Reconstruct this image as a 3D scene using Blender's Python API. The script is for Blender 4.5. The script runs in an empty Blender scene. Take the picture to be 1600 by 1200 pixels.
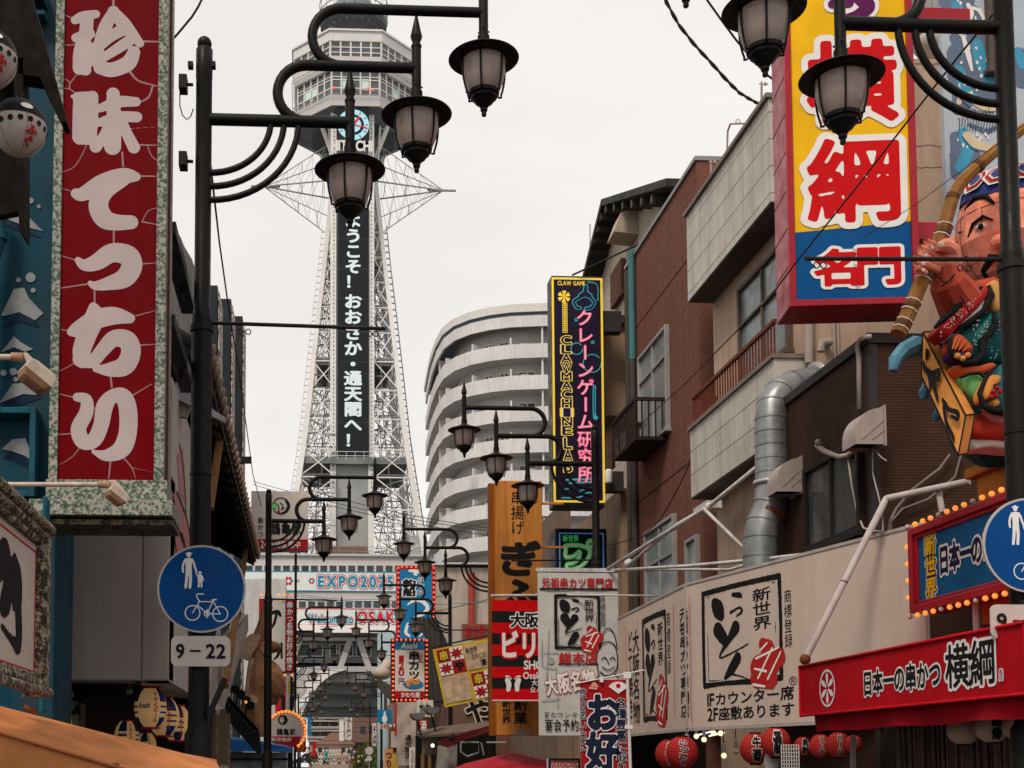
import bpy, math, random
import numpy as np
from mathutils import Vector as V, Matrix
from math import pi, sin, cos, tan, atan, radians
random.seed(7); rng = np.random.RandomState(3)
SC = bpy.context.scene; COL = SC.collection
# ---------------------------------------------------------------- camera (pixels are those of the 1600 x 1200 photograph)
F = 1950.; CX, CY = 575., 1068.; VX, VY = 480., 1195.
EYE = V((0, 0, 1.6))
cam = bpy.data.cameras.new('camera'); co = bpy.data.objects.new('camera', cam); COL.objects.link(co); SC.camera = co
cam.sensor_width = 36; cam.lens = F / 1600 * 36
cam.shift_x = (800 - CX) / 1600; cam.shift_y = (CY - 600) / 1600
pitch = atan((VY - CY) / F); yaw = atan((CX - VX) / F * cos(pitch))
co.location = EYE; co.rotation_euler = (pi / 2 + pitch, 0, -yaw)
cam.clip_start = .05; cam.clip_end = 3000
ROT = Matrix.Rotation(-yaw, 3, 'Z') @ Matrix.Rotation(pi / 2 + pitch, 3, 'X')
# ---------------------------------------------------------------- sky, sun, exposure
SUN_EL, SUN_AZ = 52, 212
w = bpy.data.worlds.new('World'); SC.world = w; w.use_nodes = True
wn = w.node_tree; wn.nodes.clear()
def wnode(t): return wn.nodes.new(t)
sky = wnode('ShaderNodeTexSky'); sky.sky_type = 'NISHITA'; sky.sun_disc = False
sky.sun_elevation = radians(SUN_EL); sky.sun_rotation = radians(SUN_AZ); sky.dust_density = 6; sky.air_density = 1
hs = wnode('ShaderNodeHueSaturation'); hs.inputs['Saturation'].default_value = .12; hs.inputs['Value'].default_value = 1.0
wn.links.new(sky.outputs[0], hs.inputs['Color'])
tc = wnode('ShaderNodeTexCoord'); mp = wnode('ShaderNodeMapping'); mp.inputs['Scale'].default_value = (1.6, 1.6, 4.5)
wn.links.new(tc.outputs['Generated'], mp.inputs[0])
nz = wnode('ShaderNodeTexNoise'); nz.inputs['Scale'].default_value = 1.7; nz.inputs['Detail'].default_value = 5; nz.inputs['Roughness'].default_value = .5
wn.links.new(mp.outputs[0], nz.inputs['Vector'])
cr = wnode('ShaderNodeValToRGB')
cr.color_ramp.elements[0].position = .36; cr.color_ramp.elements[0].color = (9.1, 8.75, 8.45, 1)
cr.color_ramp.elements[1].position = .64; cr.color_ramp.elements[1].color = (10.3, 9.95, 9.65, 1)
wn.links.new(nz.outputs['Fac'], cr.inputs[0])
mx = wnode('ShaderNodeMix'); mx.data_type = 'RGBA'; mx.inputs[0].default_value = .93      # a closed cloud deck over the clear sky
wn.links.new(hs.outputs[0], mx.inputs[6]); wn.links.new(cr.outputs[0], mx.inputs[7])
bg = wnode('ShaderNodeBackground'); bg.inputs[1].default_value = .1
wn.links.new(mx.outputs[2], bg.inputs[0])
wo = wnode('ShaderNodeOutputWorld'); wn.links.new(bg.outputs[0], wo.inputs[0])
sl = bpy.data.lights.new('sun', 'SUN'); sl.energy = 2.4; sl.angle = radians(15); sl.color = (1, .9, .78)
so = bpy.data.objects.new('sun', sl); COL.objects.link(so)
so.rotation_euler = (radians(90 - SUN_EL), 0, radians(180 - SUN_AZ))
SC.view_settings.view_transform = 'Standard'; SC.view_settings.look = 'None'
SC.view_settings.exposure = 0; SC.view_settings.gamma = 1; SC.view_settings.use_curve_mapping = False
# ---------------------------------------------------------------- pixel -> world measuring
def ray(px, py): return ROT @ V(((px - CX) / F, (CY - py) / F, -1))
def at(px, py, Y):
    d = ray(px, py); return EYE + d * (Y / d.y)
class Pn:
    """a plane frame: u right, v up, n towards the viewer of its face"""
    def __init__(s, o, u, v=(0, 0, 1)):
        s.o = V(o); s.u = V(u).normalized(); s.v = V(v).normalized(); s.n = s.u.cross(s.v).normalized()
    def hit(s, px, py):
        d = ray(px, py); return EYE + d * ((s.o - EYE).dot(s.n) / d.dot(s.n))
    def ab(s, px, py):
        q = s.hit(px, py) - s.o; return (q.dot(s.u), q.dot(s.v))
    def w(s, a, b=0, h=0): return s.o + s.u * a + s.v * b + s.n * h
    def box(s, x0, y0, x1, y1):                # from bottom-left pixel and top-right pixel
        a0, b0 = s.ab(x0, y0); a1, b1 = s.ab(x1, y1); return (a0, b0, a1, b1)
def PF(Y): return Pn((0, Y, 0), (1, 0, 0))          # faces the camera
def PR(X): return Pn((X, 0, 0), (0, -1, 0))         # right-hand wall facing the street
def PL(X): return Pn((X, 0, 0), (0, 1, 0))          # left-hand wall facing the street
def PO(A, B): return Pn((A[0], A[1], 0), (B[0] - A[0], B[1] - A[1], 0))
# ---------------------------------------------------------------- mesh builder
class MB:
    def __init__(s): s.v = []; s.f = []; s.m = []; s.k = 0
    def add(s, vs, fs):
        n = len(s.v); s.v += [tuple(q) for q in vs]
        for f in fs: s.f.append([i + n for i in f]); s.m.append(s.k)
        return s
    def box(s, x0, x1, y0, y1, z0, z1):
        x0, x1 = sorted((x0, x1)); y0, y1 = sorted((y0, y1)); z0, z1 = sorted((z0, z1))
        return s.add([(x, y, z) for z in (z0, z1) for y in (y0, y1) for x in (x0, x1)],
                     [(0, 2, 3, 1), (4, 5, 7, 6), (0, 1, 5, 4), (2, 6, 7, 3), (0, 4, 6, 2), (1, 3, 7, 5)])
    def pbox(s, P, a0, b0, a1, b1, h0=0, h1=.02):
        a0, a1 = sorted((a0, a1)); b0, b1 = sorted((b0, b1)); h0, h1 = sorted((h0, h1))
        return s.add([P.w(a, b, h) for h in (h0, h1) for b in (b0, b1) for a in (a0, a1)],
                     [(0, 2, 3, 1), (4, 5, 7, 6), (0, 1, 5, 4), (2, 6, 7, 3), (0, 4, 6, 2), (1, 3, 7, 5)])
    def frame(s, P, a0, b0, a1, b1, t, h0=0, h1=.03):
        s.pbox(P, a0, b0, a0 + t, b1, h0, h1); s.pbox(P, a1 - t, b0, a1, b1, h0, h1)
        s.pbox(P, a0 + t, b0, a1 - t, b0 + t, h0, h1); s.pbox(P, a0 + t, b1 - t, a1 - t, b1, h0, h1); return s
    def prism(s, P, pts, h0=0, h1=.02):
        n = len(pts)
        ar = sum(pts[i][0] * pts[(i + 1) % n][1] - pts[(i + 1) % n][0] * pts[i][1] for i in range(n))
        if ar < 0: pts = pts[::-1]
        vs = [P.w(a, b, h0) for a, b in pts] + [P.w(a, b, h1) for a, b in pts]
        return s.add(vs, [list(range(n))[::-1], list(range(n, 2 * n))] + [(i, (i + 1) % n, n + (i + 1) % n, n + i) for i in range(n)])
    def slab(s, q, d):                         # polygon q (world) thickened by vector d
        n = len(q); d = V(d)
        return s.add([V(p) for p in q] + [V(p) + d for p in q],
                     [list(range(n))[::-1], list(range(n, 2 * n))] + [(i, (i + 1) % n, n + (i + 1) % n, n + i) for i in range(n)])
    def tube(s, pts, r, n=8, cap=True, sq=False):
        pts = [V(p) for p in pts]; m = len(pts)
        rs = r if isinstance(r, (list, tuple)) else [r] * m
        vs = []; pu = None
        for i, p in enumerate(pts):
            t = (pts[min(i + 1, m - 1)] - pts[max(i - 1, 0)]).normalized()
            if pu is None:
                pu = t.cross(V((0, 1, 0)) if abs(t.y) < .9 else V((1, 0, 0))).normalized()
            else:
                pu = (pu - t * pu.dot(t)).normalized()
            pw = t.cross(pu)
            for k in range(n):
                a = 2 * pi * (k + (.5 if n == 4 else 0)) / n
                vs.append(p + (pu * cos(a) + pw * sin(a)) * rs[i])
        fs = [(i * n + k, i * n + (k + 1) % n, (i + 1) * n + (k + 1) % n, (i + 1) * n + k) for i in range(m - 1) for k in range(n)]
        if cap: fs += [list(range(n))[::-1], list(range((m - 1) * n, m * n))]
        return s.add(vs, fs)
    def lathe(s, c, prof, n=20, cap=True):
        c = V(c); m = len(prof)
        vs = [c + V((r * cos(2 * pi * k / n), r * sin(2 * pi * k / n), z)) for r, z in prof for k in range(n)]
        fs = [(i * n + k, i * n + (k + 1) % n, (i + 1) * n + (k + 1) % n, (i + 1) * n + k) for i in range(m - 1) for k in range(n)]
        if cap: fs += [list(range(n))[::-1], list(range((m - 1) * n, m * n))]
        return s.add(vs, fs)
    def ball(s, c, r, n=12, m=8, sx=1, sy=1, sz=1, rot=None):
        c = V(c); vs = []
        for i in range(m + 1):
            t = pi * i / m
            for k in range(n):
                q = V((r * sx * sin(t) * cos(2 * pi * k / n), r * sy * sin(t) * sin(2 * pi * k / n), r * sz * cos(t)))
                vs.append(c + (rot @ q if rot else q))
        fs = [(i * n + k, (i + 1) * n + k, (i + 1) * n + (k + 1) % n, i * n + (k + 1) % n) for i in range(m) for k in range(n)]
        return s.add(vs, fs)
    def disc(s, P, a, b, r, h0=0, h1=.01, n=32):
        return s.prism(P, [(a + r * cos(2 * pi * k / n), b + r * sin(2 * pi * k / n)) for k in range(n)], h0, h1)
def arc(P, a, b, r, t0, t1, n=16, h=0, rb=None):
    rb = r if rb is None else rb
    return [P.w(a + r * cos(radians(t0 + (t1 - t0) * i / n)), b + rb * sin(radians(t0 + (t1 - t0) * i / n)), h) for i in range(n + 1)]
# ---------------------------------------------------------------- things and parts
def setp(o, label=None, cat=None, group=None, kind=None):
    if label: o['label'] = label
    if cat: o['category'] = cat
    if group: o['group'] = group
    if kind: o['kind'] = kind
    return o
def T(name, label, cat, loc=(0, 0, 0), group=None):
    o = bpy.data.objects.new(name, None); COL.objects.link(o); o.location = loc; o.empty_display_size = .1
    return setp(o, label, cat, group)
def root_of(o):
    l = V((0, 0, 0))
    while o: l = l + o.location; o = o.parent
    return l
def part(name, mb, mats, parent=None, smooth=False, bev=0, label=None):
    me = bpy.data.meshes.new(name)
    off = root_of(parent) if parent else V((0, 0, 0))
    me.from_pydata([(q[0] - off.x, q[1] - off.y, q[2] - off.z) for q in mb.v], [], mb.f)
    for m in (mats if isinstance(mats, (list, tuple)) else [mats]): me.materials.append(m)
    me.polygons.foreach_set('material_index', mb.m)
    me.validate(); me.update()
    if smooth:
        try: me.shade_smooth()
        except Exception: me.polygons.foreach_set('use_smooth', [True] * len(me.polygons))
        if smooth is not True: me.set_sharp_from_angle(angle=radians(smooth))
    o = bpy.data.objects.new(name, me); COL.objects.link(o)
    if parent: o.parent = parent
    if label: o['label'] = label
    if bev:
        b = o.modifiers.new('bevel', 'BEVEL'); b.width = bev; b.segments = 2; b.limit_method = 'ANGLE'; b.angle_limit = radians(40)
    return o
def S(name, mb, mats, label, cat, group=None, smooth=False, bev=0): return setp(part(name, mb, mats, None, smooth, bev), label, cat, group)
def st(name, mb, m, smooth=False): return setp(part(name, mb, m, None, smooth), kind='structure')
def dup(o, loc=None, parent=None):
    c = o.copy(); COL.objects.link(c); c.parent = parent
    if loc is not None: c.location = loc
    for ch in list(o.children): dup(ch, None, c)
    return c
# ---------------------------------------------------------------- materials
def lin(h):
    if not isinstance(h, str): return tuple(h)
    h = h.lstrip('#'); c = [int(h[i:i + 2], 16) / 255 for i in (0, 2, 4)]
    return tuple(x / 12.92 if x <= .04045 else ((x + .055) / 1.055) ** 2.4 for x in c)
MATS = {}
def mat(name, col, rough=.6, metal=0, var=.12, scale=3., bump=0, pat=None, p=1., q=1., col2=None, emit=0, streak=0, spec=.09, trans=0, ax='yz', hue=0):
    if name in MATS: return MATS[name]
    col = lin(col); m = bpy.data.materials.new(name); m.use_nodes = True; nt = m.node_tree; L = nt.links.new
    bs = nt.nodes['Principled BSDF']; bs.inputs['Roughness'].default_value = rough; bs.inputs['Metallic'].default_value = metal
    bs.inputs['Specular IOR Level'].default_value = spec
    def N(t, **k):
        n = nt.nodes.new(t)
        for a, b in k.items(): setattr(n, a, b)
        return n
    def math_(op, a, b=None):
        n = N('ShaderNodeMath', operation=op)
        for i, x in enumerate((a, b)):
            if x is None: continue
            if isinstance(x, (int, float)): n.inputs[i].default_value = x
            else: L(x, n.inputs[i])
        return n.outputs[0]
    def mix(f, a, b, bt='MIX'):
        n = N('ShaderNodeMix', data_type='RGBA', blend_type=bt)
        for i, x in ((0, f), (6, a), (7, b)):
            if isinstance(x, (int, float)): n.inputs[i].default_value = x
            elif isinstance(x, tuple): n.inputs[i].default_value = (*x, 1)
            else: L(x, n.inputs[i])
        return n.outputs[2]
    def rng_(x, a, b, c, d):
        n = N('ShaderNodeMapRange'); L(x, n.inputs[0])
        for i, y in enumerate((a, b, c, d)): n.inputs[i + 1].default_value = y
        return n.outputs[0]
    geo = N('ShaderNodeNewGeometry'); pos = geo.outputs['Position']
    def noise(sc, det=5, vec=None, ro=.55):
        n = N('ShaderNodeTexNoise'); n.inputs['Scale'].default_value = sc; n.inputs['Detail'].default_value = det; n.inputs['Roughness'].default_value = ro
        L(vec or pos, n.inputs['Vector']); return n.outputs['Fac']
    def scaled(v):
        n = N('ShaderNodeVectorMath', operation='MULTIPLY'); L(pos, n.inputs[0]); n.inputs[1].default_value = v; return n.outputs[0]
    sep = N('ShaderNodeSeparateXYZ'); L(pos, sep.inputs[0]); X, Y, Z = sep.outputs
    c = None; hgt = None
    if pat == 'speckle':
        f = rng_(noise(p, 6, ro=.7), .46, .54, 0, 1); c = mix(f, col, lin(col2)); hgt = f
    elif pat == 'wood':
        wv = noise(p, 4, scaled((6, 6, .35) if q == 1 else (6, .35, 6)))
        f = rng_(wv, .3, .7, 0, 1); c = mix(f, col, lin(col2)); hgt = f
    elif pat == 'siding':                      # horizontal boards, pitch p
        fr = math_('FRACT', math_('DIVIDE', Z, p)); g = rng_(fr, 0, .1 * q, 1, 0)
        fn = rng_(noise(30, 3, scaled((.3, .3, 3))), .35, .65, .85, 1.1)
        bc = mix(1., (col), fn, 'MULTIPLY'); c = mix(g, bc, lin(col2)); hgt = math_('SUBTRACT', 1, g)
    elif pat == 'vsiding':
        src = Y if ax == 'yz' else X
        fr = math_('FRACT', math_('DIVIDE', src, p)); g = rng_(fr, 0, .1 * q, 1, 0)
        c = mix(g, col, lin(col2)); hgt = math_('SUBTRACT', 1, g)
    elif pat == 'tile':                        # grid p wide, q high
        a = Y if ax == 'yz' else X
        f1 = math_('FRACT', math_('DIVIDE', a, p)); f2 = math_('FRACT', math_('DIVIDE', Z, q))
        g = math_('MAXIMUM', rng_(f1, 0, .035, 1, 0), rng_(f2, 0, .05, 1, 0))
        c = mix(g, col, lin(col2)); 
        hgt = math_('ADD', math_('MULTIPLY', math_('SUBTRACT', 1, g), .6), math_('MULTIPLY', math_('ABSOLUTE', math_('SUBTRACT', f1, math_('MULTIPLY', f2, .9))), .7))
    elif pat == 'brick':
        cmb = N('ShaderNodeCombineXYZ'); L(Y if ax == 'yz' else X, cmb.inputs[0]); L(Z, cmb.inputs[1])
        b = N('ShaderNodeTexBrick'); L(cmb.outputs[0], b.inputs['Vector']); b.inputs['Scale'].default_value = p
        b.inputs['Color1'].default_value = (*col, 1); b.inputs['Color2'].default_value = (*[x * .8 for x in col], 1)
        b.inputs['Mortar'].default_value = (*lin(col2), 1); b.inputs['Mortar Size'].default_value = .02; c = b.outputs['Color']; hgt = b.outputs['Fac']
    elif pat == 'folds':                       # cloth: soft creases
        hgt = noise(p, 3, scaled((1, 1, q)))
    elif pat == 'ridge':                       # fine horizontal ribs (paper lanterns, corrugated sheets)
        hgt = math_('SINE', math_('MULTIPLY', Z if ax == 'z' else (Y if ax == 'yz' else X), 2 * pi / p))
    if c is None: c = mix(0., col, col)
    if var:
        f = rng_(noise(scale, 6), .3, .7, 1 - var, 1 + var)
        c = mix(1., c, f, 'MULTIPLY')
        rr = rng_(noise(scale * 2.3, 4), .3, .7, max(.04, rough - .12), min(1, rough + .12)); L(rr, bs.inputs['Roughness'])
    if streak:
        f = rng_(noise(2.6, 6, scaled((2.2, 2.2, .22)), .62), .46, .74, 0, streak)
        c = mix(f, c, (.05, .042, .036))
    L(c, bs.inputs['Base Color'])
    if bump:
        b = N('ShaderNodeBump'); b.inputs['Strength'].default_value = min(1, bump); b.inputs['Distance'].default_value = .01 * max(1, bump)
        if hgt is None: hgt = noise(scale * 12, 5)
        L(hgt, b.inputs['Height']); L(b.outputs[0], bs.inputs['Normal'])
    if emit:
        L(c, bs.inputs['Emission Color']); bs.inputs['Emission Strength'].default_value = emit
    if trans:
        tr = N('ShaderNodeBsdfTranslucent'); L(c, tr.inputs[0]); mxs = N('ShaderNodeMixShader'); mxs.inputs[0].default_value = trans
        L(bs.outputs[0], mxs.inputs[1]); L(tr.outputs[0], mxs.inputs[2]); L(mxs.outputs[0], nt.nodes['Material Output'].inputs[0])
    MATS[name] = m; return m
# ---------------------------------------------------------------- lettering: signed-distance outlines turned into sheets
_tc = bpy.data.curves.new('type', 'FONT'); _to = bpy.data.objects.new('type', _tc); COL.objects.link(_to)
_GC = {}
def glyph_field(ch, n):
    """distance field of one glyph of the built-in font on a grid of n cells per em, plus its ink bounds"""
    if (ch, n) in _GC: return _GC[ch, n]
    _tc.body = ch; dg = bpy.context.evaluated_depsgraph_get(); dg.update()
    ev = _to.evaluated_get(dg); me = bpy.data.meshes.new_from_object(ev)
    vs = np.array([q.co[:2] for q in me.vertices]) if len(me.vertices) else np.zeros((0, 2))
    cnt = {}
    for pl in me.polygons:
        vv = list(pl.vertices)
        for i in range(len(vv)):
            e = tuple(sorted((vv[i], vv[(i + 1) % len(vv)]))); cnt[e] = cnt.get(e, 0) + 1
    seg = np.array([(*vs[a], *vs[b]) for (a, b), k in cnt.items() if k == 1]) if len(vs) else np.zeros((0, 4))
    bpy.data.meshes.remove(me)
    xs = np.arange(-.3, 1.3001, 1 / n); ys = np.arange(-.4, 1.2001, 1 / n)
    gx, gy = np.meshgrid(xs, ys); px = gx.ravel()[:, None]; py = gy.ravel()[:, None]
    d2 = np.full(gx.size, 9.); ins = np.zeros(gx.size, bool)
    for k in range(0, len(seg), 60):
        ax, ay, bx, by = [seg[k:k + 60, i][None] for i in range(4)]
        dx, dy = bx - ax, by - ay; ll = dx * dx + dy * dy + 1e-12
        t = np.clip(((px - ax) * dx + (py - ay) * dy) / ll, 0, 1)
        d2 = np.minimum(d2, ((px - ax - t * dx) ** 2 + (py - ay - t * dy) ** 2).min(1))
        cr_ = ((ay > py) != (by > py)) & (px < (bx - ax) * (py - ay) / (by - ay + 1e-15) + ax)
        ins ^= (cr_.sum(1) % 2).astype(bool)
    d = np.sqrt(d2) * np.where(ins, -1, 1)
    r = (d.reshape(gx.shape), xs, ys, (vs.min(0), vs.max(0)) if len(vs) else ((0, 0), (.4, .5)))
    _GC[ch, n] = r; return r
def blur(f, k):
    for _ in range(k):
        g = np.pad(f, 1, mode='edge')
        f = (g[1:-1, 1:-1] * 4 + g[:-2, 1:-1] * 2 + g[2:, 1:-1] * 2 + g[1:-1, :-2] * 2 + g[1:-1, 2:] * 2 + g[:-2, :-2] + g[2:, 2:] + g[:-2, 2:] + g[2:, :-2]) / 16
    return f
def contour(f, xs, ys):
    """marching squares of f<0 -> 2D verts and faces"""
    f = np.where(f == 0, 1e-9, f); ins = f < 0; vs = []; fs = []
    k = ins[:-1, :-1].astype(int) + ins[:-1, 1:] + ins[1:, 1:] + ins[1:, :-1]
    H, W = k.shape
    for j in np.nonzero(k.max(1) > 0)[0]:
        i = 0; row = k[j]
        while i < W:
            if row[i] == 4:
                e = i
                while e + 1 < W and row[e + 1] == 4: e += 1
                n = len(vs); vs += [(xs[i], ys[j]), (xs[e + 1], ys[j]), (xs[e + 1], ys[j + 1]), (xs[i], ys[j + 1])]; fs.append((n, n + 1, n + 2, n + 3)); i = e + 1; continue
            if row[i]:
                cs = [(i, j), (i + 1, j), (i + 1, j + 1), (i, j + 1)]; poly = []
                for a in range(4):
                    (x0, y0), (x1, y1) = cs[a], cs[(a + 1) % 4]; f0, f1 = f[y0, x0], f[y1, x1]
                    if f0 < 0: poly.append((xs[x0], ys[y0]))
                    if (f0 < 0) != (f1 < 0):
                        t = f0 / (f0 - f1); poly.append((xs[x0] + (xs[x1] - xs[x0]) * t, ys[y0] + (ys[y1] - ys[y0]) * t))
                if len(poly) > 2:
                    n = len(vs); vs += poly; fs.append(tuple(range(n, n + len(poly))))
            i += 1
    return vs, fs
ROTV = set('ー〜-–—')
SMALL = set('っゃゅょッャュョぁぃぅぇぉ')
def text(P, s, bx, m, parent, wt=.02, vert=False, h=.004, out=None, n=None, sm=1, name='lettering', rough=0, gap=1., fit=False, slant=0, rot=0):
    """lay string s in plane box (a0,b0,a1,b1); out=(material, width) adds an outline sheet under it; several outs may be stacked"""
    a0, b0, a1, b1 = bx; chars = [c for c in s]
    W, Hh = a1 - a0, b1 - b0
    if n is None: n = 40 if len(chars) > 4 else 56
    lay = [(m, wt, h, name)]
    if out:
        for k, (om, ow) in enumerate(out if isinstance(out, list) else [out]):
            lay.append((om, ow, h - .0015 * (k + 1), 'letter_outline'))
    cells = []
    if vert:
        ch = Hh / len(chars)
        for i, c in enumerate(chars): cells.append((c, a0, b1 - (i + 1) * ch, W, ch))
    else:
        adv = []
        for c in chars:
            if ord(c) < 0x300 and c != ' ':
                lo, hi = glyph_field(c, n)[3]; adv.append(hi[0] - lo[0] + .1 * gap)
            elif c == ' ': adv.append(.4)
            else: adv.append(1.)
        tot = sum(adv); x = a0
        for c, ad in zip(chars, adv): cells.append((c, x, b0, W * ad / tot, Hh)); x += W * ad / tot
    res = []
    for mt, ww, hh, nm in lay:
        mb = MB()
        for (c, x, y, cw, chh) in cells:
            if c in ' 　': continue
            f, xs, ys, (lo, hi) = glyph_field(c, n)
            latin = ord(c) < 0x300
            g = f - ww
            if sm: g = blur(f, sm) - ww
            if rough: g = g + (blur(rng.rand(*f.shape), 1) - .5) * rough
            vs, fs = contour(g, xs, ys)
            if latin: ex0, ex1, ey0, ey1 = lo[0] - .05 * gap, hi[0] + .05 * gap, -.02, .72
            elif fit: ex0, ex1, ey0, ey1 = lo[0] - .03, hi[0] + .03, lo[1] - .03, hi[1] + .03
            else: ex0, ex1, ey0, ey1 = 0, 1, -.12, .88
            o = []
            for (gx, gy) in vs:
                t1 = (gx - ex0) / (ex1 - ex0); t2 = (gy - ey0) / (ey1 - ey0)
                if vert and c in ROTV: t1, t2 = t2, 1 - t1
                if vert and c in SMALL: t1, t2 = t1 + .12, t2 + .12
                u_, v_ = x + t1 * cw + slant * (t2 - .5) * chh, y + t2 * chh
                if rot:
                    ca, cb = (a0 + a1) / 2, (b0 + b1) / 2; du, dv = u_ - ca, v_ - cb
                    u_, v_ = ca + du * cos(rot) - dv * sin(rot), cb + du * sin(rot) + dv * cos(rot)
                o.append(P.w(u_, v_, hh))
            mb.add(o, fs)
        res.append(part(nm, mb, mt, parent))
    return res
def strokes(P, sts, m, parent, px=True, h=.004, name='lettering', n=150, rough=0, sm=0, grow=0, map=None):
    """brush strokes: each a list of (x, y, r); px: photo pixels on plane P, else plane units (or unit square through map=(a0,b0,a1,b1))"""
    Q = []
    for s_ in sts:
        pts = []
        for (x, y, r) in s_:
            if map:
                pts.append((map[0] + x * (map[2] - map[0]), map[1] + y * (map[3] - map[1]), r * (map[3] - map[1])))
            elif px:
                a, b = P.ab(x, y); a2, b2 = P.ab(x + 1, y - 1)
                pts.append((a, b, r * math.sqrt(abs((a2 - a) * (b2 - b)))))
            else: pts.append((x, y, r))
        Q.append(pts)
    al = np.array([q for s_ in Q for q in s_]); mr = al[:, 2].max() + abs(grow)
    x0, x1, y0, y1 = al[:, 0].min() - mr * 1.5, al[:, 0].max() + mr * 1.5, al[:, 1].min() - mr * 1.5, al[:, 1].max() + mr * 1.5
    cell = max(x1 - x0, y1 - y0) / n; xs = np.arange(x0, x1 + cell, cell); ys = np.arange(y0, y1 + cell, cell)
    gx, gy = np.meshgrid(xs, ys); f = np.full(gx.shape, 9.)
    for s_ in Q:
        if len(s_) == 1: s_ = s_ * 2
        # smooth the polyline
        pts = []
        for i in range(len(s_) - 1):
            p0 = s_[max(i - 1, 0)]; p1 = s_[i]; p2 = s_[i + 1]; p3 = s_[min(i + 2, len(s_) - 1)]
            for k in range(6):
                t = k / 6
                pts.append(tuple(.5 * (2 * p1[j] + (p2[j] - p0[j]) * t + (2 * p0[j] - 5 * p1[j] + 4 * p2[j] - p3[j]) * t * t + (3 * p1[j] - p0[j] - 3 * p2[j] + p3[j]) * t ** 3) for j in range(3)))
        pts.append(s_[-1])
        for (ax, ay, ar), (bx, by, br) in zip(pts[:-1], pts[1:]):
            dx, dy = bx - ax, by - ay; ll = dx * dx + dy * dy + 1e-12
            t = np.clip(((gx - ax) * dx + (gy - ay) * dy) / ll, 0, 1)
            f = np.minimum(f, np.hypot(gx - ax - t * dx, gy - ay - t * dy) - (ar + (br - ar) * t))
    f = f - grow
    if rough: f = f + (blur(rng.rand(*f.shape), 1) - .5) * rough * mr
    if sm: f = blur(f, sm)
    vs, fs = contour(f, xs, ys); mb = MB(); mb.add([P.w(a, b, h) for a, b in vs], fs)
    return part(name, mb, m, parent)
class Drum:
    """surface of a lathe body, for painting lettering on a lantern: a = arc length, b = height"""
    def __init__(s, c, R, rad, ang): s.c = V(c); s.R = R; s.rad = rad; s.ang = ang
    def w(s, a, b, h=0):
        r = s.rad(b) + h; t = s.ang + a / s.R; return s.c + V((r * cos(t), r * sin(t), b))
def xf(mb, M):
    mb.v = [tuple(M @ V(q)) for q in mb.v]; return mb
# ---------------------------------------------------------------- the palette
BLACK = mat('black_paint', (.0085, .007, .006), .46, var=.2, scale=6, bump=.04, spec=.13)
IRON = mat('dark_iron', (.02, .018, .017), .5, var=.2)
WHITE = mat('white_paint', (.72, .7, .67), .5, var=.06, streak=.12)
SIGNW = mat('sign_white', (.75, .72, .69), .5, var=.05)
INK = mat('ink', (.012, .011, .012), .6, var=.1)
RED = mat('sign_red', (.46, .012, .018), .4, var=.08)
GLASSD = mat('dark_glass', (.03, .035, .04), .08, var=.25, scale=2, spec=.8)
GREYF = mat('grey_frame', (.32, .31, .3), .45, .3, var=.1)
AMBER = mat('lit_bulb', (1, .33, .06), .3, var=.0, emit=.75)
DIMB = mat('unlit_bulb', (.55, .45, .4), .2, var=.1)
REDB = mat('red_bulb', (1, .13, .05), .3, var=0, emit=.8)
WIRE = mat('cable_black', (.02, .02, .021), .6, var=.1)
DARKIN = mat('dark_interior', (.009, .007, .006), .8, var=.3)  # near-black, the shade of deep interiors put into the colour
# ================================================================ the setting
ASPH = mat('asphalt', (.05, .05, .05), .9, var=.25, scale=1.5, bump=.3)
st('road', MB().box(-400, 400, -60, 900, -.4, 0), ASPH)
st('pavement', MB().box(-1.1, -.55, -4, 130, .002, .12), mat('kerb_concrete', (.25, .24, .23), .85, var=.15))
st('pavement', MB().box(3.95, 4.75, -4, 130, .002, .12), MATS['kerb_concrete'])
# ================================================================ observation tower
TY = 153.; TX = at(552, 700, TY).x
K = TY / F
TWH = mat('tower_white', (.68, .66, .64), .5, var=.08, scale=.6)
TGR = mat('tower_grey', (.3, .31, .31), .6, var=.12, scale=.4, pat='vsiding', p=1.0, q=.6, col2=(.2, .2, .2), ax='xz')
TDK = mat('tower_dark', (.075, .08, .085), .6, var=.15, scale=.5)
TPL = mat('tower_cladding', (.6, .57, .54), .55, var=.06, scale=.5)
tw = T('observation_tower', 'tall white lattice steel tower with octagonal observation deck, clock and dark vertical display', 'tower', (TX, TY, 0))
def tz(py, Y=TY): return at(552, py, Y).z
hwt = [(-20, 16), (255, 31), (345, 41), (430, 50), (512, 60), (600, 70), (700, 81), (765, 91), (830, 101), (905, 114), (1195, 150)]
def hw(py): return float(np.interp(py, [a for a, b in hwt], [b for a, b in hwt])) * K * .94
LV = [905, 865, 815, 765, 722, 675, 630, 585, 540, 500, 460, 420, 380, 345, 305, 268]
for sx in (-1, 1):
    for sy in (-1, 1):
        part('leg', MB().tube([(TX + sx * hw(p), TY + sy * hw(p), tz(p)) for p in [1195] + LV], [.46] * 8 + [.38] * 9, 4), TWH, tw)
br = MB(); br2 = MB()
def bar(a, b, r=.085): (br if r > .075 else br2).tube([a, b], r, 4, cap=False)
SHX = 2.35
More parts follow.
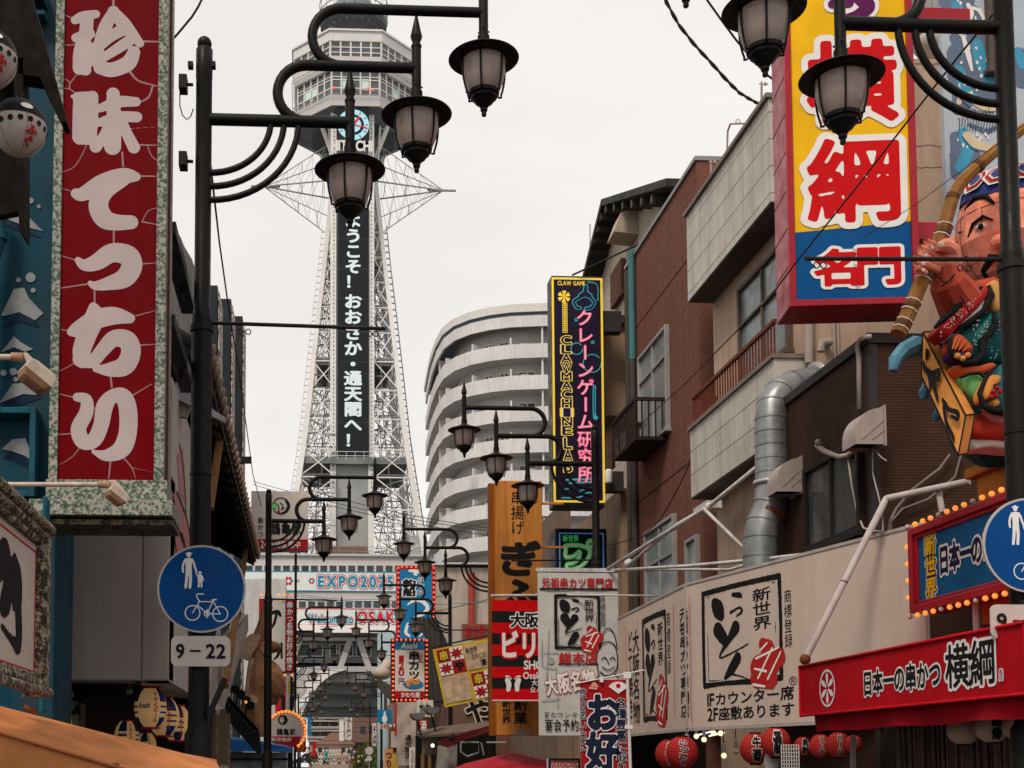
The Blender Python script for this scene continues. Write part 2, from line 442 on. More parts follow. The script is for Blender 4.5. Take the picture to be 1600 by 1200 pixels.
for i in range(len(LV) - 1):
    p0, p1 = LV[i], LV[i + 1]; z0, z1 = tz(p0), tz(p1); w0, w1 = hw(p0), hw(p1); zm = (z0 + z1) / 2; wm = (w0 + w1) / 2
    for s in (-1, 1):
        for t in (-1, 1):
            sh0, sh1 = min(SHX, w0 * .8), min(SHX, w1 * .8)
            # front and back faces
            bar((TX + s * w0, TY + t * w0, z0), (TX + s * sh0, TY + t * w0, z0), .11)
            bar((TX + s * w0, TY + t * w0, z0), (TX + s * sh1, TY + t * w1, z1))
            bar((TX + s * sh0, TY + t * w0, z0), (TX + s * w1, TY + t * w1, z1))
            bar((TX + s * wm, TY + t * wm, zm), (TX + s * sh0, TY + t * wm, zm), .06)
            # side faces
            bar((TX + s * w0, TY + t * w0, z0), (TX + s * w0, TY + t * .2, z0), .11)
            bar((TX + s * w0, TY + t * w0, z0), (TX + s * w1, TY + t * .2, z1))
            bar((TX + s * w0, TY + t * .2, z0), (TX + s * w1, TY + t * w1, z1))
            # horizontal plan bracing and inner struts
            bar((TX + s * w0, TY + t * w0, z0), (TX + s * sh0, TY + t * .6, z0), .08)
            bar((TX + s * wm, TY + t * wm, zm), (TX + s * SHX * .8, TY + t * 1.2, z1), .06)
            bar((TX + s * w0 * .6, TY + t * w0, z0), (TX + s * w1 * .62, TY + t * w1, z1), .05)
        bar((TX + s * w0, TY, z0), (TX + s * w1, TY, z1), .12)
for i in range(len(LV) - 1):
    p0, p1 = LV[i], LV[i + 1]; z0, z1 = tz(p0), tz(p1); w0, w1 = hw(p0), hw(p1)
    for s in (-1, 1):
        for q in range(4):
            f0, f1 = .35 + q * .17, .35 + (q + 1) * .17
            for yy in (-.5, .4):
                bar((TX + s * w0 * f0, TY + yy * w0, z0), (TX + s * w1 * f1, TY + yy * w1, z1), .05)
                bar((TX + s * w0 * f1, TY + yy * w0, z0), (TX + s * w1 * f0, TY + yy * w1, z1), .05)
        bar((TX + s * w0 * .65, TY + .9 * w0, z0), (TX + s * w1 * .65, TY + .9 * w1, z1), .07)
        bar((TX + s * w0 * .65, TY - .3 * w0, z0), (TX + s * w1 * .65, TY - .3 * w1, z1), .07)
        bar((TX + s * w0, TY - w0 + .2, z0 + .35), (TX + s * SHX, TY - w0 + .2, z0 + .35), .07)
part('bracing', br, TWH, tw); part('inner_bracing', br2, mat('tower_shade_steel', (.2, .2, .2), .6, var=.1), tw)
# outward neon frames that run up the flanks
for s in (-1, 1):
    nf = MB()
    for t in (-1, 1):
        pts = [(TX + s * (hw(p) + .75), TY - 3.2 + t * .12 - hw(p) * .6 + 2, tz(p)) for p in range(880, 340, -30)]
        pts2 = [(q[0] - s * .5, q[1], q[2]) for q in pts]
        nf.tube(pts, .07, 4); nf.tube(pts2, .06, 4)
        for k in range(len(pts) - 1):
            for f in (0, .33, .66):
                nf.tube([V(pts[k]).lerp(V(pts[k + 1]), f), V(pts2[k]).lerp(V(pts2[k + 1]), f)], .045, 4)
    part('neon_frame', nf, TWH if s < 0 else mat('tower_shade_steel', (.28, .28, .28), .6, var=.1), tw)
# lift shaft, its perforated columns and the display
SF = 147.2; Bt0 = at(552, 868, 141.).z
part('lift_shaft', MB().box(TX - 2.3, TX + 2.3, SF + .25, TY + 3, Bt0, tz(165)), TGR, tw)
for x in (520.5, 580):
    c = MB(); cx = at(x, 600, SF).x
    z0, z1 = tz(866, SF - 6), tz(166, SF)
    c.box(cx - .36, cx + .36, SF - .1, SF + .22, z0, z1)
    part('shaft_column', c, TWH, tw)
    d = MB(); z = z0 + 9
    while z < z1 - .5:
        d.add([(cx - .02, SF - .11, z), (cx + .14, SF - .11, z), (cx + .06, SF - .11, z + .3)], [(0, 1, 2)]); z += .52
    part('perforation_shade', d, TDK, tw)  # flat dark triangles painted on in place of shaded holes
pd = PF(SF - .35); bx = pd.box(528, 716, 576.5, 325)
DISP = mat('display_black', (.018, .02, .024), .35, var=.1, scale=.5)
part('display_panel', MB().pbox(pd, *bx, -.5, 0), DISP, tw)
DL = mat('display_letter', (.62, .72, .74), .5, var=.0, emit=.12)
text(pd, 'ようこそ！', pd.box(538, 452, 566, 333), DL, tw, wt=.035, vert=True, h=.05, n=36)
text(pd, 'おおさか・', pd.box(537, 581, 566, 459), DL, tw, wt=.035, vert=True, h=.05, n=36)
text(pd, '通天閣へ！', pd.box(537, 700, 566, 579), DL, tw, wt=.035, vert=True, h=.05, n=36)
jn = MB()
for y in (373, 420, 467, 518, 565, 612, 660): b = pd.ab(540, y)[1]; jn.pbox(pd, bx[0], b - .02, bx[2], b + .02, -.001, .004)
part('panel_joint', jn, TDK, tw)
# platforms inside the frame
for p, k in ((738, .99), (583, .9), (425, .85)):
    wv = hw(p) * k; z = tz(p)
    pl = MB().box(TX - wv, TX + wv, TY - wv, TY + wv, z, z + .35)
    for q in range(9): pl.box(TX - wv, TX + wv, TY - wv + q * wv / 4 - .05, TY - wv + q * wv / 4 + .05, z - .5, z)
    part('platform', pl, mat('platform_grey', (.17, .18, .18), .7, var=.2, scale=.5), tw)
    rl = MB()
    for a in (.5, 1.0):
        rl.tube([(TX - wv, TY - wv, z + a), (TX + wv, TY - wv, z + a), (TX + wv, TY + wv, z + a), (TX - wv, TY + wv, z + a), (TX - wv, TY - wv, z + a)], .04, 4)
    for q in range(13): rl.tube([(TX - wv + q * wv / 6, TY - wv, z), (TX - wv + q * wv / 6, TY - wv, z + 1)], .03, 4)
    part('platform_railing', rl, TWH, tw)
# spars reaching out to either side
for s in (-1, 1):
    sp = MB(); L0 = 143 * K
    tip = V((TX + s * L0, TY - 1.5, tz(303))); zt, zc, zb = tz(238), tz(297), tz(352)
    for t in (-1, 1):
        y = TY + t * 2.6; w0 = 2.6
        rt, rc, rb = V((TX + s * w0, y, zt)), V((TX + s * w0, y, zc)), V((TX + s * 3.4, y, zb))
        for a in (rt, rc, rb):
            sp.tube([a, tip], .1 if a is rc else .06, 5)
        prev = None
        for f in (.12, .3, .48, .66, .82):
            q = [a.lerp(tip, f) for a in (rt, rc, rb)]
            sp.tube([q[0], q[1]], .028, 4); sp.tube([q[1], q[2]], .028, 4)
            if prev: sp.tube([prev[0], q[1]], .03, 4); sp.tube([prev[2], q[1]], .03, 4)
            prev = q
    for f in (.15, .45):
        for a in ((2.6, zt), (2.6, zc), (3.4, zb)):
            sp.tube([V((TX + s * a[0], TY - 2.6, a[1])).lerp(tip, f), V((TX + s * a[0], TY + 2.6, a[1])).lerp(tip, f)], .05, 4)
    sp.tube([tip - V((s * 2, 0, 0)), tip + V((s * 1.6, 0, 0))], .16, 6)
    part('spar', sp, mat('spar_steel', (.3, .3, .3), .55, var=.1, scale=.6), tw)
rg = MB().box(TX - 3, TX + 3, TY - 3, TY + 3, tz(300), tz(292)); part('spar_platform', rg, MATS['platform_grey'], tw)
# flared struts under the deck
fl = MB()
for sx in (-1, 1):
    for sy in (-1, 1):
        a = V((TX + sx * 2.6, TY + sy * 2.6, tz(262))); b = V((TX + sx * 5.3, TY + sy * 4.6, tz(185)))
        fl.tube([a, b], .3, 6); fl.tube([a + V((sx * .3, 0, -1)), b + V((-sx * 2, 0, -.4))], .16, 5)
        c = V((TX + sx * 1.2, TY + sy * 2.6, tz(215)))
        fl.tube([c, b], .1, 4); fl.tube([c, a.lerp(b, .5)], .1, 4)
part('flared_strut', fl, TWH, tw)
# octagonal deck
FY = TY - 7.6
def fz(p): return at(552, p, FY).z
def octa(mb, z0, r0, z1, r1, y=TY):
    vs = []
    for r, z in ((r0, z0), (r1, z1)):
        R = r / cos(pi / 8)
        vs += [(TX + R * cos(pi / 8 + k * pi / 4), y + R * sin(pi / 8 + k * pi / 4), z) for k in range(8)]
    return mb.add(vs, [(k, (k + 1) % 8, 8 + (k + 1) % 8, 8 + k) for k in range(8)] + [list(range(8))[::-1], list(range(8, 16))])
up = MB(); octa(up, fz(64), 7.6, fz(48), 7.6); octa(up, fz(49), 7.78, fz(46), 7.78); octa(up, fz(106), 7.35, fz(88), 7.62); octa(up, fz(161), 7.0, fz(146), 7.3)
part('deck_wall', up, mat('deck_panel', (.6, .58, .56), .5, var=.05, scale=.3, pat='vsiding', p=1.45, q=.25, col2=(.4, .38, .37), ax='xz'), tw)
gl = MB(); octa(gl, fz(88), 7.42, fz(64), 7.42); octa(gl, fz(146), 7.0, fz(106), 7.0)
part('deck_window', gl, mat('deck_glass', (.05, .06, .065), .1, var=.5, scale=.5, spec=.8), tw)
ml = MB()
def octbars(z0, z1, r, nb, hz):
    for k in range(8):
        th = k * pi / 4; n = V((cos(th), sin(th), 0)); u = V((-sin(th), cos(th), 0)); hwd = r * tan(pi / 8)
        P = Pn(V((TX, TY, 0)) + n * r, u)
        for i in range(nb + 1):
            a = -hwd + 2 * hwd * i / nb; ml.pbox(P, a - .1, z0, a + .1, z1, -.05, .1)
        for f in hz: z = z0 + (z1 - z0) * f; ml.pbox(P, -hwd, z - .06, hwd, z + .06, -.05, .08)
octbars(fz(88), fz(64), 7.42, 5, (0, .28, .62, 1)); octbars(fz(146), fz(106), 7.0, 5, (0, .3, .62, .74, 1))
part('deck_mullion', ml, TPL, tw)
bl = MB(); rl = MB(); k8 = {0: (1, 3), 1: (1, 2), 7: (2,), 6: (1, 3), 5: (1, 2)}
for k, ps in k8.items():
    th = k * pi / 4; n = V((cos(th), sin(th), 0)); u = V((-sin(th), cos(th), 0)); hwd = 7. * tan(pi / 8); P = Pn(V((TX, TY, 0)) + n * 7., u)
    for q in ps: a = -hwd + 2 * hwd * q / 5; bl.pbox(P, a + .15, fz(136), a + 2 * hwd / 5 - .15, fz(119), .01, .03)
part('blind', bl, mat('blind_green', (.5, .68, .62), .6, var=.05), tw)
for px, py in ((523, 137), (553, 139), (575, 138), (582, 141)):
    q = at(px, py, TY - 7.1); rl.ball(q, .13, 8, 6)
part('warning_light', rl, mat('red_lamp', (1, .05, .03), .3, var=0, emit=1.5), tw)
rr = MB()
for r, p in ((7.75, 103), (7.75, 98), (7.5, 146), (7.5, 140)):
    R = r / cos(pi / 8); rr.tube([(TX + R * cos(pi / 8 + k * pi / 4), TY + R * sin(pi / 8 + k * pi / 4), fz(p)) for k in range(9)], .045, 4)
part('deck_railing', rr, mat('spar_steel', '#999'), tw)
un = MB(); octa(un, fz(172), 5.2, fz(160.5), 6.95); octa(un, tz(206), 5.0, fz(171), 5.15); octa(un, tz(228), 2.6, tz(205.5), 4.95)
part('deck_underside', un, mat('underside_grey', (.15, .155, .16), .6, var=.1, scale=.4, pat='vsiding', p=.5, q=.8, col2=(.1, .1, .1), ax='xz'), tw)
# crown: ring walk, glass drum, cylinder
rw = MB(); zr = tz(38); RC = 55 * K
for z, r in ((zr, RC * .97), (zr + 1.1, RC), (zr + 2.4, RC)):
    rw.tube([(TX + r * cos(2 * pi * k / 40), TY + r * sin(2 * pi * k / 40), z) for k in range(41)], .06, 4)
for k in range(20):
    c, s_ = cos(2 * pi * k / 20), sin(2 * pi * k / 20)
    rw.tube([(TX + RC * c, TY + RC * s_, zr), (TX + RC * c, TY + RC * s_, zr + 2.4)], .045, 4)
    rw.tube([(TX + 3 * c, TY + 3 * s_, zr - 1), (TX + RC * c, TY + RC * s_, zr + .4)], .13, 4)
part('ring_walk', rw, mat('ring_steel', (.16, .18, .18), .5, var=.1), tw)
part('glass_floor', MB().lathe((TX, TY, 0), [(3, zr - .3), (RC, zr - .02), (RC, zr + .06), (3, zr - .2)], 40), mat('green_glass', (.32, .4, .38), .15, var=.1), tw)
part('crown_base', MB().lathe((TX, TY, 0), [(4.2, tz(48)), (4.0, zr + .4)], 32), TDK, tw)
part('crown_drum', MB().lathe((TX, TY, 0), [(2.65, zr + .4), (2.65, tz(14))], 32), mat('drum_glass', (.22, .27, .26), .2, var=.15), tw)
part('crown_cylinder', MB().lathe((TX, TY, 0), [(2.2, tz(14)), (2.2, tz(-45)), (1.2, tz(-90)), (.3, tz(-100)), (.2, tz(-190))], 32), mat('crown_ribs', (.55, .54, .53), .5, pat='ridge', p=.35, ax='xz', bump=1, var=.05), tw)
# clock and maker's letters
pc = PF(146.2)
part('clock_board', MB().pbox(pc, *pc.box(526, 222, 577, 167), -1.2, 0), DISP, tw)
ca, cb = pc.ab(552, 195); CR = 25.5 * 146 / F
ck = part('clock_face', MB().disc(pc, ca, cb, CR, 0, .04, 48), mat('clock_blue', (.35, .68, .75), .4, var=0, emit=.18), tw)
part('clock_ring', MB().disc(pc, ca, cb, CR * .68, .04, .05, 40), mat('clock_black', (.02, .02, .03), .5, var=0), ck)
part('clock_centre', MB().disc(pc, ca, cb, CR * .5, .05, .06, 40), MATS['clock_blue'], ck)
tk = MB()
for k in range(12):
    th = k * pi / 6; P2 = Pn(pc.w(ca, cb), pc.u * cos(th) + pc.v * sin(th), -pc.u * sin(th) + pc.v * cos(th)); tk.pbox(P2, -.07, CR * .78, .07, CR * .93, .04, .07)
part('hour_mark', tk, mat('clock_mark', (.5, .03, .3), .5, var=0), ck)
for nm, th, ln, wd in (('hour_hand', -38, .66, .13), ('minute_hand', -104, .93, .07)):
    t = radians(th); P2 = Pn(pc.w(ca, cb), pc.u * cos(t) + pc.v * sin(t), -pc.u * sin(t) + pc.v * cos(t))
    part(nm, MB().pbox(P2, -wd, -.2, wd, CR * ln, .08, .12), mat('clock_red', (.7, .03, .03), .5, var=0), ck)
text(pc, 'HITACHI', pc.box(517, 237, 582, 222), TWH, tw, wt=.035, h=.35, n=40)
# base hall: facade, windows, arch
BY = 141.
pb = PF(BY); B0, Bt = pb.ab(372, 868); B1 = pb.ab(742, 868)[0]
hall = MB()
zf = pb.ab(500, 988)[1]                    # underside of the front fascia
hall.box(B0, B1, BY, BY + 24, zf, Bt)
part('base_hall', hall, mat('hall_panel', (.55, .52, .5), .5, var=.06, scale=.3, pat='tile', p=1.05, q=1.6, col2=(.42, .4, .39), ax='xz'), tw)
part('roof_edge', MB().box(B0 - .3, B1 + .3, BY - .3, BY + 24.3, Bt + .003, Bt + .25), mat('roof_pale', (.5, .5, .49), .5, var=.05), tw)
dr = MB()
for k in range(17): x = at(384 + k * 21, 900, BY).x; dr.tube([(x, BY - .1, Bt), (x, BY - .1, Bt + 1.1)], .03, 4)
for h in (.6, 1.1): dr.tube([(B0, BY - .1, Bt + h), (B1, BY - .1, Bt + h)], .03, 4)
part('roof_railing', dr, GREYF, tw)
HGL = mat('hall_glass', (.07, .075, .075), .15, var=.4, scale=.6)
for (ya, yb, xa, xb) in ((894, 884, 384, 640), (950, 940, 467, 640)):
    n = 17 if ya < 900 else 11; stp = 14.55
    for k in range(n):
        x = (xa if ya < 900 else xa) + k * stp; b = pb.box(x, ya, x + 11, yb); wo_ = part('hall_window', MB().frame(pb, b[0] - .12, b[1] - .12, b[2] + .12, b[3] + .12, .12, .001, .09), TPL, tw); part('pane', MB().pbox(pb, *b, .001, .04), HGL, wo_)
part('white_fascia', MB().pbox(pb, B0, zf - .05, B1, pb.ab(500, 977)[1], .002, .3), mat('fascia_white', (.85, .82, .79), .5, var=.04), tw)
# rooftop clutter behind the parapet
rc = MB().box(at(505, 860, BY + 4).x, at(575, 860, BY + 4).x, BY + 4, BY + 8, Bt, Bt + 1.9)
part('roof_screen', rc, mat('timber_screen', (.16, .1, .075), .7, pat='siding', p=.3, col2=(.07, .045, .035)), tw)
rc = MB()
for (xa, xb, h, d) in ((405, 440, 1.6, 3), (445, 470, 2.4, 5), (640, 665, 3.2, 4), (668, 690, 2.2, 3), (612, 634, 2.0, 6)):
    rc.box(at(xa, 860, BY + d).x, at(xb, 860, BY + d).x, BY + d, BY + d + 2, Bt, Bt + h)
part('roof_plant', rc, mat('plant_grey', (.36, .37, .37), .6, var=.2, scale=.8, pat='siding', p=.35, col2=(.2, .2, .2)), tw)
# banner strips on the hall
CY_ = mat('sign_cyan', (.03, .25, .4), .5, var=.04); PAN = mat('strip_white', (.7, .76, .74), .5, var=.04)
EM = mat('emblem_red', (.6, .03, .05), .5, var=.05)
ex = T('banner_sign', 'long white strip across the tower base reading EXPO 2025 in blue letters edged red', 'sign', pb.w(pb.ab(500, 905)[0], pb.ab(500, 905)[1], .1))
b = pb.box(380, 922, 700, 896); part('panel', MB().pbox(pb, *b, .05, .12), PAN, ex)
e = MB(); e.pbox(pb, b[0], b[1] - .12, b[2], b[1], .05, .14); e.pbox(pb, b[0], b[3], b[2], b[3] + .12, .05, .14); part('edge_line', e, CY_, ex)
text(pb, 'EXPO2025', pb.box(495, 917.5, 616, 901), CY_, ex, wt=.05, h=.145, n=40, out=[(SIGNW, .1), (EM, .155)], gap=2.6)
em = MB(); ec = MB()
for x, r in ((410, 4), (451, 7), (466, 2.5), (487, 5), (432, 4)):
    a, c = pb.ab(x, 908); rm = r * BY / F
    for k in range(6): (em if k % 3 else ec).disc(pb, a + rm * .7 * cos(k * pi / 3), c + rm * .7 * sin(k * pi / 3), rm * .36, .121, .135, 10)
part('emblem', em, EM, ex); part('emblem_blue', ec, CY_, ex)
we = T('banner_sign', 'white strip under the hall windows reading Welcome to OSAKA with red edges', 'sign', pb.w(pb.ab(540, 965)[0], pb.ab(540, 965)[1], .1))
b = pb.box(455, 976, 640, 953); part('panel', MB().pbox(pb, *b, .05, .12), PAN, we)
e = MB(); e.pbox(pb, b[0], b[1] - .1, b[2], b[1], .05, .14); e.pbox(pb, b[0], b[3], b[2], b[3] + .1, .05, .14); part('edge_line', e, EM, we)
text(pb, 'Welcome to', pb.box(481, 974, 552, 961), CY_, we, wt=.05, h=.145, n=40, out=[(SIGNW, .1), (EM, .15)], gap=1.6)
text(pb, 'OSAKA', pb.box(557, 973, 634, 956), EM, we, wt=.05, h=.145, n=40, out=[(SIGNW, .1), (CY_, .15)], gap=1.8)
# underside: trusses, beam, arch
CON = mat('arch_concrete', (.42, .41, .4), .7, var=.1, scale=.4)
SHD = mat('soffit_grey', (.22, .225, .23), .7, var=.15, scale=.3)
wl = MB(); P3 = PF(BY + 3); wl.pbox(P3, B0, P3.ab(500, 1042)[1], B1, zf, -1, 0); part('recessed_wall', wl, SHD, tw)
for (xa, xb) in ((463, 505), (515, 527), (530, 552), (556, 580), (592, 612), (640, 700)):
    b = P3.box(xa, 1026, xb, 1006); wo_ = part('recess_window', MB().frame(P3, *b, .12, .001, .08), TPL, tw); part('pane', MB().pbox(P3, b[0] + .12, b[1] + .12, b[2] - .12, b[3] - .12, .001, .03), HGL, wo_)
tr = MB()
P4 = PF(BY + 1.2)
for (x0, y0, x1, y1) in ((532, 1042, 548, 996), (576, 1042, 560, 996), (452, 1042, 470, 996), (648, 1042, 632, 996), (668, 1042, 690, 996)):
    a, b = P4.ab(x0, y0); c, d = P4.ab(x1, y1)
    tr.prism(P4, [(a - .35, b), (a + .35, b), (c + .35, d), (c - .35, d)], -.6, 0)
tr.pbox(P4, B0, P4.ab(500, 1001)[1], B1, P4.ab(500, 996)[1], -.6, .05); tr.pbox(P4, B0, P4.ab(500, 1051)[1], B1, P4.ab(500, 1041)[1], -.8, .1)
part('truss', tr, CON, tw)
# arch spandrels front (curved opening) as extruded outlines
def arch(P, d, xs_l, m, nm):
    for pts in xs_l:
        mb = MB(); mb.prism(P, [P.ab(*q) for q in pts], -d, 0); part(nm, mb, m, tw)
arch(PF(BY + .6), 2.2, [[(372, 1046), (541, 1046), (520, 1053), (500, 1068), (484, 1090), (472, 1115), (464, 1150), (462, 1194), (372, 1194)],
                        [(742, 1046), (572, 1046), (583, 1053), (594, 1068), (602, 1090), (608, 1115), (612, 1150), (613, 1194), (742, 1194)]], CON, 'arch_pier')
arch(PF(BY + .45), .12, [[(541, 1046), (520, 1053), (500, 1068), (484, 1090), (472, 1115), (466, 1140), (446, 1140), (456, 1110), (468, 1082), (484, 1060), (502, 1047)]], mat('arch_rim', (.72, .7, .67), .6, var=.08), 'arch_rim')
cl = MB()
for k, (pa, pbm) in enumerate(((1056, 1066), (1074, 1084), (1096, 1104), (1112, 1118))):
    Yk = BY + 3 + k * 6; P5 = PF(Yk); cl.pbox(P5, P5.ab(455, 1000)[0], P5.ab(500, pbm)[1], P5.ab(640, 1000)[0], P5.ab(500, pa)[1] + 1.5, -5.9, 0)
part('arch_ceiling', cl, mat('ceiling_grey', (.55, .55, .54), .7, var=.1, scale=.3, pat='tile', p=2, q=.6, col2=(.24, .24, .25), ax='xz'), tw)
# ================================================================ rounded apartment tower
APW = mat('apartment_white', (.6, .58, .57), .7, var=.1, scale=.3, streak=.22, pat='vsiding', p=.9, q=.4, col2=(.5, .48, .47), ax='xz')
APD = mat('apartment_recess', (.46, .43, .41), .75, var=.1, scale=.3)
plan = [(44, 111.3), (34, 111.3), (25, 111.4), (21.5, 111.6), (18.6, 112.1), (16.8, 112.9), (15.2, 114.1), (13.9, 115.9), (13.1, 118.4), (12.8, 122), (12.75, 127), (12.9, 132), (13.1, 137)]
pv = [V((a, b, 0)) for a, b in plan]
def offs(d):
    o = []
    for i, p in enumerate(pv):
        t = (pv[min(i + 1, len(pv) - 1)] - pv[max(i - 1, 0)]).normalized(); n = V((-t.y, t.x, 0))
        if n.dot(V((30, 130, 0)) - p) < 0: n = -n
        o.append(p + n * d)
    return o
ap = T('apartment_tower', 'white rounded apartment tower with stacked curved balconies behind the street lamps', 'apartment block', (28, 125, 0))
def strip(mb, d0, d1, z0, z1):
    a, b = offs(d0), offs(d1); n = len(a)
    vs = [(q.x, q.y, z) for z in (z0, z1) for q in a] + [(q.x, q.y, z) for z in (z0, z1) for q in b]
    fs = []
    for i in range(n - 1):
        fs += [(i, i + 1, n + i + 1, n + i), (2 * n + i, 3 * n + i, 3 * n + i + 1, 2 * n + i + 1), (i, 2 * n + i, 2 * n + i + 1, i + 1), (n + i, n + i + 1, 3 * n + i + 1, 3 * n + i)]
    fs += [(0, n, 3 * n, 2 * n), (n - 1, 3 * n - 1, 4 * n - 1, 2 * n - 1)]
    return mb.add(vs, fs)
HT = at(800, 476, 112).z; inner = offs(1.7)
core = MB(); n = len(inner); core.add([(q.x, q.y, z) for z in (0, HT - 1.4) for q in inner] + [(50, 150, 0), (50, 150, HT - 1.4)],
         [(i, i + 1, n + i + 1, n + i) for i in range(n - 1)])
part('wall', core, APD, ap)
rf = MB(); strip(rf, -.15, 9, HT - .75, HT); part('roof', rf, mat('roof_cap', (.6, .58, .55), .6, var=.05), ap)
rs = MB(); strip(rs, .05, 9, HT - 1.05, HT - .76); part('roof_stripe', rs, mat('slate_stripe', (.1, .12, .15), .5, var=.1), ap)
fas = MB(); strip(fas, 0, .2, HT - 2.1, HT - 1.06); part('top_fascia', fas, APW, ap)
fin = MB(); WL = []
ac = offs(1.66)
for k in range(13):
    zt = HT - 2.1 - 1.62 - k * 2.95
    b_ = MB(); strip(b_, 0, .18, zt - 1.32, zt); strip(b_, .18, 1.7, zt - 1.32, zt - 1.1)
    part('balcony', b_, APW, ap)
    for i in range(n - 1):
        p, q = ac[i], ac[i + 1]
        L = (q - p).length; m_ = max(1, int(L / 2.6))
        P = PO(q, p) if True else None
        for j in range(m_):
            if (i * 3 + j + k) % 5 == 4: continue
            a0_ = L * (j + .2) / m_; a1_ = L * (j + .8) / m_
            P = Pn(p.lerp(q, 0), q - p) if False else Pn(p, (q - p))
            s = 1 if P.n.dot(EYE - p) > 0 else -1
            WL.append((P, a0_, zt - 1.05, a1_, zt + .85, s))
    for i in (0, 1, 2, 3, 4, 6, 8, 9, 10, 11):
        a, c = offs(.22)[i], offs(1.66)[i]; t = V((-(c - a).y, (c - a).x, 0)).normalized() * .08
        fin.add([(x.x, x.y, z) for z in (zt - 1.0, zt + (1.62 if i % 2 else .7)) for x in (a - t, a + t, c + t, c - t)], [(0, 3, 2, 1), (4, 5, 6, 7), (0, 1, 5, 4), (1, 2, 6, 5), (2, 3, 7, 6), (3, 0, 4, 7)])
FGL = mat('flat_glass', (.1, .105, .105), .12, var=.5, scale=.5); rest = MB()
for k, (P, a0_, b0_, a1_, b1_, s) in enumerate(WL):
    if k < 99:
        wo_ = part('window', MB().frame(P, a0_, b0_, a1_, b1_, .09, 0, s * .08).pbox(P, (a0_ + a1_) / 2 - .05, b0_ + .09, (a0_ + a1_) / 2 + .05, b1_ - .09, 0, s * .07), TPL, ap)
        part('pane', MB().pbox(P, a0_ + .09, b0_ + .09, a1_ - .09, b1_ - .09, 0, s * .03), FGL, wo_)
    else: rest.pbox(P, a0_, b0_, a1_, b1_, 0, s * .03)
if rest.v: setp(part('window', rest, FGL, ap), kind='stuff')
au = MB(); random.seed(11)
for k in range(9):
    for j in (3, 5, 7, 8):
        if random.random() < .55:
            q = ac[j].lerp(ac[j + 1], random.uniform(.2, .8)) ; z = HT - 2.1 - 1.62 - k * 2.95 - 1.08; t = (q - V((30, 130, 0))).normalized(); q = q + t * .5; au.box(q.x - .4, q.x + .4, q.y - .2, q.y + .2, z, z + 1.5)
part('balcony_cabinet', au, mat('cabinet_pale', (.5, .49, .47), .6, var=.15), ap); part('partition', fin, APW, ap)
q = at(719, 690, 111.8); dsh = MB().lathe((0, 0, 0), [(.02, 0), (.35, .08), (.5, .2), (.48, .2), (.33, .1)], 20)
xf(dsh, Matrix.Translation(q) @ Matrix.Rotation(radians(70), 4, 'X')); dsh.tube([q, q + V((0, .3, -1))], .04, 6)
S('satellite_dish', dsh, SIGNW, 'small white satellite dish on a balcony of the rounded apartment tower', 'satellite dish', smooth=40)
# ================================================================ street lamps
LGL = mat('lamp_glass', (.62, .5, .45), .16, var=.05, scale=8, trans=.6, spec=.9)
UND = mat('lamp_hat', (.013, .009, .008), .5, var=.3, scale=10, spec=.15)
def lantern(parent, x, z, nm='lantern'):
    """one lantern; z = height of its hat rim"""
    c = V((x, 0, z)); off = root_of(parent); c = c + off
    h = MB().lathe(c, [(.03, .10), (.036, .095), (.07, .07), (.15, .03), (.236, .004), (.243, -.004), (.236, -.006), (.16, .012), (.05, .02)], 36)
    hat = part(nm, h, UND, parent, smooth=35)
    g = MB().lathe(c, [(.148, -.012), (.15, -.05), (.146, -.11), (.134, -.17), (.112, -.225), (.1, -.245)], 30, cap=False)
    part('glass', g, LGL, hat, smooth=True)
    b = MB().lathe(c, [(.1, -.235), (.108, -.24), (.104, -.262), (.09, -.268), (.088, -.285), (.068, -.3), (.062, -.315), (.04, -.33), (.03, -.345), (.024, -.35)], 24)
    b.ball(c + V((0, 0, -.362)), .026, 12, 8); b.lathe(c, [(.014, -.41), (.018, -.4), (.014, -.37)], 10)
    part('finial', b, BLACK, hat, smooth=35)
    k = MB(); 
    for i in range(6):
        t = 2 * pi * i / 6 + .25; e = V((cos(t), sin(t), 0))
        pr = [(.155, .0), (.158, -.06), (.155, -.12), (.148, -.17), (.137, -.215), (.128, -.243), (.13, -.258), (.108, -.262)]
        k.tube([c + e * r + V((0, 0, q)) for r, q in pr], .0075, 6)
    k.tube([c + V((.155 * cos(2 * pi * j / 28), .155 * sin(2 * pi * j / 28), -.012)) for j in range(29)], .008, 6)
    part('cage', k, BLACK, hat, smooth=True)
    s = MB().lathe(c, [(.042, .085), (.042, .16), (.033, .165), (.033, .47), (.037, .475), (.037, .49), (.027, .5), (.027, .512), (.041, .548), (.041, .558), (.034, .585), (.002, .735)], 14)
    for t in (.3, 2.4, 4.5): s.ball(c + V((.04 * cos(t), .04 * sin(t), .2)), .007, 6, 4)
    part('stem', s, BLACK, hat, smooth=35)
ARM = [5.985, 6.385, 6.795]; TIPX = [.995, 1.452, 1.918]
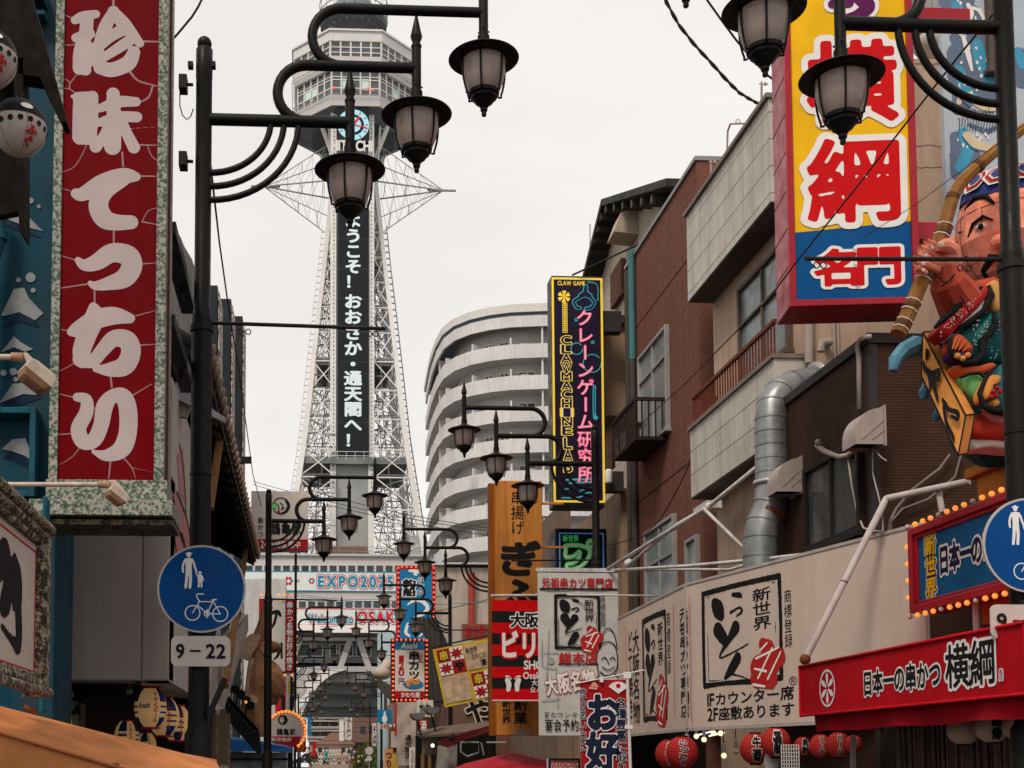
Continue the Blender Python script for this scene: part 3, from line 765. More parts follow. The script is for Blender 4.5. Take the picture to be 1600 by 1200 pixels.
def street_lamp(label, loc, mirror=False, plain=False):
    o = T('street_lamp', label, 'street lamp', loc, 'street lamps lining the shopping street'); s = -1 if mirror else 1
    L = V(loc)
    def w(x, z): return L + V((s * x, 0, z))
    p = MB().lathe(L, [(.1, 0), (.1, .25), (.092, .27), (.092, 1.8), (.072, 1.84), (.07, 1.9), (.07, 4.57), (.066, 4.6), (.066, 4.62), (.06, 4.63), (.06, 4.66), (.055, 4.67), (.055, 6.27), (.057, 6.275), (.057, 6.47), (.05, 6.48), (.02, 6.485)], 24)
    p.ball(L + V((0, 0, 6.515)), .05, 16, 10)
    for z in (3.0, 3.52): p.lathe(L + V((0, 0, z)), [(.071, 0), (.075, .004), (.075, .022), (.071, .026)], 20)
    part('pole', p, BLACK, o, smooth=35)
    a = MB()
    a.tube([w(.02, ARM[0]), w(TIPX[0], ARM[0])], .04, 14)
    def S_(cx, zb, zt):
        r = (zt - zb) / 2; n = 14
        pts = [w(cx + .08, zb + .004)] + [w(cx + r * cos(radians(270 - 180 * i / n)) , zb + r + r * sin(radians(270 - 180 * i / n))) for i in range(n + 1)]
        return pts
    l1 = S_(.7, ARM[0], ARM[1]); a.tube(l1 + [w(TIPX[1], ARM[1])], .036, 14)
    l2 = S_(.94, ARM[1], ARM[2]); a.tube(l2 + [w(TIPX[2], ARM[2])], .034, 14)
    part('arm', a, BLACK, o, smooth=50)
    for x, dz in ((.455, .375), (.545, .47), (.645, .565)):
        b = MB(); n = 14
        b.tube([w(.04 + (x - .04) * sin(radians(90 * i / n)), ARM[0] - dz + dz * (1 - cos(radians(90 * i / n)))) for i in range(n + 1)], .022, 10)
        part('brace', b, BLACK, o, smooth=50)
    for x, z in zip(TIPX, ARM): lantern(o, s * x, z - .33)
    rd = MB(); rd.tube([w(.04, 4.57), w(1.24, 4.55)], .0135, 8); rd.lathe(L + V((0, 0, 4.5)), [(.07, 0), (.08, .005), (.08, .045), (.07, .05)], 16)
    for x in ((.26, .31, 1.13, 1.17) if not plain else (.3, 1.15)):
        c = w(x, 4.513); rd.tube([c + V((.018 * cos(t), .004 * sin(3 * t), .018 * sin(t))) for t in [2 * pi * j / 10 for j in range(11)]], .004, 5)
    part('banner_rod', rd, IRON, o, smooth=40)
    return o
LX = {}
def lamppos(px, Y): p = at(px, 1150, Y); return (p.x, Y, 0)
L1 = street_lamp('triple street lamp beside the tall red sign, carrying the complete round blue pedestrian sign', lamppos(310, 8.27))
L2 = street_lamp('triple street lamp standing in front of the crane logo billboard and carved timber figure', lamppos(418, 22.3))
R1 = street_lamp('street lamp whose pole stands in front of the red-faced fisherman figure', lamppos(1606, 6.98), True)
R2 = street_lamp('street lamp standing in front of the neon claw machine sign', lamppos(935, 17.8), True)
lL = [(442, 41, 'street lamp passing in front of the tall bulb-lit red and white sign'), (455, 55.5, 'thin street lamp just beyond the tall bulb-lit vertical sign'),
      (461, 71, 'thin street lamp with its lanterns against the pale arch rim'), (466, 88, 'small street lamp at the arch mouth on the side of the round bulb sign'), (469, 112, 'tiniest street lamp at the arch mouth on the side of the round bulb sign')]
lR = [(768, 27.2, 'street lamp half hidden behind the orange timber skewer sign'), (704, 35.8, 'street lamp rising between the blue boat sign and the yellow square banner'),
      (640, 44.5, 'street lamp behind the bulb-framed skewer price sign'), (596, 70, 'thin right-hand street lamp beside the pale blue building'), (578, 98, 'tiny street lamp in front of the green tree')]
for px, Y, lb in lL: o = dup(L2, lamppos(px, Y)); o['label'] = lb
for px, Y, lb in lR: o = dup(R2, lamppos(px, Y)); o['label'] = lb
# pedestrian and cycle signs clamped to the two nearest poles
BLUE = mat('traffic_blue', (.001, .055, .21), .45, var=.06, scale=5)
RIM = mat('traffic_rim', (.45, .41, .38), .45, var=.06)
PLT = mat('plate_white', (.5, .45, .41), .5, var=.06, scale=5)
def ped_sign(cx, cy, r, Y, label, plabel, py0, py1, pxl, pxr):
    P = PF(Y); a, b = P.ab(cx, cy); R = r * Y / F
    o = T('traffic_sign', label, 'traffic sign', P.w(a, b), 'round blue shared path signs')
    part('disc', MB().disc(P, a, b, R, -.012, 0, 64), RIM, o); part('face', MB().disc(P, a, b, R * .955, 0, .003, 64), BLUE, o)
    def m(x, y): return (a + (x - 315) / 68 * R, b - (y - 920) / 68 * R)
    def ms(l): return [[(*m(x, y), r_ / 68 * R) for x, y, r_ in s] for s in l]
    man = [[(295, 866, 3.2), (295, 868, 3.2)], [(290.5, 865.5, .8), (299.5, 865.5, .8)], [(291, 876, 3.2), (299, 876, 3.2)], [(295, 877, 5), (295, 890, 4.5)], [(288, 878, 1.6), (286, 886, 1.6), (286.5, 894, 1.5)], [(302, 878, 1.6), (304.5, 886, 1.5), (307, 893, 1.4)],
           [(293, 892, 2.6), (292, 905, 2.2), (290.5, 918, 2)], [(297, 892, 2.6), (298, 905, 2.2), (297, 918, 2)]]
    kid = [[(312.5, 895, 2.4), (312.5, 895.5, 2.4)], [(310, 901, 2), (315, 901, 2)], [(312.5, 901, 3), (312.5, 907, 3.4)], [(308.5, 899, 1), (306, 894, 1)], [(316, 901, 1), (317.5, 907, 1)], [(311, 908, 1.4), (310.5, 917, 1.3)], [(314.5, 908, 1.4), (315, 917, 1.3)]]
    strokes(P, ms(man), SIGNW, o, px=False, name='pedestrian_symbol', n=170); strokes(P, ms(kid), SIGNW, o, px=False, name='child_symbol', n=120)
    def ring(x, y, rr, t=.75): return [(x + rr * cos(2 * pi * k / 18), y + rr * sin(2 * pi * k / 18), t) for k in range(19)]
    bike = [ring(301.5, 957.5, 11.3), ring(344, 959, 11.5), ring(323.5, 958.5, 4, .7), [(301.5, 957.5, .7), (309, 945, .7), (312, 939, .7)], [(312, 939, .7), (308.5, 934, .7), (307.5, 930, .8), (310, 928.2, .8), (318, 928.2, .8)],
            [(311, 940, .7), (333, 940, .7)], [(310, 946, .7), (323.5, 958.5, .7)], [(323.5, 958.5, .7), (333.5, 938, .7)], [(334, 941, .7), (344, 959, .7)], [(323.5, 958.5, .7), (344, 959, .7)], [(331.5, 937.3, 1), (337.5, 936.7, 1)], [(323.5, 952, .7), (323.5, 965, .7)]]
    strokes(P, ms(bike), SIGNW, o, px=False, name='bicycle_symbol', n=330)
    part('clamp', MB().pbox(P, a - .05, b - R * .5, a + .05, b - R * .4, -.06, -.012).pbox(P, a - .05, b + R * .4, a + .05, b + R * .5, -.06, -.012), IRON, o)
    q = T('time_plate', plabel, 'sign plate', P.w(a, P.ab(0, py0)[1]), 'time plates under the round blue signs')
    bx = P.box(pxl, py1, pxr, py0); n = 6; rc = (bx[3] - bx[1]) * .2; pts = []
    for (x, y, t0) in ((bx[2] - rc, bx[1] + rc, -90), (bx[2] - rc, bx[3] - rc, 0), (bx[0] + rc, bx[3] - rc, 90), (bx[0] + rc, bx[1] + rc, 180)):
        pts += [(x + rc * cos(radians(t0 + 90 * i / n)), y + rc * sin(radians(t0 + 90 * i / n))) for i in range(n + 1)]
    part('plate', MB().prism(P, pts, -.01, 0), PLT, q)
    w_, h_ = bx[2] - bx[0], bx[3] - bx[1]
    text(P, '9', (bx[0] + w_ * .075, bx[1] + h_ * .26, bx[0] + w_ * .235, bx[1] + h_ * .74), INK, q, wt=.028, n=60)
    part('lettering', MB().pbox(P, bx[0] + w_ * .32, bx[1] + h_ * .475, bx[0] + w_ * .5, bx[1] + h_ * .54, 0, .004), INK, q)
    text(P, '22', (bx[0] + w_ * .58, bx[1] + h_ * .26, bx[0] + w_ * .93, bx[1] + h_ * .74), INK, q, wt=.028, n=60)
    part('clamp', MB().pbox(P, a - .05, b - R * 1.25, a + .05, b - R * 1.15, -.06, -.01), IRON, q)
ped_sign(315, 920, 69, 8.13, 'complete round blue sign with pedestrian, child and bicycle, beside the tall red sign', 'white 9-22 time plate under the complete round blue sign', 994, 1041, 267, 360)
ped_sign(1609, 852, 77.5, 6.85, 'round blue pedestrian sign cut by the picture edge, over the bulb-studded sign', 'white time plate cut off after the 9, above the red awning', 945, 997, 1549, 1655)
# small fittings clamped to the nearest left pole
P = PF(8.27)
for (x, y, lb) in ((287, 132, 'upper black box fitting clamped to the lamp pole beside the red sign'), (287, 252, 'lower black box fitting clamped to the lamp pole beside the red sign')):
    f = MB(); a, b = P.ab(x, y); f.pbox(P, a - .03, b - .05, a + .025, b + .05, -.05, .05); c = P.ab(302, y)[0]; f.tube([P.w(a, b), P.w(c, b)], .012, 8)
    S('pole_speaker', f, IRON, lb, 'speaker', 'box fittings clamped to the lamp pole', bev=.008)
f = MB()
pts = [P.hit(*q) for q in ((281, 145), (281, 165), (285, 180), (292, 187), (298, 182), (302, 170))]; f.tube(pts, .004, 6)
S('fitting_cable', f, WIRE, 'thin loop of cable hanging under the upper pole fitting', 'cable')
fd = MB(); a, b = P.ab(333, 103); fd.pbox(P, a - .018, b - .02, a + .018, b + .02, -.02, .03); a, b = P.ab(298, 103); fd.pbox(P, a - .018, b - .02, a + .018, b + .02, -.02, .03)
S('pole_clamp', fd, IRON, 'small square lugs near the top of the lamp pole by the red sign', 'clamp', bev=.004)
# ================================================================ LEFT SIDE, nearest first
GRAN = mat('green_granite', (.33, .31, .265), .45, var=.12, scale=8, pat='speckle', p=55, col2=(.05, .09, .06), bump=.05)
TEAL = mat('teal_paint', (.004, .045, .072), .55, var=.25, scale=2.2, streak=.45)
TEAL2 = mat('teal_trim', (.007, .085, .12), .5, var=.2, scale=5, streak=.3)
EAVE = mat('old_dark_timber', (.006, .0035, .0025), .75, var=.4, scale=7)
# ---- teal restaurant wall with painted snow peaks
rt = T('restaurant_building', 'teal painted restaurant front with white snow-peak paintings behind the red fugu sign', 'building', (-2, 7.6, 0))
Yt = 7.6; P = PF(Yt)
wb = MB().box(-5, at(92, 500, Yt).x, Yt, Yt + .6, 0, 9.5); part('wall', wb, TEAL, rt)
PEAK = mat('peak_white', (.25, .26, .27), .6, var=.2, scale=10); NAVY = mat('peak_navy', (.006, .018, .045), .6, var=.3, scale=8)
pk = MB(); nv = MB()
for pts in ([(2, 494), (22, 452), (38, 450), (45, 466), (68, 490), (55, 501), (30, 488), (12, 493)], [(2, 551), (22, 526), (34, 536), (52, 546), (40, 550), (22, 543)], [(12, 342), (40, 335), (68, 362), (48, 357), (16, 345)], [(0, 630), (20, 600), (48, 598), (66, 618), (36, 616)],
            [(3, 702), (20, 687), (40, 685), (54, 722), (38, 712), (18, 705)]):
    q = [P.ab(*t) for t in pts]; pk.prism(P, q, .001, .006)
for pts in ([(2, 512), (30, 489), (58, 504), (62, 512), (30, 503)], [(12, 553), (24, 545), (40, 553)], [(10, 352), (22, 350), (66, 372), (40, 366)], [(3, 716), (20, 704), (54, 725), (52, 738), (22, 720)], [(0, 636), (30, 618), (66, 622), (30, 634)]):
    q = [P.ab(*t) for t in pts]; nv.prism(P, q, .0005, .004)
for x, y, r in ((48, 434, 8), (29, 438, 4), (52, 454, 4), (48, 314, 5), (39, 305, 4), (61, 323, 3), (21, 581, 6), (6, 583, 5), (25, 593, 4)):
    a, b = P.ab(x, y); pk.disc(P, a, b, r * Yt / F, .001, .006, 10)
part('snow_peak', pk, PEAK, rt); part('peak_shadow', nv, NAVY, rt)
tr_ = MB(); tr_.frame(P, *P.box(-60, 781, 63, 645), .037, .001, .12); tr_.pbox(P, *P.box(-60, 12, 75, -5), .001, .15); tr_.pbox(P, *P.box(40, 36, 75, 30), .001, .1)
part('window_frame', tr_, TEAL2, rt, bev=.004)
pp = MB(); pp.tube([P.hit(6, 335) + V((0, -.12, 0)), P.hit(6, 385) + V((0, -.12, 0)), P.hit(-4, 420) + V((0, -.12, 0)), P.hit(-4, 660) + V((0, -.12, 0))], .042, 14); pp.lathe(P.hit(6, 383) + V((0, -.12, -.02)), [(.05, 0), (.05, .06)], 14)
part('drain_pipe', pp, TEAL2, rt, smooth=50)
cp = MB(); P2 = PF(5.85); cp.pbox(P2, *P2.box(61, 1112, 72, 775), -.1, 0); part('corner_post', cp, TEAL2, rt, bev=.004)
# dark eave with rafters above the lanterns
ev = MB()
A, B, C_, D = at(38, -25, 5.3), at(101, 186, 5.3), at(101, 194, 5.3), at(22, -25, 5.3)
for y0, y1 in ((0, .9),):
    ev.slab([at(44, -25, 5.2), at(104, 190, 5.2), at(96, 191, 5.2), at(62, 120, 5.2), at(-40, 105, 5.2), at(-40, -25, 5.2)], (0, .1, 0))
ev.slab([at(20, 90, 5.2), at(36, 90, 5.2), at(37, 367, 5.2), at(30, 360, 5.2)], (0, .12, 0))
ev.slab([at(-20, 0, 5.4), at(38, -10, 5.4), at(30, 330, 5.4), at(-20, 340, 5.4)], (0, .05, 0))
part('eave', ev, EAVE, rt)
# ---- puffer-fish lanterns
PAP = mat('lantern_paper', (.45, .37, .33), .45, var=.12, scale=9, bump=.06)
def puffer(px, py, r, Y, label):
    c = at(px, py, Y); R = r * Y / F
    o = T('puffer_lantern', label, 'lantern', c, 'round puffer-fish lanterns under the dark eave')
    pr = [(R * .02, -R * 1.02)] + [(R * sin(t) * .98, -R * 1.02 * cos(t)) for t in np.linspace(.25, pi - .25, 16)] + [(R * .1, R * 1.0)]
    part('body', MB().lathe(c, pr, 32), PAP, o, smooth=True)
    cap = [(R * 1.012 * sin(t) * .98, R * 1.03 * cos(t)) for t in np.linspace(.03, 1.42, 14)]
    part('cap', MB().lathe(c, cap[::-1], 32, cap=False), INK, o, smooth=True)
    dr = Drum(c, R, lambda b: math.sqrt(max(1e-4, (R * .99) ** 2 - (b / 1.03) ** 2)) + .001, -pi / 2 + .35)
    d = MB()
    for k in range(16):
        a = -R * 2.6 + k * R * .36; n = 14; bz = R * (-.1 + .04 * sin(k))
        d.add([dr.w(a + R * .1 * cos(2 * pi * i / n) * (.99 * R / dr.rad(bz)), bz + R * .1 * sin(2 * pi * i / n), .001) for i in range(n)], [list(range(n))])
    part('spot', d, INK, o)
    st_ = []
    for k in range(8): t = 2 * pi * k / 8; st_ = st_
    sm = MB()
    for k in range(6):
        t = 2 * pi * k / 6; sm.tube([c + V(((R * 1.0) * sin(q) * cos(t), R * 1.0 * sin(q) * sin(t), R * 1.025 * cos(q))) for q in np.linspace(.2, pi - .2, 18)], R * .008, 4)
    part('seam', sm, mat('seam_brown', (.12, .08, .07), .6), o)
    text(dr, 'ふぐ', (R * .12, -R * .92, R * .62, -R * .22), mat('lantern_red', (.45, .02, .025), .5, var=.1), o, wt=.05, vert=True, h=.003, n=40)
    e1 = MB(); n = 14
    e1.add([dr.w(R * .16 + R * .24 * cos(2 * pi * i / n), R * .42 + R * .12 * sin(2 * pi * i / n), R * .03) for i in range(n)], [list(range(n))])
    part('eye', e1, SIGNW, o)
    hk = MB(); hk.tube([c + V((0, 0, R)), c + V((0, 0, R * 1.12))], R * .05, 8); hk.tube([c + V((R * .1 * cos(t), 0, R * 1.2 + R * .1 * sin(t))) for t in np.linspace(0, 2 * pi, 12)], R * .02, 6)
    part('hook', hk, IRON, o)
puffer(30, 200, 44, 4.9, 'whole white puffer-fish lantern with red lettering, lower of the two under the eave')
puffer(-17, 92, 45, 4.7, 'puffer-fish lantern half cut by the picture edge, upper of the two')
# ---- the big red sign
hs_ = T('hanging_sign', 'tall red sign with big pinkish white Japanese letters in a speckled green stone frame', 'sign', at(170, 830, 7.1))
P = PF(7.1); dpt = .30
fr = MB(); a0, b0 = P.ab(75, 826); a1, b1 = P.ab(265, -70); ia0, ib0 = P.ab(90, 750); ia1, ib1 = P.ab(250, -70)
def nb(x, y): return P.ab(x, y)
fr.pbox(P, a0, ib0, ia0, b1, -dpt, .02); fr.pbox(P, ia1, ib0, a1, b1, -dpt, .02)
fr.pbox(P, a0 - .012, nb(0, 783)[1], a1 + .02, ib0, -dpt, .022)
part('frame', fr, GRAN, hs_, bev=.003)
ld = MB(); ld.pbox(P, nb(50, 800)[0], nb(0, 808)[1], nb(272, 800)[0], nb(0, 784)[1], -dpt - .03, .09); part('ledge', ld, GRAN, hs_, bev=.004)
lo = MB(); lo.slab([P.w(nb(60, 800)[0], nb(0, 812)[1] - .002, .05), P.w(nb(272, 800)[0], nb(0, 812)[1] - .002, .05), P.w(nb(272, 800)[0], nb(0, 812)[1] - .002, -dpt), P.w(nb(60, 800)[0], nb(0, 812)[1] - .002, -dpt)], (0, 0, -.03))
part('ledge_underside', lo, mat('granite_dark', (.12, .09, .06), .5, pat='speckle', p=30, col2=(.02, .016, .012)), hs_)
sd = MB(); Ps = Pn(P.w(a1, 0, 0), (0, 1, 0)); sd.pbox(Ps, .06, ib0 - .15, .1, b1, .001, .012); part('side_strip', sd, mat('strip_maroon', (.12, .03, .03), .5), hs_)
rp = mat('fugu_red', (.135, .0012, .004), .45, var=.1, scale=2, spec=.03, streak=.12)
part('face', MB().pbox(P, ia0, ib0, ia1, b1, -.05, .004), rp, hs_)
PK = mat('fugu_letter', (.43, .35, .34), .5, var=.08, scale=4)
q4 = lambda l: [[(x / 4, y / 4, r / 4) for x, y, r in s] for s in l]
G1 = q4([[(470, 130, 26), (520, 108, 34), (600, 92, 26)], [(545, 130, 40), (535, 220, 42), (505, 330, 44), (500, 430, 42)], [(478, 240, 30), (560, 215, 34)], [(500, 420, 44), (535, 440, 36)], [(562, 300, 34), (552, 400, 30)],
         [(712, 72, 32), (660, 170, 40), (618, 285, 34)], [(708, 72, 32), (780, 160, 42), (875, 275, 26)], [(765, 190, 38), (690, 235, 34), (628, 290, 30)], [(800, 265, 36), (720, 318, 32), (650, 362, 28)], [(838, 330, 38), (800, 400, 48), (700, 440, 46), (630, 425, 44)], [(620, 320, 30), (620, 410, 36)]])
G2 = q4([[(500, 620, 40), (500, 740, 44), (500, 860, 46)], [(580, 605, 34), (580, 740, 34), (570, 860, 34)], [(490, 612, 34), (575, 605, 32)], [(500, 868, 40), (560, 875, 34)], [(455, 606, 12), (490, 612, 26)], [(708, 590, 40), (712, 750, 44), (705, 920, 52)], [(628, 680, 26), (740, 640, 36), (850, 640, 30)],
         [(620, 770, 26), (740, 735, 34), (855, 735, 34)], [(690, 760, 32), (650, 850, 30), (600, 920, 38)], [(765, 760, 28), (800, 850, 34), (838, 925, 38)]])
G3 = [[(119, 303, 8), (130, 304, 11), (160, 287, 14), (193, 276, 13), (213, 277, 7)], [(192, 280, 12), (163, 300, 14), (154, 322, 15), (163, 342, 15), (180, 348, 13), (205, 348, 11)]]
G4 = [[(122, 407, 5), (133, 415, 9), (152, 410, 13), (175, 396, 15), (200, 400, 16), (206, 417, 16), (195, 435, 15), (172, 443, 11), (150, 447, 7), (141, 443, 4)]]
G5 = [[(112, 519, 7), (125, 514, 13), (150, 500, 15), (178, 494, 14), (203, 498, 8)], [(146, 480, 7), (148, 496, 15), (137, 522, 15), (128, 548, 14), (130, 563, 13)], [(126, 562, 12), (145, 565, 10), (160, 548, 11), (178, 530, 13), (198, 532, 15), (205, 550, 15), (195, 572, 15), (172, 578, 11), (150, 577, 5)]]
G6 = [[(121, 621, 7), (135, 625, 9), (135, 645, 11), (123, 670, 12), (130, 690, 12), (147, 688, 12), (158, 665, 12), (164, 635, 13), (176, 620, 11), (192, 620, 13), (200, 640, 14), (200, 675, 14), (190, 702, 14), (166, 712, 9), (146, 706, 3)]]
for g in (G1, G2, G3, G4, G5, G6): strokes(P, g, PK, hs_, n=170, h=.006, sm=1)
CRK = q4([[(710, 0, 10), (710, 40, 10)], [(372, 85, 3), (450, 115, 5)], [(400, 10, 3), (405, 85, 3)], [(372, 280, 4), (440, 285, 5), (500, 270, 4)], [(900, 262, 9), (1000, 265, 6)], [(815, 455, 12), (870, 510, 8), (1000, 545, 5)], [(955, 540, 8), (930, 610, 8), (880, 640, 7)], [(360, 480, 3), (430, 510, 4), (435, 555, 5)], [(480, 470, 5), (435, 530, 5)], [(360, 560, 4), (430, 558, 5), (490, 600, 7)],
         [(545, 905, 4), (470, 1040, 4), (360, 1090, 3)], [(765, 955, 8), (770, 1040, 8)], [(880, 908, 7), (1000, 912, 4)], [(920, 910, 4), (950, 980, 4), (990, 1010, 3)], [(885, 1103, 7), (1000, 1105, 4)], [(350, 1170, 3), (440, 1195, 4)], [(780, 810, 3), (990, 795, 2)]])
CRK += [[(222, 347, 1.8), (248, 352, .8)], [(223, 345, 1), (232, 330, 1), (247, 325, .7)], [(178, 360, 2), (178, 384, 2)], [(86, 397, .8), (118, 407, 1.2)], [(86, 452, 1.4), (140, 444, 1.6)], [(222, 413, 1.6), (247, 411, .7)], [(148, 450, 2), (148, 474, 2)], [(85, 514, .8), (106, 517, 1.2)], [(212, 494, 1.4), (247, 485, .6)], [(218, 540, 1.6), (248, 538, .7)], [(85, 585, .6), (117, 568, 1)], [(173, 588, 2), (175, 606, 2)],
         [(85, 614, .8), (114, 621, 1.4)], [(206, 619, 1.5), (238, 600, .8)], [(83, 680, 1), (110, 678, 1.4)], [(127, 697, 1.2), (112, 715, .9), (90, 728, .5)], [(173, 720, 1.8), (170, 748, 1.2)], [(192, 714, 1.6), (206, 731, 1), (212, 748, .7)], [(206, 731, .8), (238, 738, .4)], [(146, 638, 1.5), (152, 638, 1.5)]]
CRK = [[(x, y, r * .72) for x, y, r in l] for l in CRK]
strokes(P, CRK, mat('crackle_pink', (.3, .17, .165), .5), hs_, n=700, h=.0055, name='crackle_line')
bk = MB()
for y in (325, 477):
    b = nb(0, y)[1]; bk.box(P.w(a1).x - .08, P.w(a1).x + .02, 7.1 + dpt + .002, 8.75, b + 0, b + .075); bk.box(P.w(a1).x - .05, P.w(a1).x - .02, 8.3, 8.34, b - .06, b)
part('bracket', bk, mat('bracket_steel', (.03, .032, .036), .5, .3, var=.15), hs_)
# ---- floodlights on arms
BEI = mat('flood_beige', (.5, .4, .32), .5, var=.15, scale=14, streak=.3)
def flood(x0, y0, x1, y1, hx, hy, sc, Y, label, pw=3.0):
    P = PF(Y); o = T('floodlight', label, 'floodlight', P.hit(hx, hy), 'beige floodlights aimed at the red sign'); k = Y / F
    part('arm', MB().tube([P.hit(x0, y0), P.hit(x1, y1)], pw * k * 1.6, 12), BEI, o, smooth=50)
    cl_ = MB(); q = P.hit(x1, y1); cl_.tube([q - V((6 * k, 0, 0)), q + V((12 * k, 0, 0))], pw * k * 2.4, 12); part('clamp', cl_, mat('clamp_rust', (.3, .18, .11), .6, var=.3, scale=30), o, smooth=50)
    nk = MB(); nk.slab([P.hit(x1 + 8, y1 - 7), P.hit(x1 + 18, y1 - 8), P.hit(hx + 14, hy - 8), P.hit(hx - 6, hy - 6)], (0, .05, 0)); part('neck', nk, BEI, o, bev=.006)
    M = Matrix.Translation(P.hit(hx, hy)) @ Matrix.Rotation(radians(28), 4, 'Y') @ Matrix.Rotation(radians(-18), 4, 'X') @ Matrix.Rotation(radians(25), 4, 'Z')
    s = sc * k
    hd = MB(); hd.add([(x * s * f, y * s * f * .8, z * s) for z, f in ((.75, .62), (.5, 1), (-.2, 1.05), (-.28, 1.05)) for x, y in ((-1, -1), (1, -1), (1, 1), (-1, 1))],
         [(3, 2, 1, 0)] + [(i * 4 + j, i * 4 + (j + 1) % 4, i * 4 + 4 + (j + 1) % 4, i * 4 + 4 + j) for i in range(3) for j in range(4)] + [(12, 13, 14, 15)])
    hd.f = [f[::-1] for f in hd.f]
    part('head', xf(hd, M), BEI, o, bev=.006)
    gls = MB(); gls.add([(x * s * f, y * s * f * .8, z * s) for z, f in ((-.285, 1), (-.6, .8), (-.72, .5)) for x, y in ((-1, -1), (1, -1), (1, 1), (-1, 1))], [(i * 4 + j, i * 4 + 4 + j, i * 4 + 4 + (j + 1) % 4, i * 4 + (j + 1) % 4) for i in range(2) for j in range(4)] + [(8, 11, 10, 9)])
    part('lens', xf(gls, M), mat('lens_amber', (.3, .16, .09), .3, var=.2), o, bev=.01)
flood(-12, 558, 24, 558, 57, 590, 25, 5.9, 'upper beige floodlight on a short arm in front of the teal wall')
flood(-10, 757, 160, 757, 182, 775, 16, 6.0, 'lower beige floodlight on a long thin arm across the foot of the red sign', 2.4)
# ---- framed sign low at the left edge
ROPE = mat('rope_frame', (.4, .33, .25), .7, var=.3, scale=20, pat='speckle', p=42, col2=(.05, .045, .035), bump=.8)
P = PL(-1.2)
fs = T('framed_sign', 'white sign with black brush lettering in a rope-patterned frame below the long-armed floodlight', 'sign', P.hit(20, 1080))
y0, y1 = P.ab(-70, 940)[0], P.ab(62, 940)[0]; zt, zb = P.ab(30, 800)[1], P.ab(30, 1075)[1]
part('panel', MB().pbox(P, y0, zb + .04, y1 - .09, zt - .06, -.06, .0), mat('cream_board', (.5, .42, .38), .5, var=.06), fs)
f = MB()
for k, (dz, hh) in enumerate(((0, .05), (.035, .03), (.06, .01))):
    f.tube([P.w(y0, zt - dz, hh), P.w(y1 - .01 - dz * .6, zt - dz, hh)], .022, 10); f.tube([P.w(y0, zb + dz, hh), P.w(y1 - .01 - dz * .6, zb + dz, hh)], .022, 10)
f.pbox(P, y1 - .085, zb - .02, y1, zt + .02, -.05, .05)
part('frame', f, ROPE, fs, smooth=50)
rl = MB(); rl.frame(P, y0, zb + .085, y1 - .1, zt - .11, .006, .001, .004); part('red_line', rl, RED, fs)
strokes(P, [[(-18, 905, 8), (-2, 880, 12), (8, 868, 10), (12, 900, 10), (10, 930, 12), (4, 945, 8)], [(22, 882, 7), (28, 910, 9), (28, 950, 8), (29, 990, 8), (27, 1008, 6), (16, 998, 3), (2, 978, 2)], [(-30, 940, 10), (-10, 925, 8)], [(18, 890, 8), (22, 940, 6)]], INK, fs, h=.003, rough=.2)
# ---- orange awning in the corner
ORG = mat('orange_canvas', (.66, .26, .095), .7, var=.2, scale=4, streak=.15, pat='folds', p=7, q=3, bump=.35, trans=.25)
aw = T('awning', 'faded orange canvas awning sloping in front of the striped beer lanterns', 'awning', at(150, 1195, 5.3))
A, B, C_, D = at(-120, 1072, 5.2), at(270, 1186, 6.6), at(335, 1189, 6.35), at(215, 1196, 5.0)
E_ = at(-120, 1097, 4.3)
q = [at(-120, 1072, 5.4), at(190, 1157, 6.3), at(338, 1190, 6.5), at(345, 1202, 6.2), at(200, 1203, 5.2), at(-120, 1108, 4.5)]
part('canopy', MB().slab(q, (0, 0, -.012)), ORG, aw, bev=.004)
q = [at(-120, 1109, 4.49), at(198, 1204, 5.19), at(198, 1300, 5.19), at(-120, 1300, 4.49)]
part('valance', MB().slab(q, (0, .012, 0)), ORG, aw)
part('hem_tube', MB().tube([at(-120, 1108, 4.48), at(199, 1203.5, 5.18)], .008, 8).tube([at(185, 1158, 6.3), at(290, 1182, 6.45), at(338, 1191, 6.5)], .014, 8), ORG, aw, smooth=True)
part('rusted_clip', MB().tube([at(38, 1104, 5.6), at(45, 1108, 5.6), at(58, 1113, 5.6)], .012, 6).tube([at(150, 1197, 5.1), at(185, 1196, 5.15)], .011, 6), mat('rust', (.16, .05, .02), .8, var=.4, scale=30), aw)
# ---- shop with grey fascia, mural side and dark hall
sh = T('shop_building', 'shop with wide plain grey fascia, pink mural side wall and dark open hall below', 'building', (-1.6, 9.5, 0))
Yf = 8.75; P = PF(Yf)
GRY = mat('fascia_grey', (.31, .265, .245), .55, var=.05, scale=1.2, streak=.15)
a0, b0 = P.ab(40, 1063); a1, b1 = P.ab(267, 740)
fc = MB(); fc.pbox(P, a0, b0, P.ab(222, 900)[0] - .003, b1, -.3, 0); fc.pbox(P, P.ab(222, 900)[0] + .003, b0, a1, b1, -.3, 0)
part('fascia', fc, GRY, sh, bev=.012)
Xs = P.w(a1).x; Ps = Pn((Xs, 0, 0), (0, 1, 0))
part('side_wall', MB().box(Xs - .25, Xs, Yf + .02, 10.9, b0 - .0, b1 + .7), mat('mural_base', (.42, .37, .35), .6, var=.08, scale=3), sh)
mu = MB()
def pz(*q): return [Ps.ab(*t) for t in q]
mu.prism(Ps, pz((276, 712), (286, 700), (291, 790), (280, 770)), .001, .004); mu.prism(Ps, pz((270, 770), (280, 775), (296, 830), (298, 860), (282, 845)), .001, .004)
mu.prism(Ps, pz((272, 830), (284, 832), (303, 900), (305, 1000), (290, 960), (278, 900)), .001, .004)
part('mural_pink', mu, mat('mural_pink', (.4, .17, .17), .6, var=.12, scale=4), sh)
mk = []
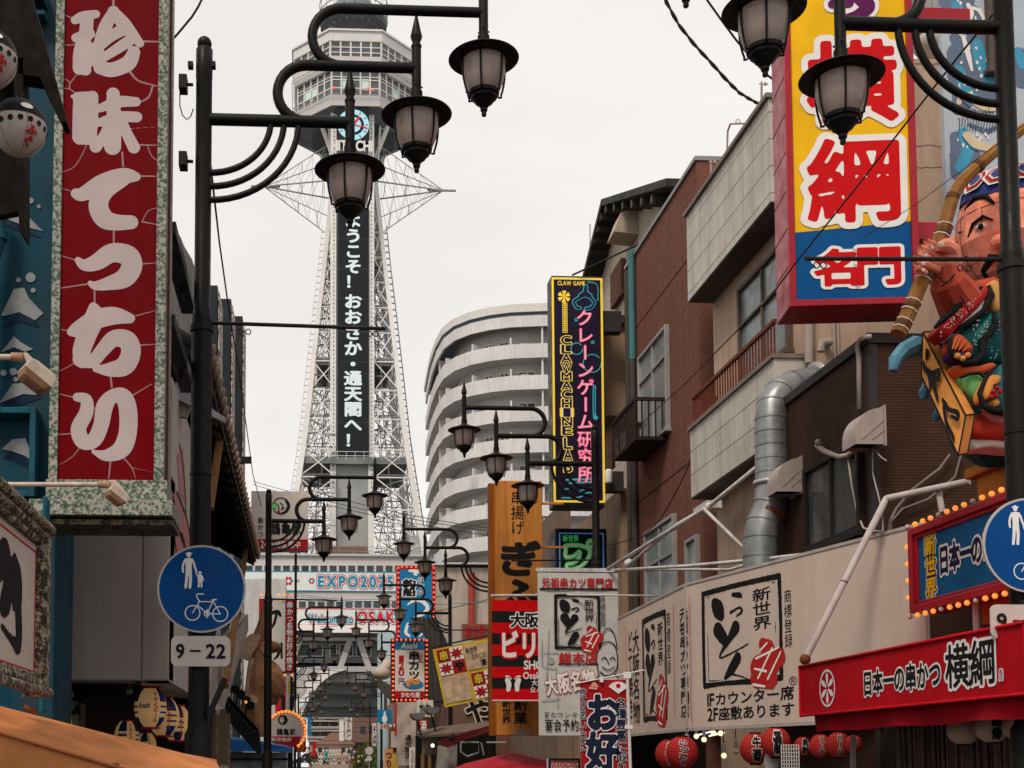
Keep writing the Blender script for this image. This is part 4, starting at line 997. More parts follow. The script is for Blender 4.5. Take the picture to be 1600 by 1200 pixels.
for pts in ([(280, 695), (286, 740), (290, 800)], [(276, 770), (292, 815), (300, 870)], [(280, 832), (296, 890), (304, 980)], [(272, 840), (284, 930), (300, 1020)]): mk.append([(x, y, .7) for x, y in pts])
strokes(Ps, mk, INK, sh, n=300, h=.006, name='mural_line')
# hall interior
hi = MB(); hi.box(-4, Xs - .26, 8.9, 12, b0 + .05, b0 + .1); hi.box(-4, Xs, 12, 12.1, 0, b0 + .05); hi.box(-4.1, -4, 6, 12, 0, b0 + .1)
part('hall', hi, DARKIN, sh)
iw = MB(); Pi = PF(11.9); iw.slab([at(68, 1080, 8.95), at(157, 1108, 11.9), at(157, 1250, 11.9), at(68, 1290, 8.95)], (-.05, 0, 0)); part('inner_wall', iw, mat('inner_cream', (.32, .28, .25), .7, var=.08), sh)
qP = PO(at(68, 1090, 8.95), at(157, 1112, 11.9))
strokes(qP, [[(112, 1115, 1), (123, 1108, 3), (124, 1130, 1.5)], [(136, 1120, 1), (139, 1135, 1.6)], [(150, 1120, 1), (151, 1140, 1)]], INK, sh, h=.004, name='wall_writing')
bl = MB(); 
for x, y in ((110, 1085), (202, 1079)): bl.ball(at(x, y, 9.6), .03, 10, 8); bl.tube([at(x, y, 9.6), at(x, 1064, 9.6)], .008, 6)
part('hanging_bulb', bl, GREYF, sh)
# lanterns in the hall
LCR = mat('lantern_cream', (.75, .45, .19), .55, var=.08, pat='ridge', p=.011, ax='z', bump=.5, emit=.16); LBL = mat('lantern_blue', (.01, .035, .16), .5, var=.1); LRD = mat('lantern_red_paint', (.42, .02, .02), .5, var=.1)  # faint glow added to the cream paper, which hangs in shade
def beer_lantern(px, py, r, Y, label, turn=0):
    c = at(px, py, Y); R = r * Y / F
    o = T('paper_lantern', label, 'lantern', c, 'striped beer lanterns hanging in the shop hall')
    mb = MB(); n = 40; prof = [(R * math.sqrt(1 - (.88 * (i / 10 - 1)) ** 2), R * 1.2 * (i / 10 - 1)) for i in range(21)]
    mb.lathe(c, prof, n, cap=False)
    for i, f in enumerate(mb.f):
        col = i % n; row = i // n; sect = ((col + turn) // 5) % 8
        mb.m[i] = 0
        if sect in (1, 4, 7): mb.m[i] = 1 if (row < 5 or row > 13 or row % 3 == 1) else 0
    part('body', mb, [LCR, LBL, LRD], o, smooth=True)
    part('rim', MB().lathe(c, [(R * .5, R * 1.19), (R * .64, R * 1.2), (R * .64, R * 1.3), (R * .5, R * 1.31)], 24).lathe(c, [(R * .5, -R * 1.32), (R * .64, -R * 1.3), (R * .64, -R * 1.2), (R * .5, -R * 1.19)], 24), LRD, o)
    dr = Drum(c, R, lambda b: R * math.sqrt(max(.1, 1 - (.88 * b / R / 1.2) ** 2)) + .003, -pi / 2)
    text(dr, 'アサヒビール', (R * .3, -R * .95, R * .62, R * .95), LRD, o, wt=.035, vert=True, h=.003, n=30)
    text(dr, 'アサヒビール', (-R * 1.25, -R * .95, -R * .95, R * .95), LRD, o, wt=.035, vert=True, h=.003, n=30)
    text(dr, 'Asahi', (-R * .62, -R * .05, R * .12, R * .3), LBL, o, wt=.03, h=.004, n=40, slant=.25)
    return o
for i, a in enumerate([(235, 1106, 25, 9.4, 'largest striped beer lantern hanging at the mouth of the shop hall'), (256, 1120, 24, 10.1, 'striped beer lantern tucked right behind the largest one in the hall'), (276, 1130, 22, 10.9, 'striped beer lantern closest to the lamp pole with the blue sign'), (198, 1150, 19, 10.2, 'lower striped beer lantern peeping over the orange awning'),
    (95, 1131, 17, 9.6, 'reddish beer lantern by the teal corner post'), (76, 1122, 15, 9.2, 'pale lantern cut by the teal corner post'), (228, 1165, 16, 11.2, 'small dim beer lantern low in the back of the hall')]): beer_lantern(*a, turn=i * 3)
# ---- tiled roof house beyond
th_ = T('tiled_house', 'old house with dark tiled eave and bare timber braces beyond the pink mural', 'house', (-1.5, 14, 0))
EX = -.775; ez = 4.62; y0, y1 = 9.3, 18.6
RT = mat('roof_tile', (.05, .045, .042), .5, var=.3, scale=6); SOF = mat('eave_soffit', (.035, .025, .02), .8, var=.3)
rf = MB(); rf.slab([(EX, y0, ez), (EX, y1, ez), (-3.2, y1, ez + 1.3), (-3.2, y0, ez + 1.3)], (0, 0, .1)); part('roof', rf, RT, th_)
tl = MB(); cpz = MB()
y = y0
while y < y1:
    tl.tube([(EX + .03, y, ez + .1), (-2.4, y, ez + .1 + 1.3 * 1.63 / 2.43)], .05, 8); cpz.tube([(EX + .06, y, ez + .09), (EX + .025, y, ez + .1)], .062, 12); y += .27
part('tile_row', tl, RT, th_, smooth=60); part('tile_end', cpz, mat('tile_end', (.2, .13, .09), .5, var=.3, scale=10), th_, smooth=50)
rfts = MB(); y = y0 + .1
while y < y1:
    rfts.slab([(EX - .02, y, ez - .005), (EX - .02, y + .06, ez - .005), (-1.9, y + .06, ez + .58), (-1.9, y, ez + .58)], (0, 0, -.07)); y += .45
part('rafter', rfts, SOF, th_)
part('wall', MB().box(-3, -1.5, 10.95, 18.6, 0, ez + .35), mat('house_wall', (.05, .04, .035), .8, var=.3), th_)
part('gable_board', MB().slab([at(274, 650, 9.28), at(292, 652, 9.28), at(306, 612, 9.28), at(274, 596, 9.28)], (0, .05, 0)), mat('plaster', (.35, .3, .24), .8, var=.15), th_)
part('barge_board', MB().slab([at(274, 622, 9.22), at(352, 660, 9.22), at(352, 652, 9.22), at(274, 602, 9.22)], (0, .05, 0)), mat('grey_flashing', (.3, .3, .31), .5, var=.1), th_)
bz = MB()
for (p, q, Ya, Yb) in (((347, 662), (328, 795), 11.6, 11.2), ((386, 842), (376, 925), 17.5, 17), ((375, 920), (352, 1072), 13.6, 12.2)):
    bz.tube([at(*p, Ya), at(*q, Yb)], .045, 4)
part('brace', bz, mat('brace_timber', (.3, .15, .07), .7, pat='wood', p=3, col2=(.2, .09, .04)), th_)
ob = MB(); ob.slab([at(303, 1075, 10.8), at(350, 1000, 12.4), at(388, 960, 16), at(388, 985, 16), at(350, 1108, 12.4), at(330, 1108, 11)], (-.06, 0, 0)); part('side_board', ob, mat('side_board', (.34, .29, .26), .7, var=.15, streak=.3), th_)
pn = MB(); y = 11.2
vs_ = MB()
for k in range(9): x = 333 + k * 3.2; vs_.tube([at(x, 1115, 13), at(x, 1200, 13)], .012, 4)
part('lattice', vs_, mat('lattice_wood', (.2, .13, .07), .7), th_)
# ---- concrete block and dark finned building behind
cb_ = T('concrete_building', 'rough grey concrete building showing between the red sign and the lamp pole', 'building', (-3, 23, 0))
Pq = PL(-2.3)
part('wall', MB().prism(Pq, [Pq.ab(255, 1195), Pq.ab(255, 325), Pq.ab(283, 372), Pq.ab(288, 385), Pq.ab(300, 405), Pq.ab(312, 440), Pq.ab(312, 1195)], -1.5, 0), mat('board_concrete', (.2, .19, .18), .85, var=.2, scale=2, pat='vsiding', p=.22, q=.7, col2=(.11, .105, .1), streak=.4), cb_)
db = T('panelled_building', 'dark blue-grey panelled building with four projecting fins edged in speckled stone', 'building', (-3, 34, 0))
DPN = mat('dark_panel', (.022, .027, .033), .45, var=.12, scale=1); MOS = mat('mosaic_edge', (.5, .42, .36), .6, pat='speckle', p=7, col2=(.06, .05, .05))
for (xl, xr, yt, Yk) in ((293, 318, 440, 27), (318, 340, 446, 29), (340, 361, 467, 32), (362, 379, 494, 35)):
    Pk = PF(Yk); f = MB(); f.pbox(Pk, *Pk.box(xl - 30, 1195, xr, yt), -1.2, 0); part('fin', f, DPN, db)
    e = MB(); Pe = Pn((Pk.hit(xr, 600).x, Yk, 0), (0, 1, 0)); e.pbox(Pe, .01, .3, 1.15, Pk.ab(0, yt)[1] - .06, .001, .03); part('fin_edge', e, MOS, db)
part('rail', MB().tube([at(378, 719, 35), at(393, 719, 35)], .12, 4), IRON, db)
# ================================================================ RIGHT SIDE BUILDINGS
def window(P, bx, parent, m=GREYF, glass=None, nv=2, tr=None, t=.05, depth=.07, name='window'):
    """sliding window set into a wall plane: frame proud of the wall, glass panes behind it"""
    f = MB(); a0, b0, a1, b1 = bx; f.frame(P, a0, b0, a1, b1, t, .001, depth)
    for k in range(1, nv): a = a0 + (a1 - a0) * k / nv; f.pbox(P, a - t * .45, b0 + t, a + t * .45, b1 - t, .001, depth * .8)
    if tr: b = b0 + (b1 - b0) * tr; f.pbox(P, a0 + t, b - t * .45, a1 - t, b + t * .45, .002, depth * .85)
    f.pbox(P, a0 - .03, b0 - .05, a1 + .03, b0, .001, depth + .03)
    o = part(name, f, m, parent, bev=.004)
    part('glass', MB().pbox(P, a0 + t, b0 + t, a1 - t, b1 - t, .001, depth * .4), glass or FROST, o)
    return o
FROST = mat('frosted_glass', (.17, .2, .2), .25, var=.25, scale=3, spec=.5, bump=.08)
STUC = mat('red_stucco', (.165, .068, .05), .85, var=.3, scale=22, pat='vsiding', p=.62, q=.35, col2=(.07, .025, .02), streak=.25, bump=.15)
# ---- red-brown stucco building
rb = T('stucco_building', 'red-brown stucco building with tall frosted windows and small iron balcony', 'building', (6.5, 18.2, 0))
X = 5.2; P = PR(X); zt = 9.7
ya, yb = P.hit(1098, 800).y, P.hit(984, 800).y
part('wall', MB().box(X, 9.5, ya, yb, 0, zt), STUC, rb)
part('parapet', MB().box(X - .03, 9.5, ya - .02, yb + .03, zt + .002, zt + .06), mat('parapet_grey', (.25, .24, .24), .5, .2), rb)
jl = MB()
for (x, y) in ((1040, 451), (1040, 752)): b = P.ab(x, y)[1]; jl.pbox(P, -yb, b - .012, -ya, b + .012, .0, .003)
part('joint', jl, mat('joint_dark', (.05, .02, .016), .8), rb)
def bxp(P, xl, xr, yt_l, yb_l): a0 = P.ab(xl, 500)[0]; a1 = P.ab(xr, 500)[0]; return (a0, P.ab(xl, yb_l)[1], a1, P.ab(xl, yt_l)[1])
window(P, (P.ab(1004, 700)[0], P.ab(1049, 668)[1], P.ab(1049, 700)[0], P.ab(1049, 503)[1]), rb, nv=2, tr=.72)
window(P, (P.ab(1010, 700)[0], P.ab(1056, 960)[1], P.ab(1056, 700)[0], P.ab(1056, 803)[1]), rb, nv=2, tr=.62)
window(P, (P.ab(1074, 700)[0], P.ab(1092, 960)[1], P.ab(1092, 700)[0], P.ab(1092, 836)[1]), rb, nv=1)
dp = MB(); a, b = P.ab(992, 392); a2, b2 = P.ab(992, 565); dp.tube([P.w(a, b, .06), P.w(a, b2, .06)], .055, 12)
part('green_pipe', dp, mat('verdigris_pipe', (.06, .16, .17), .5, var=.15), rb, smooth=50)
dp = MB(); dp.tube([P.w(a, b2, .06), P.w(a, 0, .06)], .05, 12); a = P.ab(984, 430)[0]; dp.tube([P.w(a + .02, P.ab(984, 425)[1], .05), P.w(a + .02, 1, .05)], .05, 10)
part('drain_pipe', dp, mat('brown_pipe', (.06, .05, .045), .5, var=.2), rb, smooth=50)
bc = T('iron_balcony', 'small dark iron flower balcony under the upper frosted window of the red-brown building', 'balcony', (5.0, 18.2, 6.3))
y0, y1 = 17.55, 18.85; Xb = 4.72; zb, zr_ = 6.34, 6.86
f = MB(); f.box(Xb, X, y0, y1, zb - .05, zb); f.box(Xb - .02, Xb + .02, y0, y1, zr_, zr_ + .05); f.box(Xb, X, y0 - .02, y0 + .02, zr_, zr_ + .05); f.box(Xb, X, y1 - .02, y1 + .02, zr_, zr_ + .05)
y = y0
while y <= y1 + .001: f.box(Xb - .01, Xb + .01, y - .01, y + .01, zb, zr_); y += .108
for k in range(1, 5): x = Xb + .1 * k; f.box(x - .01, x + .01, y0 - .01, y0 + .01, zb, zr_); f.box(x - .01, x + .01, y1 - .01, y1 + .01, zb, zr_)
part('railing', f, mat('balcony_iron', (.03, .02, .018), .6, var=.3, scale=12), bc)
# ---- beige building with tiled balconies
BEIGE = mat('beige_render', (.47, .335, .245), .85, var=.1, scale=3, streak=.28, bump=.1)
bb = T('beige_building', 'old beige rendered building with two tiled balcony bands and red-brown railing', 'building', (6.4, 13.7, 0))
Xw = 5.12; Xo = 4.8; yn = 12.42; yf = 15.25
part('wall', MB().box(Xw, 9.5, yn, yf, 0, 8.5), BEIGE, bb)
part('stair_tower', MB().box(at(1425, 300, yn).x, 9.5, yn + .004, yn + 2, 8.4, at(1460, 92, yn).z), BEIGE, bb)
TILE = mat('metal_tile', (.52, .475, .42), .5, var=.12, scale=2, pat='tile', p=.3, q=.29, col2=(.1, .095, .09), streak=.3, bump=.6)
P = PR(Xo)
z0, z1 = P.ab(1095, 447)[1], 8.56
part('upper_balcony', MB().box(Xo, Xw - .002, yn, yf, z0, z1), TILE, bb); part('coping', MB().box(Xo - .04, Xw, yn - .03, yf + .03, z1 + .002, z1 + .05), mat('coping_brown', (.2, .16, .13), .6, var=.2), bb)
so_ = MB(); 
for k in range(9): so_.box(Xo + .01 + k * .035, Xo + .04 + k * .035, yn, yf, z0 - .014, z0 - .003)
part('soffit', so_, mat('soffit_slats', (.12, .1, .09), .8, var=.2), bb)
z2, z3 = P.ab(1100, 765)[1], P.ab(1100, 655)[1]
part('lower_balcony', MB().box(Xo, Xw - .002, yn, yf, z2, z3), TILE, bb); part('coping', MB().box(Xo - .03, Xw, yn - .02, yf + .02, z3 + .002, z3 + .05), MATS['coping_brown'], bb)
so_ = MB()
for k in range(9): so_.box(Xo + .01 + k * .035, Xo + .04 + k * .035, yn, yf, z2 - .014, z2 - .003)
part('soffit', so_, MATS['soffit_slats'], bb)
rl = MB(); zr0, zr1 = P.ab(1110, 640)[1], P.ab(1110, 597)[1]
rl.box(Xo + .0, Xo + .04, yn, yf - .1, zr1, zr1 + .04); rl.box(Xo, Xo + .04, yn, yf - .1, zr0 - .04, zr0)
y = yn + .02
while y < yf - .1: rl.box(Xo + .012, Xo + .028, y, y + .016, zr0, zr1); y += .09
rl.box(Xo, Xw, yf - .12, yf - .09, zr1, zr1 + .04); rl.box(Xo, Xw, yf - .12, yf - .09, zr0 - .04, zr0)
part('railing', rl, mat('railing_red', (.14, .035, .02), .6, var=.25, scale=10), bb)
Pw = PR(Xw)
window(Pw, (-14.2, zr0 + .15, -12.7, z0 - .25), bb, mat('bronze_frame', (.1, .075, .06), .5, var=.1), nv=2, tr=.62)
window(Pw, (-13.3, .9, -12.6, 3.4 + 1), bb, MATS['bronze_frame'], nv=1)
pc_ = MB(); Pe = PF(yn)
def v_(x0, y0, x1, y1, r, h=.05): pc_.tube([Pe.w(*Pe.ab(x0, y0), h), Pe.w(*Pe.ab(x1, y1), h)], r, 10)
v_(1261, 480, 1261, 570, .045); v_(1300, 480, 1304, 580, .016, .02); v_(1307, 480, 1309, 560, .014, .02)
pc_.tube([Pe.w(*Pe.ab(1290, 541), .02), Pe.w(*Pe.ab(1288, 541), .14), Pe.w(*Pe.ab(1275, 543), .15), Pe.w(*Pe.ab(1273, 557), .15)], .04, 10)
part('wall_pipe', pc_, mat('pipe_beige', (.4, .34, .29), .6, var=.12), bb, smooth=50)
cr2 = []
for x0, x1, y in ((1429, 1497, 228), (1432, 1497, 262), (1430, 1470, 100)): cr2.append([(x0 + (x1 - x0) * k / 9, y + random.uniform(-1.5, 1.5), .55) for k in range(10)])
strokes(Pe, cr2, mat('crack_dark', (.12, .09, .07), .9), bb, n=260, h=.002, name='crack')
# roof tank, loops and brackets of the beige building
tk_ = MB(); q = at(1462, 70, 13.2); tk_.ball(q, .22, 20, 12, sx=1.1, sz=.7); S('roof_tank', tk_, mat('tank_grey', (.38, .34, .31), .6, var=.2, streak=.3), 'grey rounded water tank on the roof behind the yellow sign', 'tank', smooth=True)
cs = MB(); Pk = PF(13.6); cs.pbox(Pk, *Pk.box(1440, 42, 1492, -40), -.5, 0); S('roof_shed', cs, mat('corrugated_grey', (.3, .3, .29), .6, pat='vsiding', p=.09, q=3, col2=(.16, .16, .155), ax='xz', var=.1), 'corrugated grey rooftop shed above the red beam of the yellow sign', 'shed')
hp = MB(); Pq = PR(4.95)
def hq(x, y): return Pq.hit(x, y)
hp.tube([hq(1136, 240), hq(1137, 205), hq(1141, 194), hq(1147, 193), hq(1166, 193)], .012, 8); hp.tube([hq(1150, 193), hq(1150, 188), hq(1153, 186), hq(1156, 188), hq(1156, 193)], .005, 6)
S('roof_ladder_rail', hp, mat('rail_pinkish', (.4, .3, .26), .6), 'bent pinkish roof handrail above the tiled parapet', 'handrail', smooth=50)
ib = MB()
for x, y0_, y1_ in ((1190, 128, 172), (1111, 250, 290)): ib.tube([hq(x, y0_), hq(x, y1_)], .014, 6); ib.tube([hq(x - 4, y0_ + 3), hq(x + 10, y0_ + 4)], .006, 5); ib.ball(hq(x + 6, y0_ + 3), .02, 8, 6)
S('cable_bracket', ib, mat('rail_pinkish', '#888'), 'slim insulator posts fixed along the tiled parapet edge', 'bracket')
# ---- brown sided building
BRN = mat('brown_siding', (.055, .027, .018), .7, var=.16, scale=4, pat='siding', p=.026, q=2.5, col2=(.034, .017, .011), bump=.3)
wb2 = T('siding_building', 'low brown clapboard building with sloping trim, vent hoods and one dark window', 'building', (5.6, 11.2, 0))
X = 4.75; y0, y1 = 10.15, 12.38; zt = 5.16
part('wall', MB().box(X, 7.6, y0, y1, 0, zt), BRN, wb2)
tm = MB(); tm.box(X - .03, 7.6, y0 - .03, y1, zt + .002, zt + .09); tm.box(X - .015, X + .06, y0 - .015, y0 + .06, 0, zt)
part('trim', tm, mat('dark_trim', (.04, .035, .033), .5, var=.1), wb2, bev=.004)
P = PR(X)
window(P, (P.ab(1263, 700)[0], P.ab(1263, 866)[1], P.ab(1351, 700)[0], P.ab(1263, 735)[1]), wb2, mat('black_frame', (.02, .017, .016), .4), mat('clear_glass', (.06, .06, .058), .06, var=.6, scale=2.5, spec=.9), nv=2)
HOOD = mat('hood_pinkgrey', (.36, .3, .27), .5, .0, var=.1, scale=6, streak=.2)
def hood(xl, xr, yt, yb, label):
    P = PR(X); yA, yB = P.hit(xr, yb).y, P.hit(xr, yb).y + .26; zB = P.hit(xr, yb).z; h = (P.hit(xr, yt).z - zB); d = .25
    o = T('vent_hood', label, 'vent hood', (X, yA, zB), 'curved vent hoods on the brown siding'); n = 10
    prof = [(X - d * sin(pi / 2 * k / n) ** .8, zB + h * .25 + h * .75 * cos(pi / 2 * k / n)) for k in range(n + 1)] + [(X - d, zB)]
    m = MB(); k = len(prof)
    m.add([(x, y, z) for y in (yA, yB) for x, z in prof], [(i, i + 1, k + i + 1, k + i) for i in range(k - 1)])
    m.add([(x, yA, z) for x, z in prof] + [(X, yA, zB)], [list(range(k + 1))]); m.add([(x, yB, z) for x, z in prof] + [(X, yB, zB)], [list(range(k + 1))[::-1]])
    part('shell', m, HOOD, o, smooth=40)
    part('opening', MB().box(X - d + .02, X - .005, yA + .02, yB - .02, zB + .03, zB + .035), DARKIN, o)  # dark sheet across the mouth, its colour standing for the shade inside
    fl_ = MB(); Pf = PF(yA); 
    for t in (.1, .45): fl_.tube([(X - d * .9 + t * d, yA - .003, zB + .04), (X - .01, yA - .003, zB + h * (.75 - t * .8))], .004, 4)
    fl_.box(X - .012, X, yA - .02, yB + .02, zB - .015, zB + h + .02)
    part('flange', fl_, HOOD, o)
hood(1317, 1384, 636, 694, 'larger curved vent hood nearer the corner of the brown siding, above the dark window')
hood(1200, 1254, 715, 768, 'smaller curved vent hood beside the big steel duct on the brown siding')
wr = MB()
def pth(P, pts, r, h=.02, n=6): wr.tube([P.w(*P.ab(x, y), h) for x, y in pts], r, n)
pth(P, [(1352, 640), (1351, 560), (1349, 540), (1353, 531), (1362, 527), (1368, 526)], .022, .05, 10)
S('conduit_pipe', wr, MATS['pipe_beige'], 'pale flexible conduit rising from the larger vent hood over the roof trim', 'conduit', smooth=True)
wr = MB(); pth(P, [(1291, 690), (1286, 697), (1300, 706), (1322, 714), (1336, 712), (1344, 703)], .026, .06, 10); wr.ball(P.w(*P.ab(1290, 691), .07), .03, 8, 6)
S('taped_pipe', wr, mat('taped_grey', (.34, .27, .22), .8, var=.3, scale=20), 'crooked taped pipe hanging over the top of the dark window', 'pipe', smooth=True)
wr = MB(); pth(P, [(1334, 718), (1340, 760), (1348, 800), (1358, 825), (1375, 830), (1386, 830)], .009, .05); S('hanging_wire', wr, MATS['pipe_beige'], 'pale wire drooping across the dark window to the corner', 'wire')
wr = MB(); pth(P, [(1370, 700), (1371, 740), (1380, 775), (1386, 800), (1387, 830)], .006, .04); pth(P, [(1372, 702), (1385, 715), (1393, 720)], .005, .04); S('hanging_wire', wr, MATS['pipe_beige'], 'thin pale wire dropping from the larger vent hood', 'wire')
wr = MB(); wr.tube([at(1484, 710, 10.1), at(1468, 732, 10.1), at(1425, 765, 10.1), at(1400, 795, 10.1), at(1390, 815, 10.0), at(1388, 900, 10.0), at(1395, 1000, 10.0)], .01, 6)
wr.tube([at(1503, 705, 10.1), at(1492, 745, 10.1), at(1450, 780, 10.1), at(1410, 795, 10.1), at(1392, 815, 10.0), at(1391, 900, 10.0)], .008, 6); S('hanging_wire', wr, mat('wire_pinkgrey', (.2, .16, .15), .7), 'bundle of grey wires looping from the fisherman figure down the brown corner', 'wire')
# ---- steel duct
DUC = mat('galvanised', (.27, .28, .28), .42, .55, var=.25, scale=5, streak=.35)
du = T('steel_duct', 'large galvanised spiral duct bending over the roof edge and dropping beside the brown siding', 'duct', at(1195, 890, 12.1))
c = [at(1320, 580, 12.35), at(1275, 590, 12.25)] + [at(1275 - 72 * sin(radians(t)) , 590 + 62 - 62 * cos(radians(t)) + 0, 12.15) for t in (20, 45, 70, 90)] + [at(1203, 700, 12.1), at(1204, 760, 12.1), at(1208, 790, 12.1), at(1210, 880, 12.1), at(1205, 1000, 12.1)]
c = [at(1330, 586, 12.35), at(1270, 596, 12.25), at(1240, 602, 12.2), at(1220, 612, 12.15), at(1208, 630, 12.12), at(1205, 655, 12.1), at(1206, 760, 12.1), at(1204, 790, 12.1), at(1194, 815, 12.1), at(1188, 840, 12.1), at(1188, 900, 12.1), at(1188, 1010, 12.1)]
part('pipe', MB().tube(c, [.15, .15, .152, .155, .158, .16, .16, .16, .165, .17, .17, .17], 24), DUC, du, smooth=50)
rg_ = MB()
for i in range(len(c) - 1):
    m_ = max(1, int((c[i + 1] - c[i]).length / .13))
    for k in range(m_):
        p = c[i].lerp(c[i + 1], k / m_); t = (c[i + 1] - c[i]).normalized() * .006; rr_ = .166 if i < 7 else .176; rg_.tube([p - t, p + t], rr_, 24, cap=False)
part('seam_ring', rg_, DUC, du, smooth=50)
part('flange', MB().tube([at(1274, 595, 12.25), at(1280, 594, 12.26)], .19, 24).tube([at(1206, 752, 12.1), at(1206, 758, 12.1)], .18, 24), mat('flange_pale', (.45, .44, .43), .4, .4, var=.1), du, smooth=40)
part('rust_patch', MB().tube([at(1203, 800, 12.1), at(1200, 806, 12.1)], .171, 24, cap=False), mat('rust_orange', (.18, .05, .025), .8, var=.4, scale=20), du)
# ---- gabled house set back, tan building, far right
gh = T('gabled_house', 'set-back house with cream horizontal siding, dark gable eaves and hood vent', 'house', (8, 25, 0))
X = 6.6; P = PR(X)
apx, fb, nb_ = P.ab(970, 322), P.ab(938, 427), P.ab(1062, 303)
SID = mat('cream_siding', (.42, .36, .29), .75, var=.08, pat='siding', p=.42, q=.5, col2=(.14, .11, .09), streak=.15)
part('wall', MB().prism(P, [(fb[0] - .0, 0), (nb_[0], 0), nb_, apx, fb], -3, 0), SID, gh)
ro = MB(); 
def rk(p, q, t=.14): ro.slab([P.w(p[0], p[1], .42), P.w(q[0], q[1], .42), P.w(q[0], q[1], -3), P.w(p[0], p[1], -3)], (0, 0, t))
rk((fb[0] - .25, fb[1] - .35), apx); rk(apx, (nb_[0] + .6, nb_[1] - .15))
part('roof', ro, mat('gable_roof', (.03, .028, .027), .6, var=.2), gh)
rb_ = MB()
for k in range(6):
    for (p, q) in ((fb, apx), (apx, nb_)):
        t = (k + .4) / 6; a = p[0] + (q[0] - p[0]) * t; b = p[1] + (q[1] - p[1]) * t; rb_.pbox(P, a - .06, b - .16, a + .06, b - .02, 0, .4)
part('eave_bracket', rb_, MATS['dark_trim'], gh)
hv = MB(); a, b = P.ab(992, 372); hv.prism(Pn(P.w(a, b), (-1, 0, 0)), [(0, .5), (.35, .4), (.5, 0), (0, -.05)], -.3, .3); hv.v = [tuple(V(q)) for q in hv.v]
part('hood_vent', hv, mat('hood_tan', (.4, .32, .25), .6), gh)
pn_ = MB()
for k in range(7): a = P.ab(963 + k * 2.6, 460)[0]; pn_.pbox(P, a - .05, P.ab(965, 480)[1], a + .05, P.ab(965, 425)[1], .02, .12)
part('louvre', pn_, mat('louvre_brown', (.1, .045, .03), .7), gh)
tb = T('tan_building', 'tan rendered building with projecting bay beyond the red-brown stucco wall', 'building', (6.5, 24, 0))
TAN = mat('tan_render', (.3, .2, .13), .8, var=.1, scale=3, streak=.3)
part('wall', MB().box(5.2, 9, 20.3, 31, 0, 6.2), TAN, tb)
q0, q1 = at(944, 650, 20.6), at(978, 508, 20.6)
part('bay', MB().box(q0.x, 5.6, 20.6, 24.5, q0.z, q1.z), TAN, tb, bev=.02); part('bay_cap', MB().box(q0.x - .15, 5.6, 20.5, 24.6, q1.z + .003, q1.z + .14), MATS['dark_trim'], tb)
q0, q1 = at(948, 730, 20.8), at(984, 650, 20.8)
part('slat_screen', MB().box(q0.x + .15, 5.19, 20.8, 24, q0.z, q1.z - .01), mat('slat_brown', (.2, .1, .05), .7, var=.15, pat='vsiding', p=.09, q=2.5, col2=(.05, .025, .015), ax='yz'), tb)
part('lower_wall', MB().box(at(872, 800, 24).x, 5.19, 24.2, 30, 0, at(872, 790, 24).z), mat('tan_dark', (.2, .14, .1), .8, var=.12, streak=.3), tb)
# ================================================================ mural wall above the brown building
mw = T('mural_wall', 'pale wall painted with blue wave and boat mural above the brown building', 'wall', (6.3, 11.2, 5.3))
Ym = 11.0; P = PF(Ym); a0 = P.ab(1491, 700)[0]
part('wall', MB().box(a0, 8.2, Ym, Ym + .06, 5.26, 9.8), mat('mural_ground', (.42, .47, .52), .6, var=.08, scale=2), mw)
NVY = mat('wave_slate', (.12, .16, .23), .6, var=.1); CYN = mat('wave_cyan', (.06, .3, .46), .6, var=.08); CRM = mat('boat_cream', (.62, .5, .33), .6)
def mst(l, m, nm, h, **k): strokes(P, l, m, mw, h=h, name=nm, n=k.pop('n', 220), **k)
mst([[(1493, -10, 30), (1500, 20, 16), (1515, 45, 10)], [(1505, 90, 26), (1500, 130, 18)], [(1530, 95, 22), (1545, 130, 20), (1550, 170, 6)], [(1497, 170, 10), (1515, 140, 22), (1545, 150, 12)], [(1495, 270, 10), (1500, 230, 14), (1520, 245, 12)], [(1593, 95, 20), (1598, 120, 18)]], NVY, 'wave_dark', .003, rough=.15)
mst([[(1495, 10, 9), (1500, 32, 6)], [(1527, 70, 8), (1532, 95, 10), (1545, 118, 10), (1548, 135, 5)], [(1498, 110, 8), (1508, 140, 8), (1520, 150, 6)], [(1505, 208, 8), (1512, 235, 9), (1500, 262, 8)], [(1590, 80, 6), (1597, 100, 8)]], CYN, 'wave_light', .005)
mst([[(1512, 150, 6), (1535, 165, 7), (1552, 168, 6)], [(1500, 152, 4), (1498, 160, 4)], [(1510, 212, 6), (1525, 225, 7), (1545, 232, 5)]], CRM, 'boat', .006)
mst([[(1494, 60, 10), (1505, 75, 12), (1520, 60, 8)], [(1520, 20, 12), (1530, 50, 14), (1540, 80, 8)], [(1493, 215, 9), (1498, 245, 10), (1510, 265, 8)], [(1515, 195, 3), (1540, 205, 4), (1555, 200, 3)]], NVY, 'wave_dark', .0035, rough=.2)
fm = []
for k in range(70):
    x, y = random.uniform(1494, 1556), random.uniform(-5, 250)
    if 145 < y < 205: continue
    fm.append([(x, y, random.uniform(.8, 2.2)), (x + random.uniform(-1, 1), y + random.uniform(1, 4), random.uniform(.8, 1.8))])
fm += [[(1512, 8, 3), (1517, 22, 4), (1510, 38, 3)], [(1505, 60, 3), (1512, 85, 4), (1518, 110, 2)], [(1515, 12, 2), (1530, 18, 3), (1540, 40, 2)]]
mst(fm, SIGNW, 'foam', .0075, n=320)
ln = []
for k in range(14): x = 1496 + k * 4.3; ln.append([(x, 178 + random.uniform(-8, 8), .5), (x + 3, 188, .5), (x + 1, 204 + random.uniform(-6, 6), .5)])
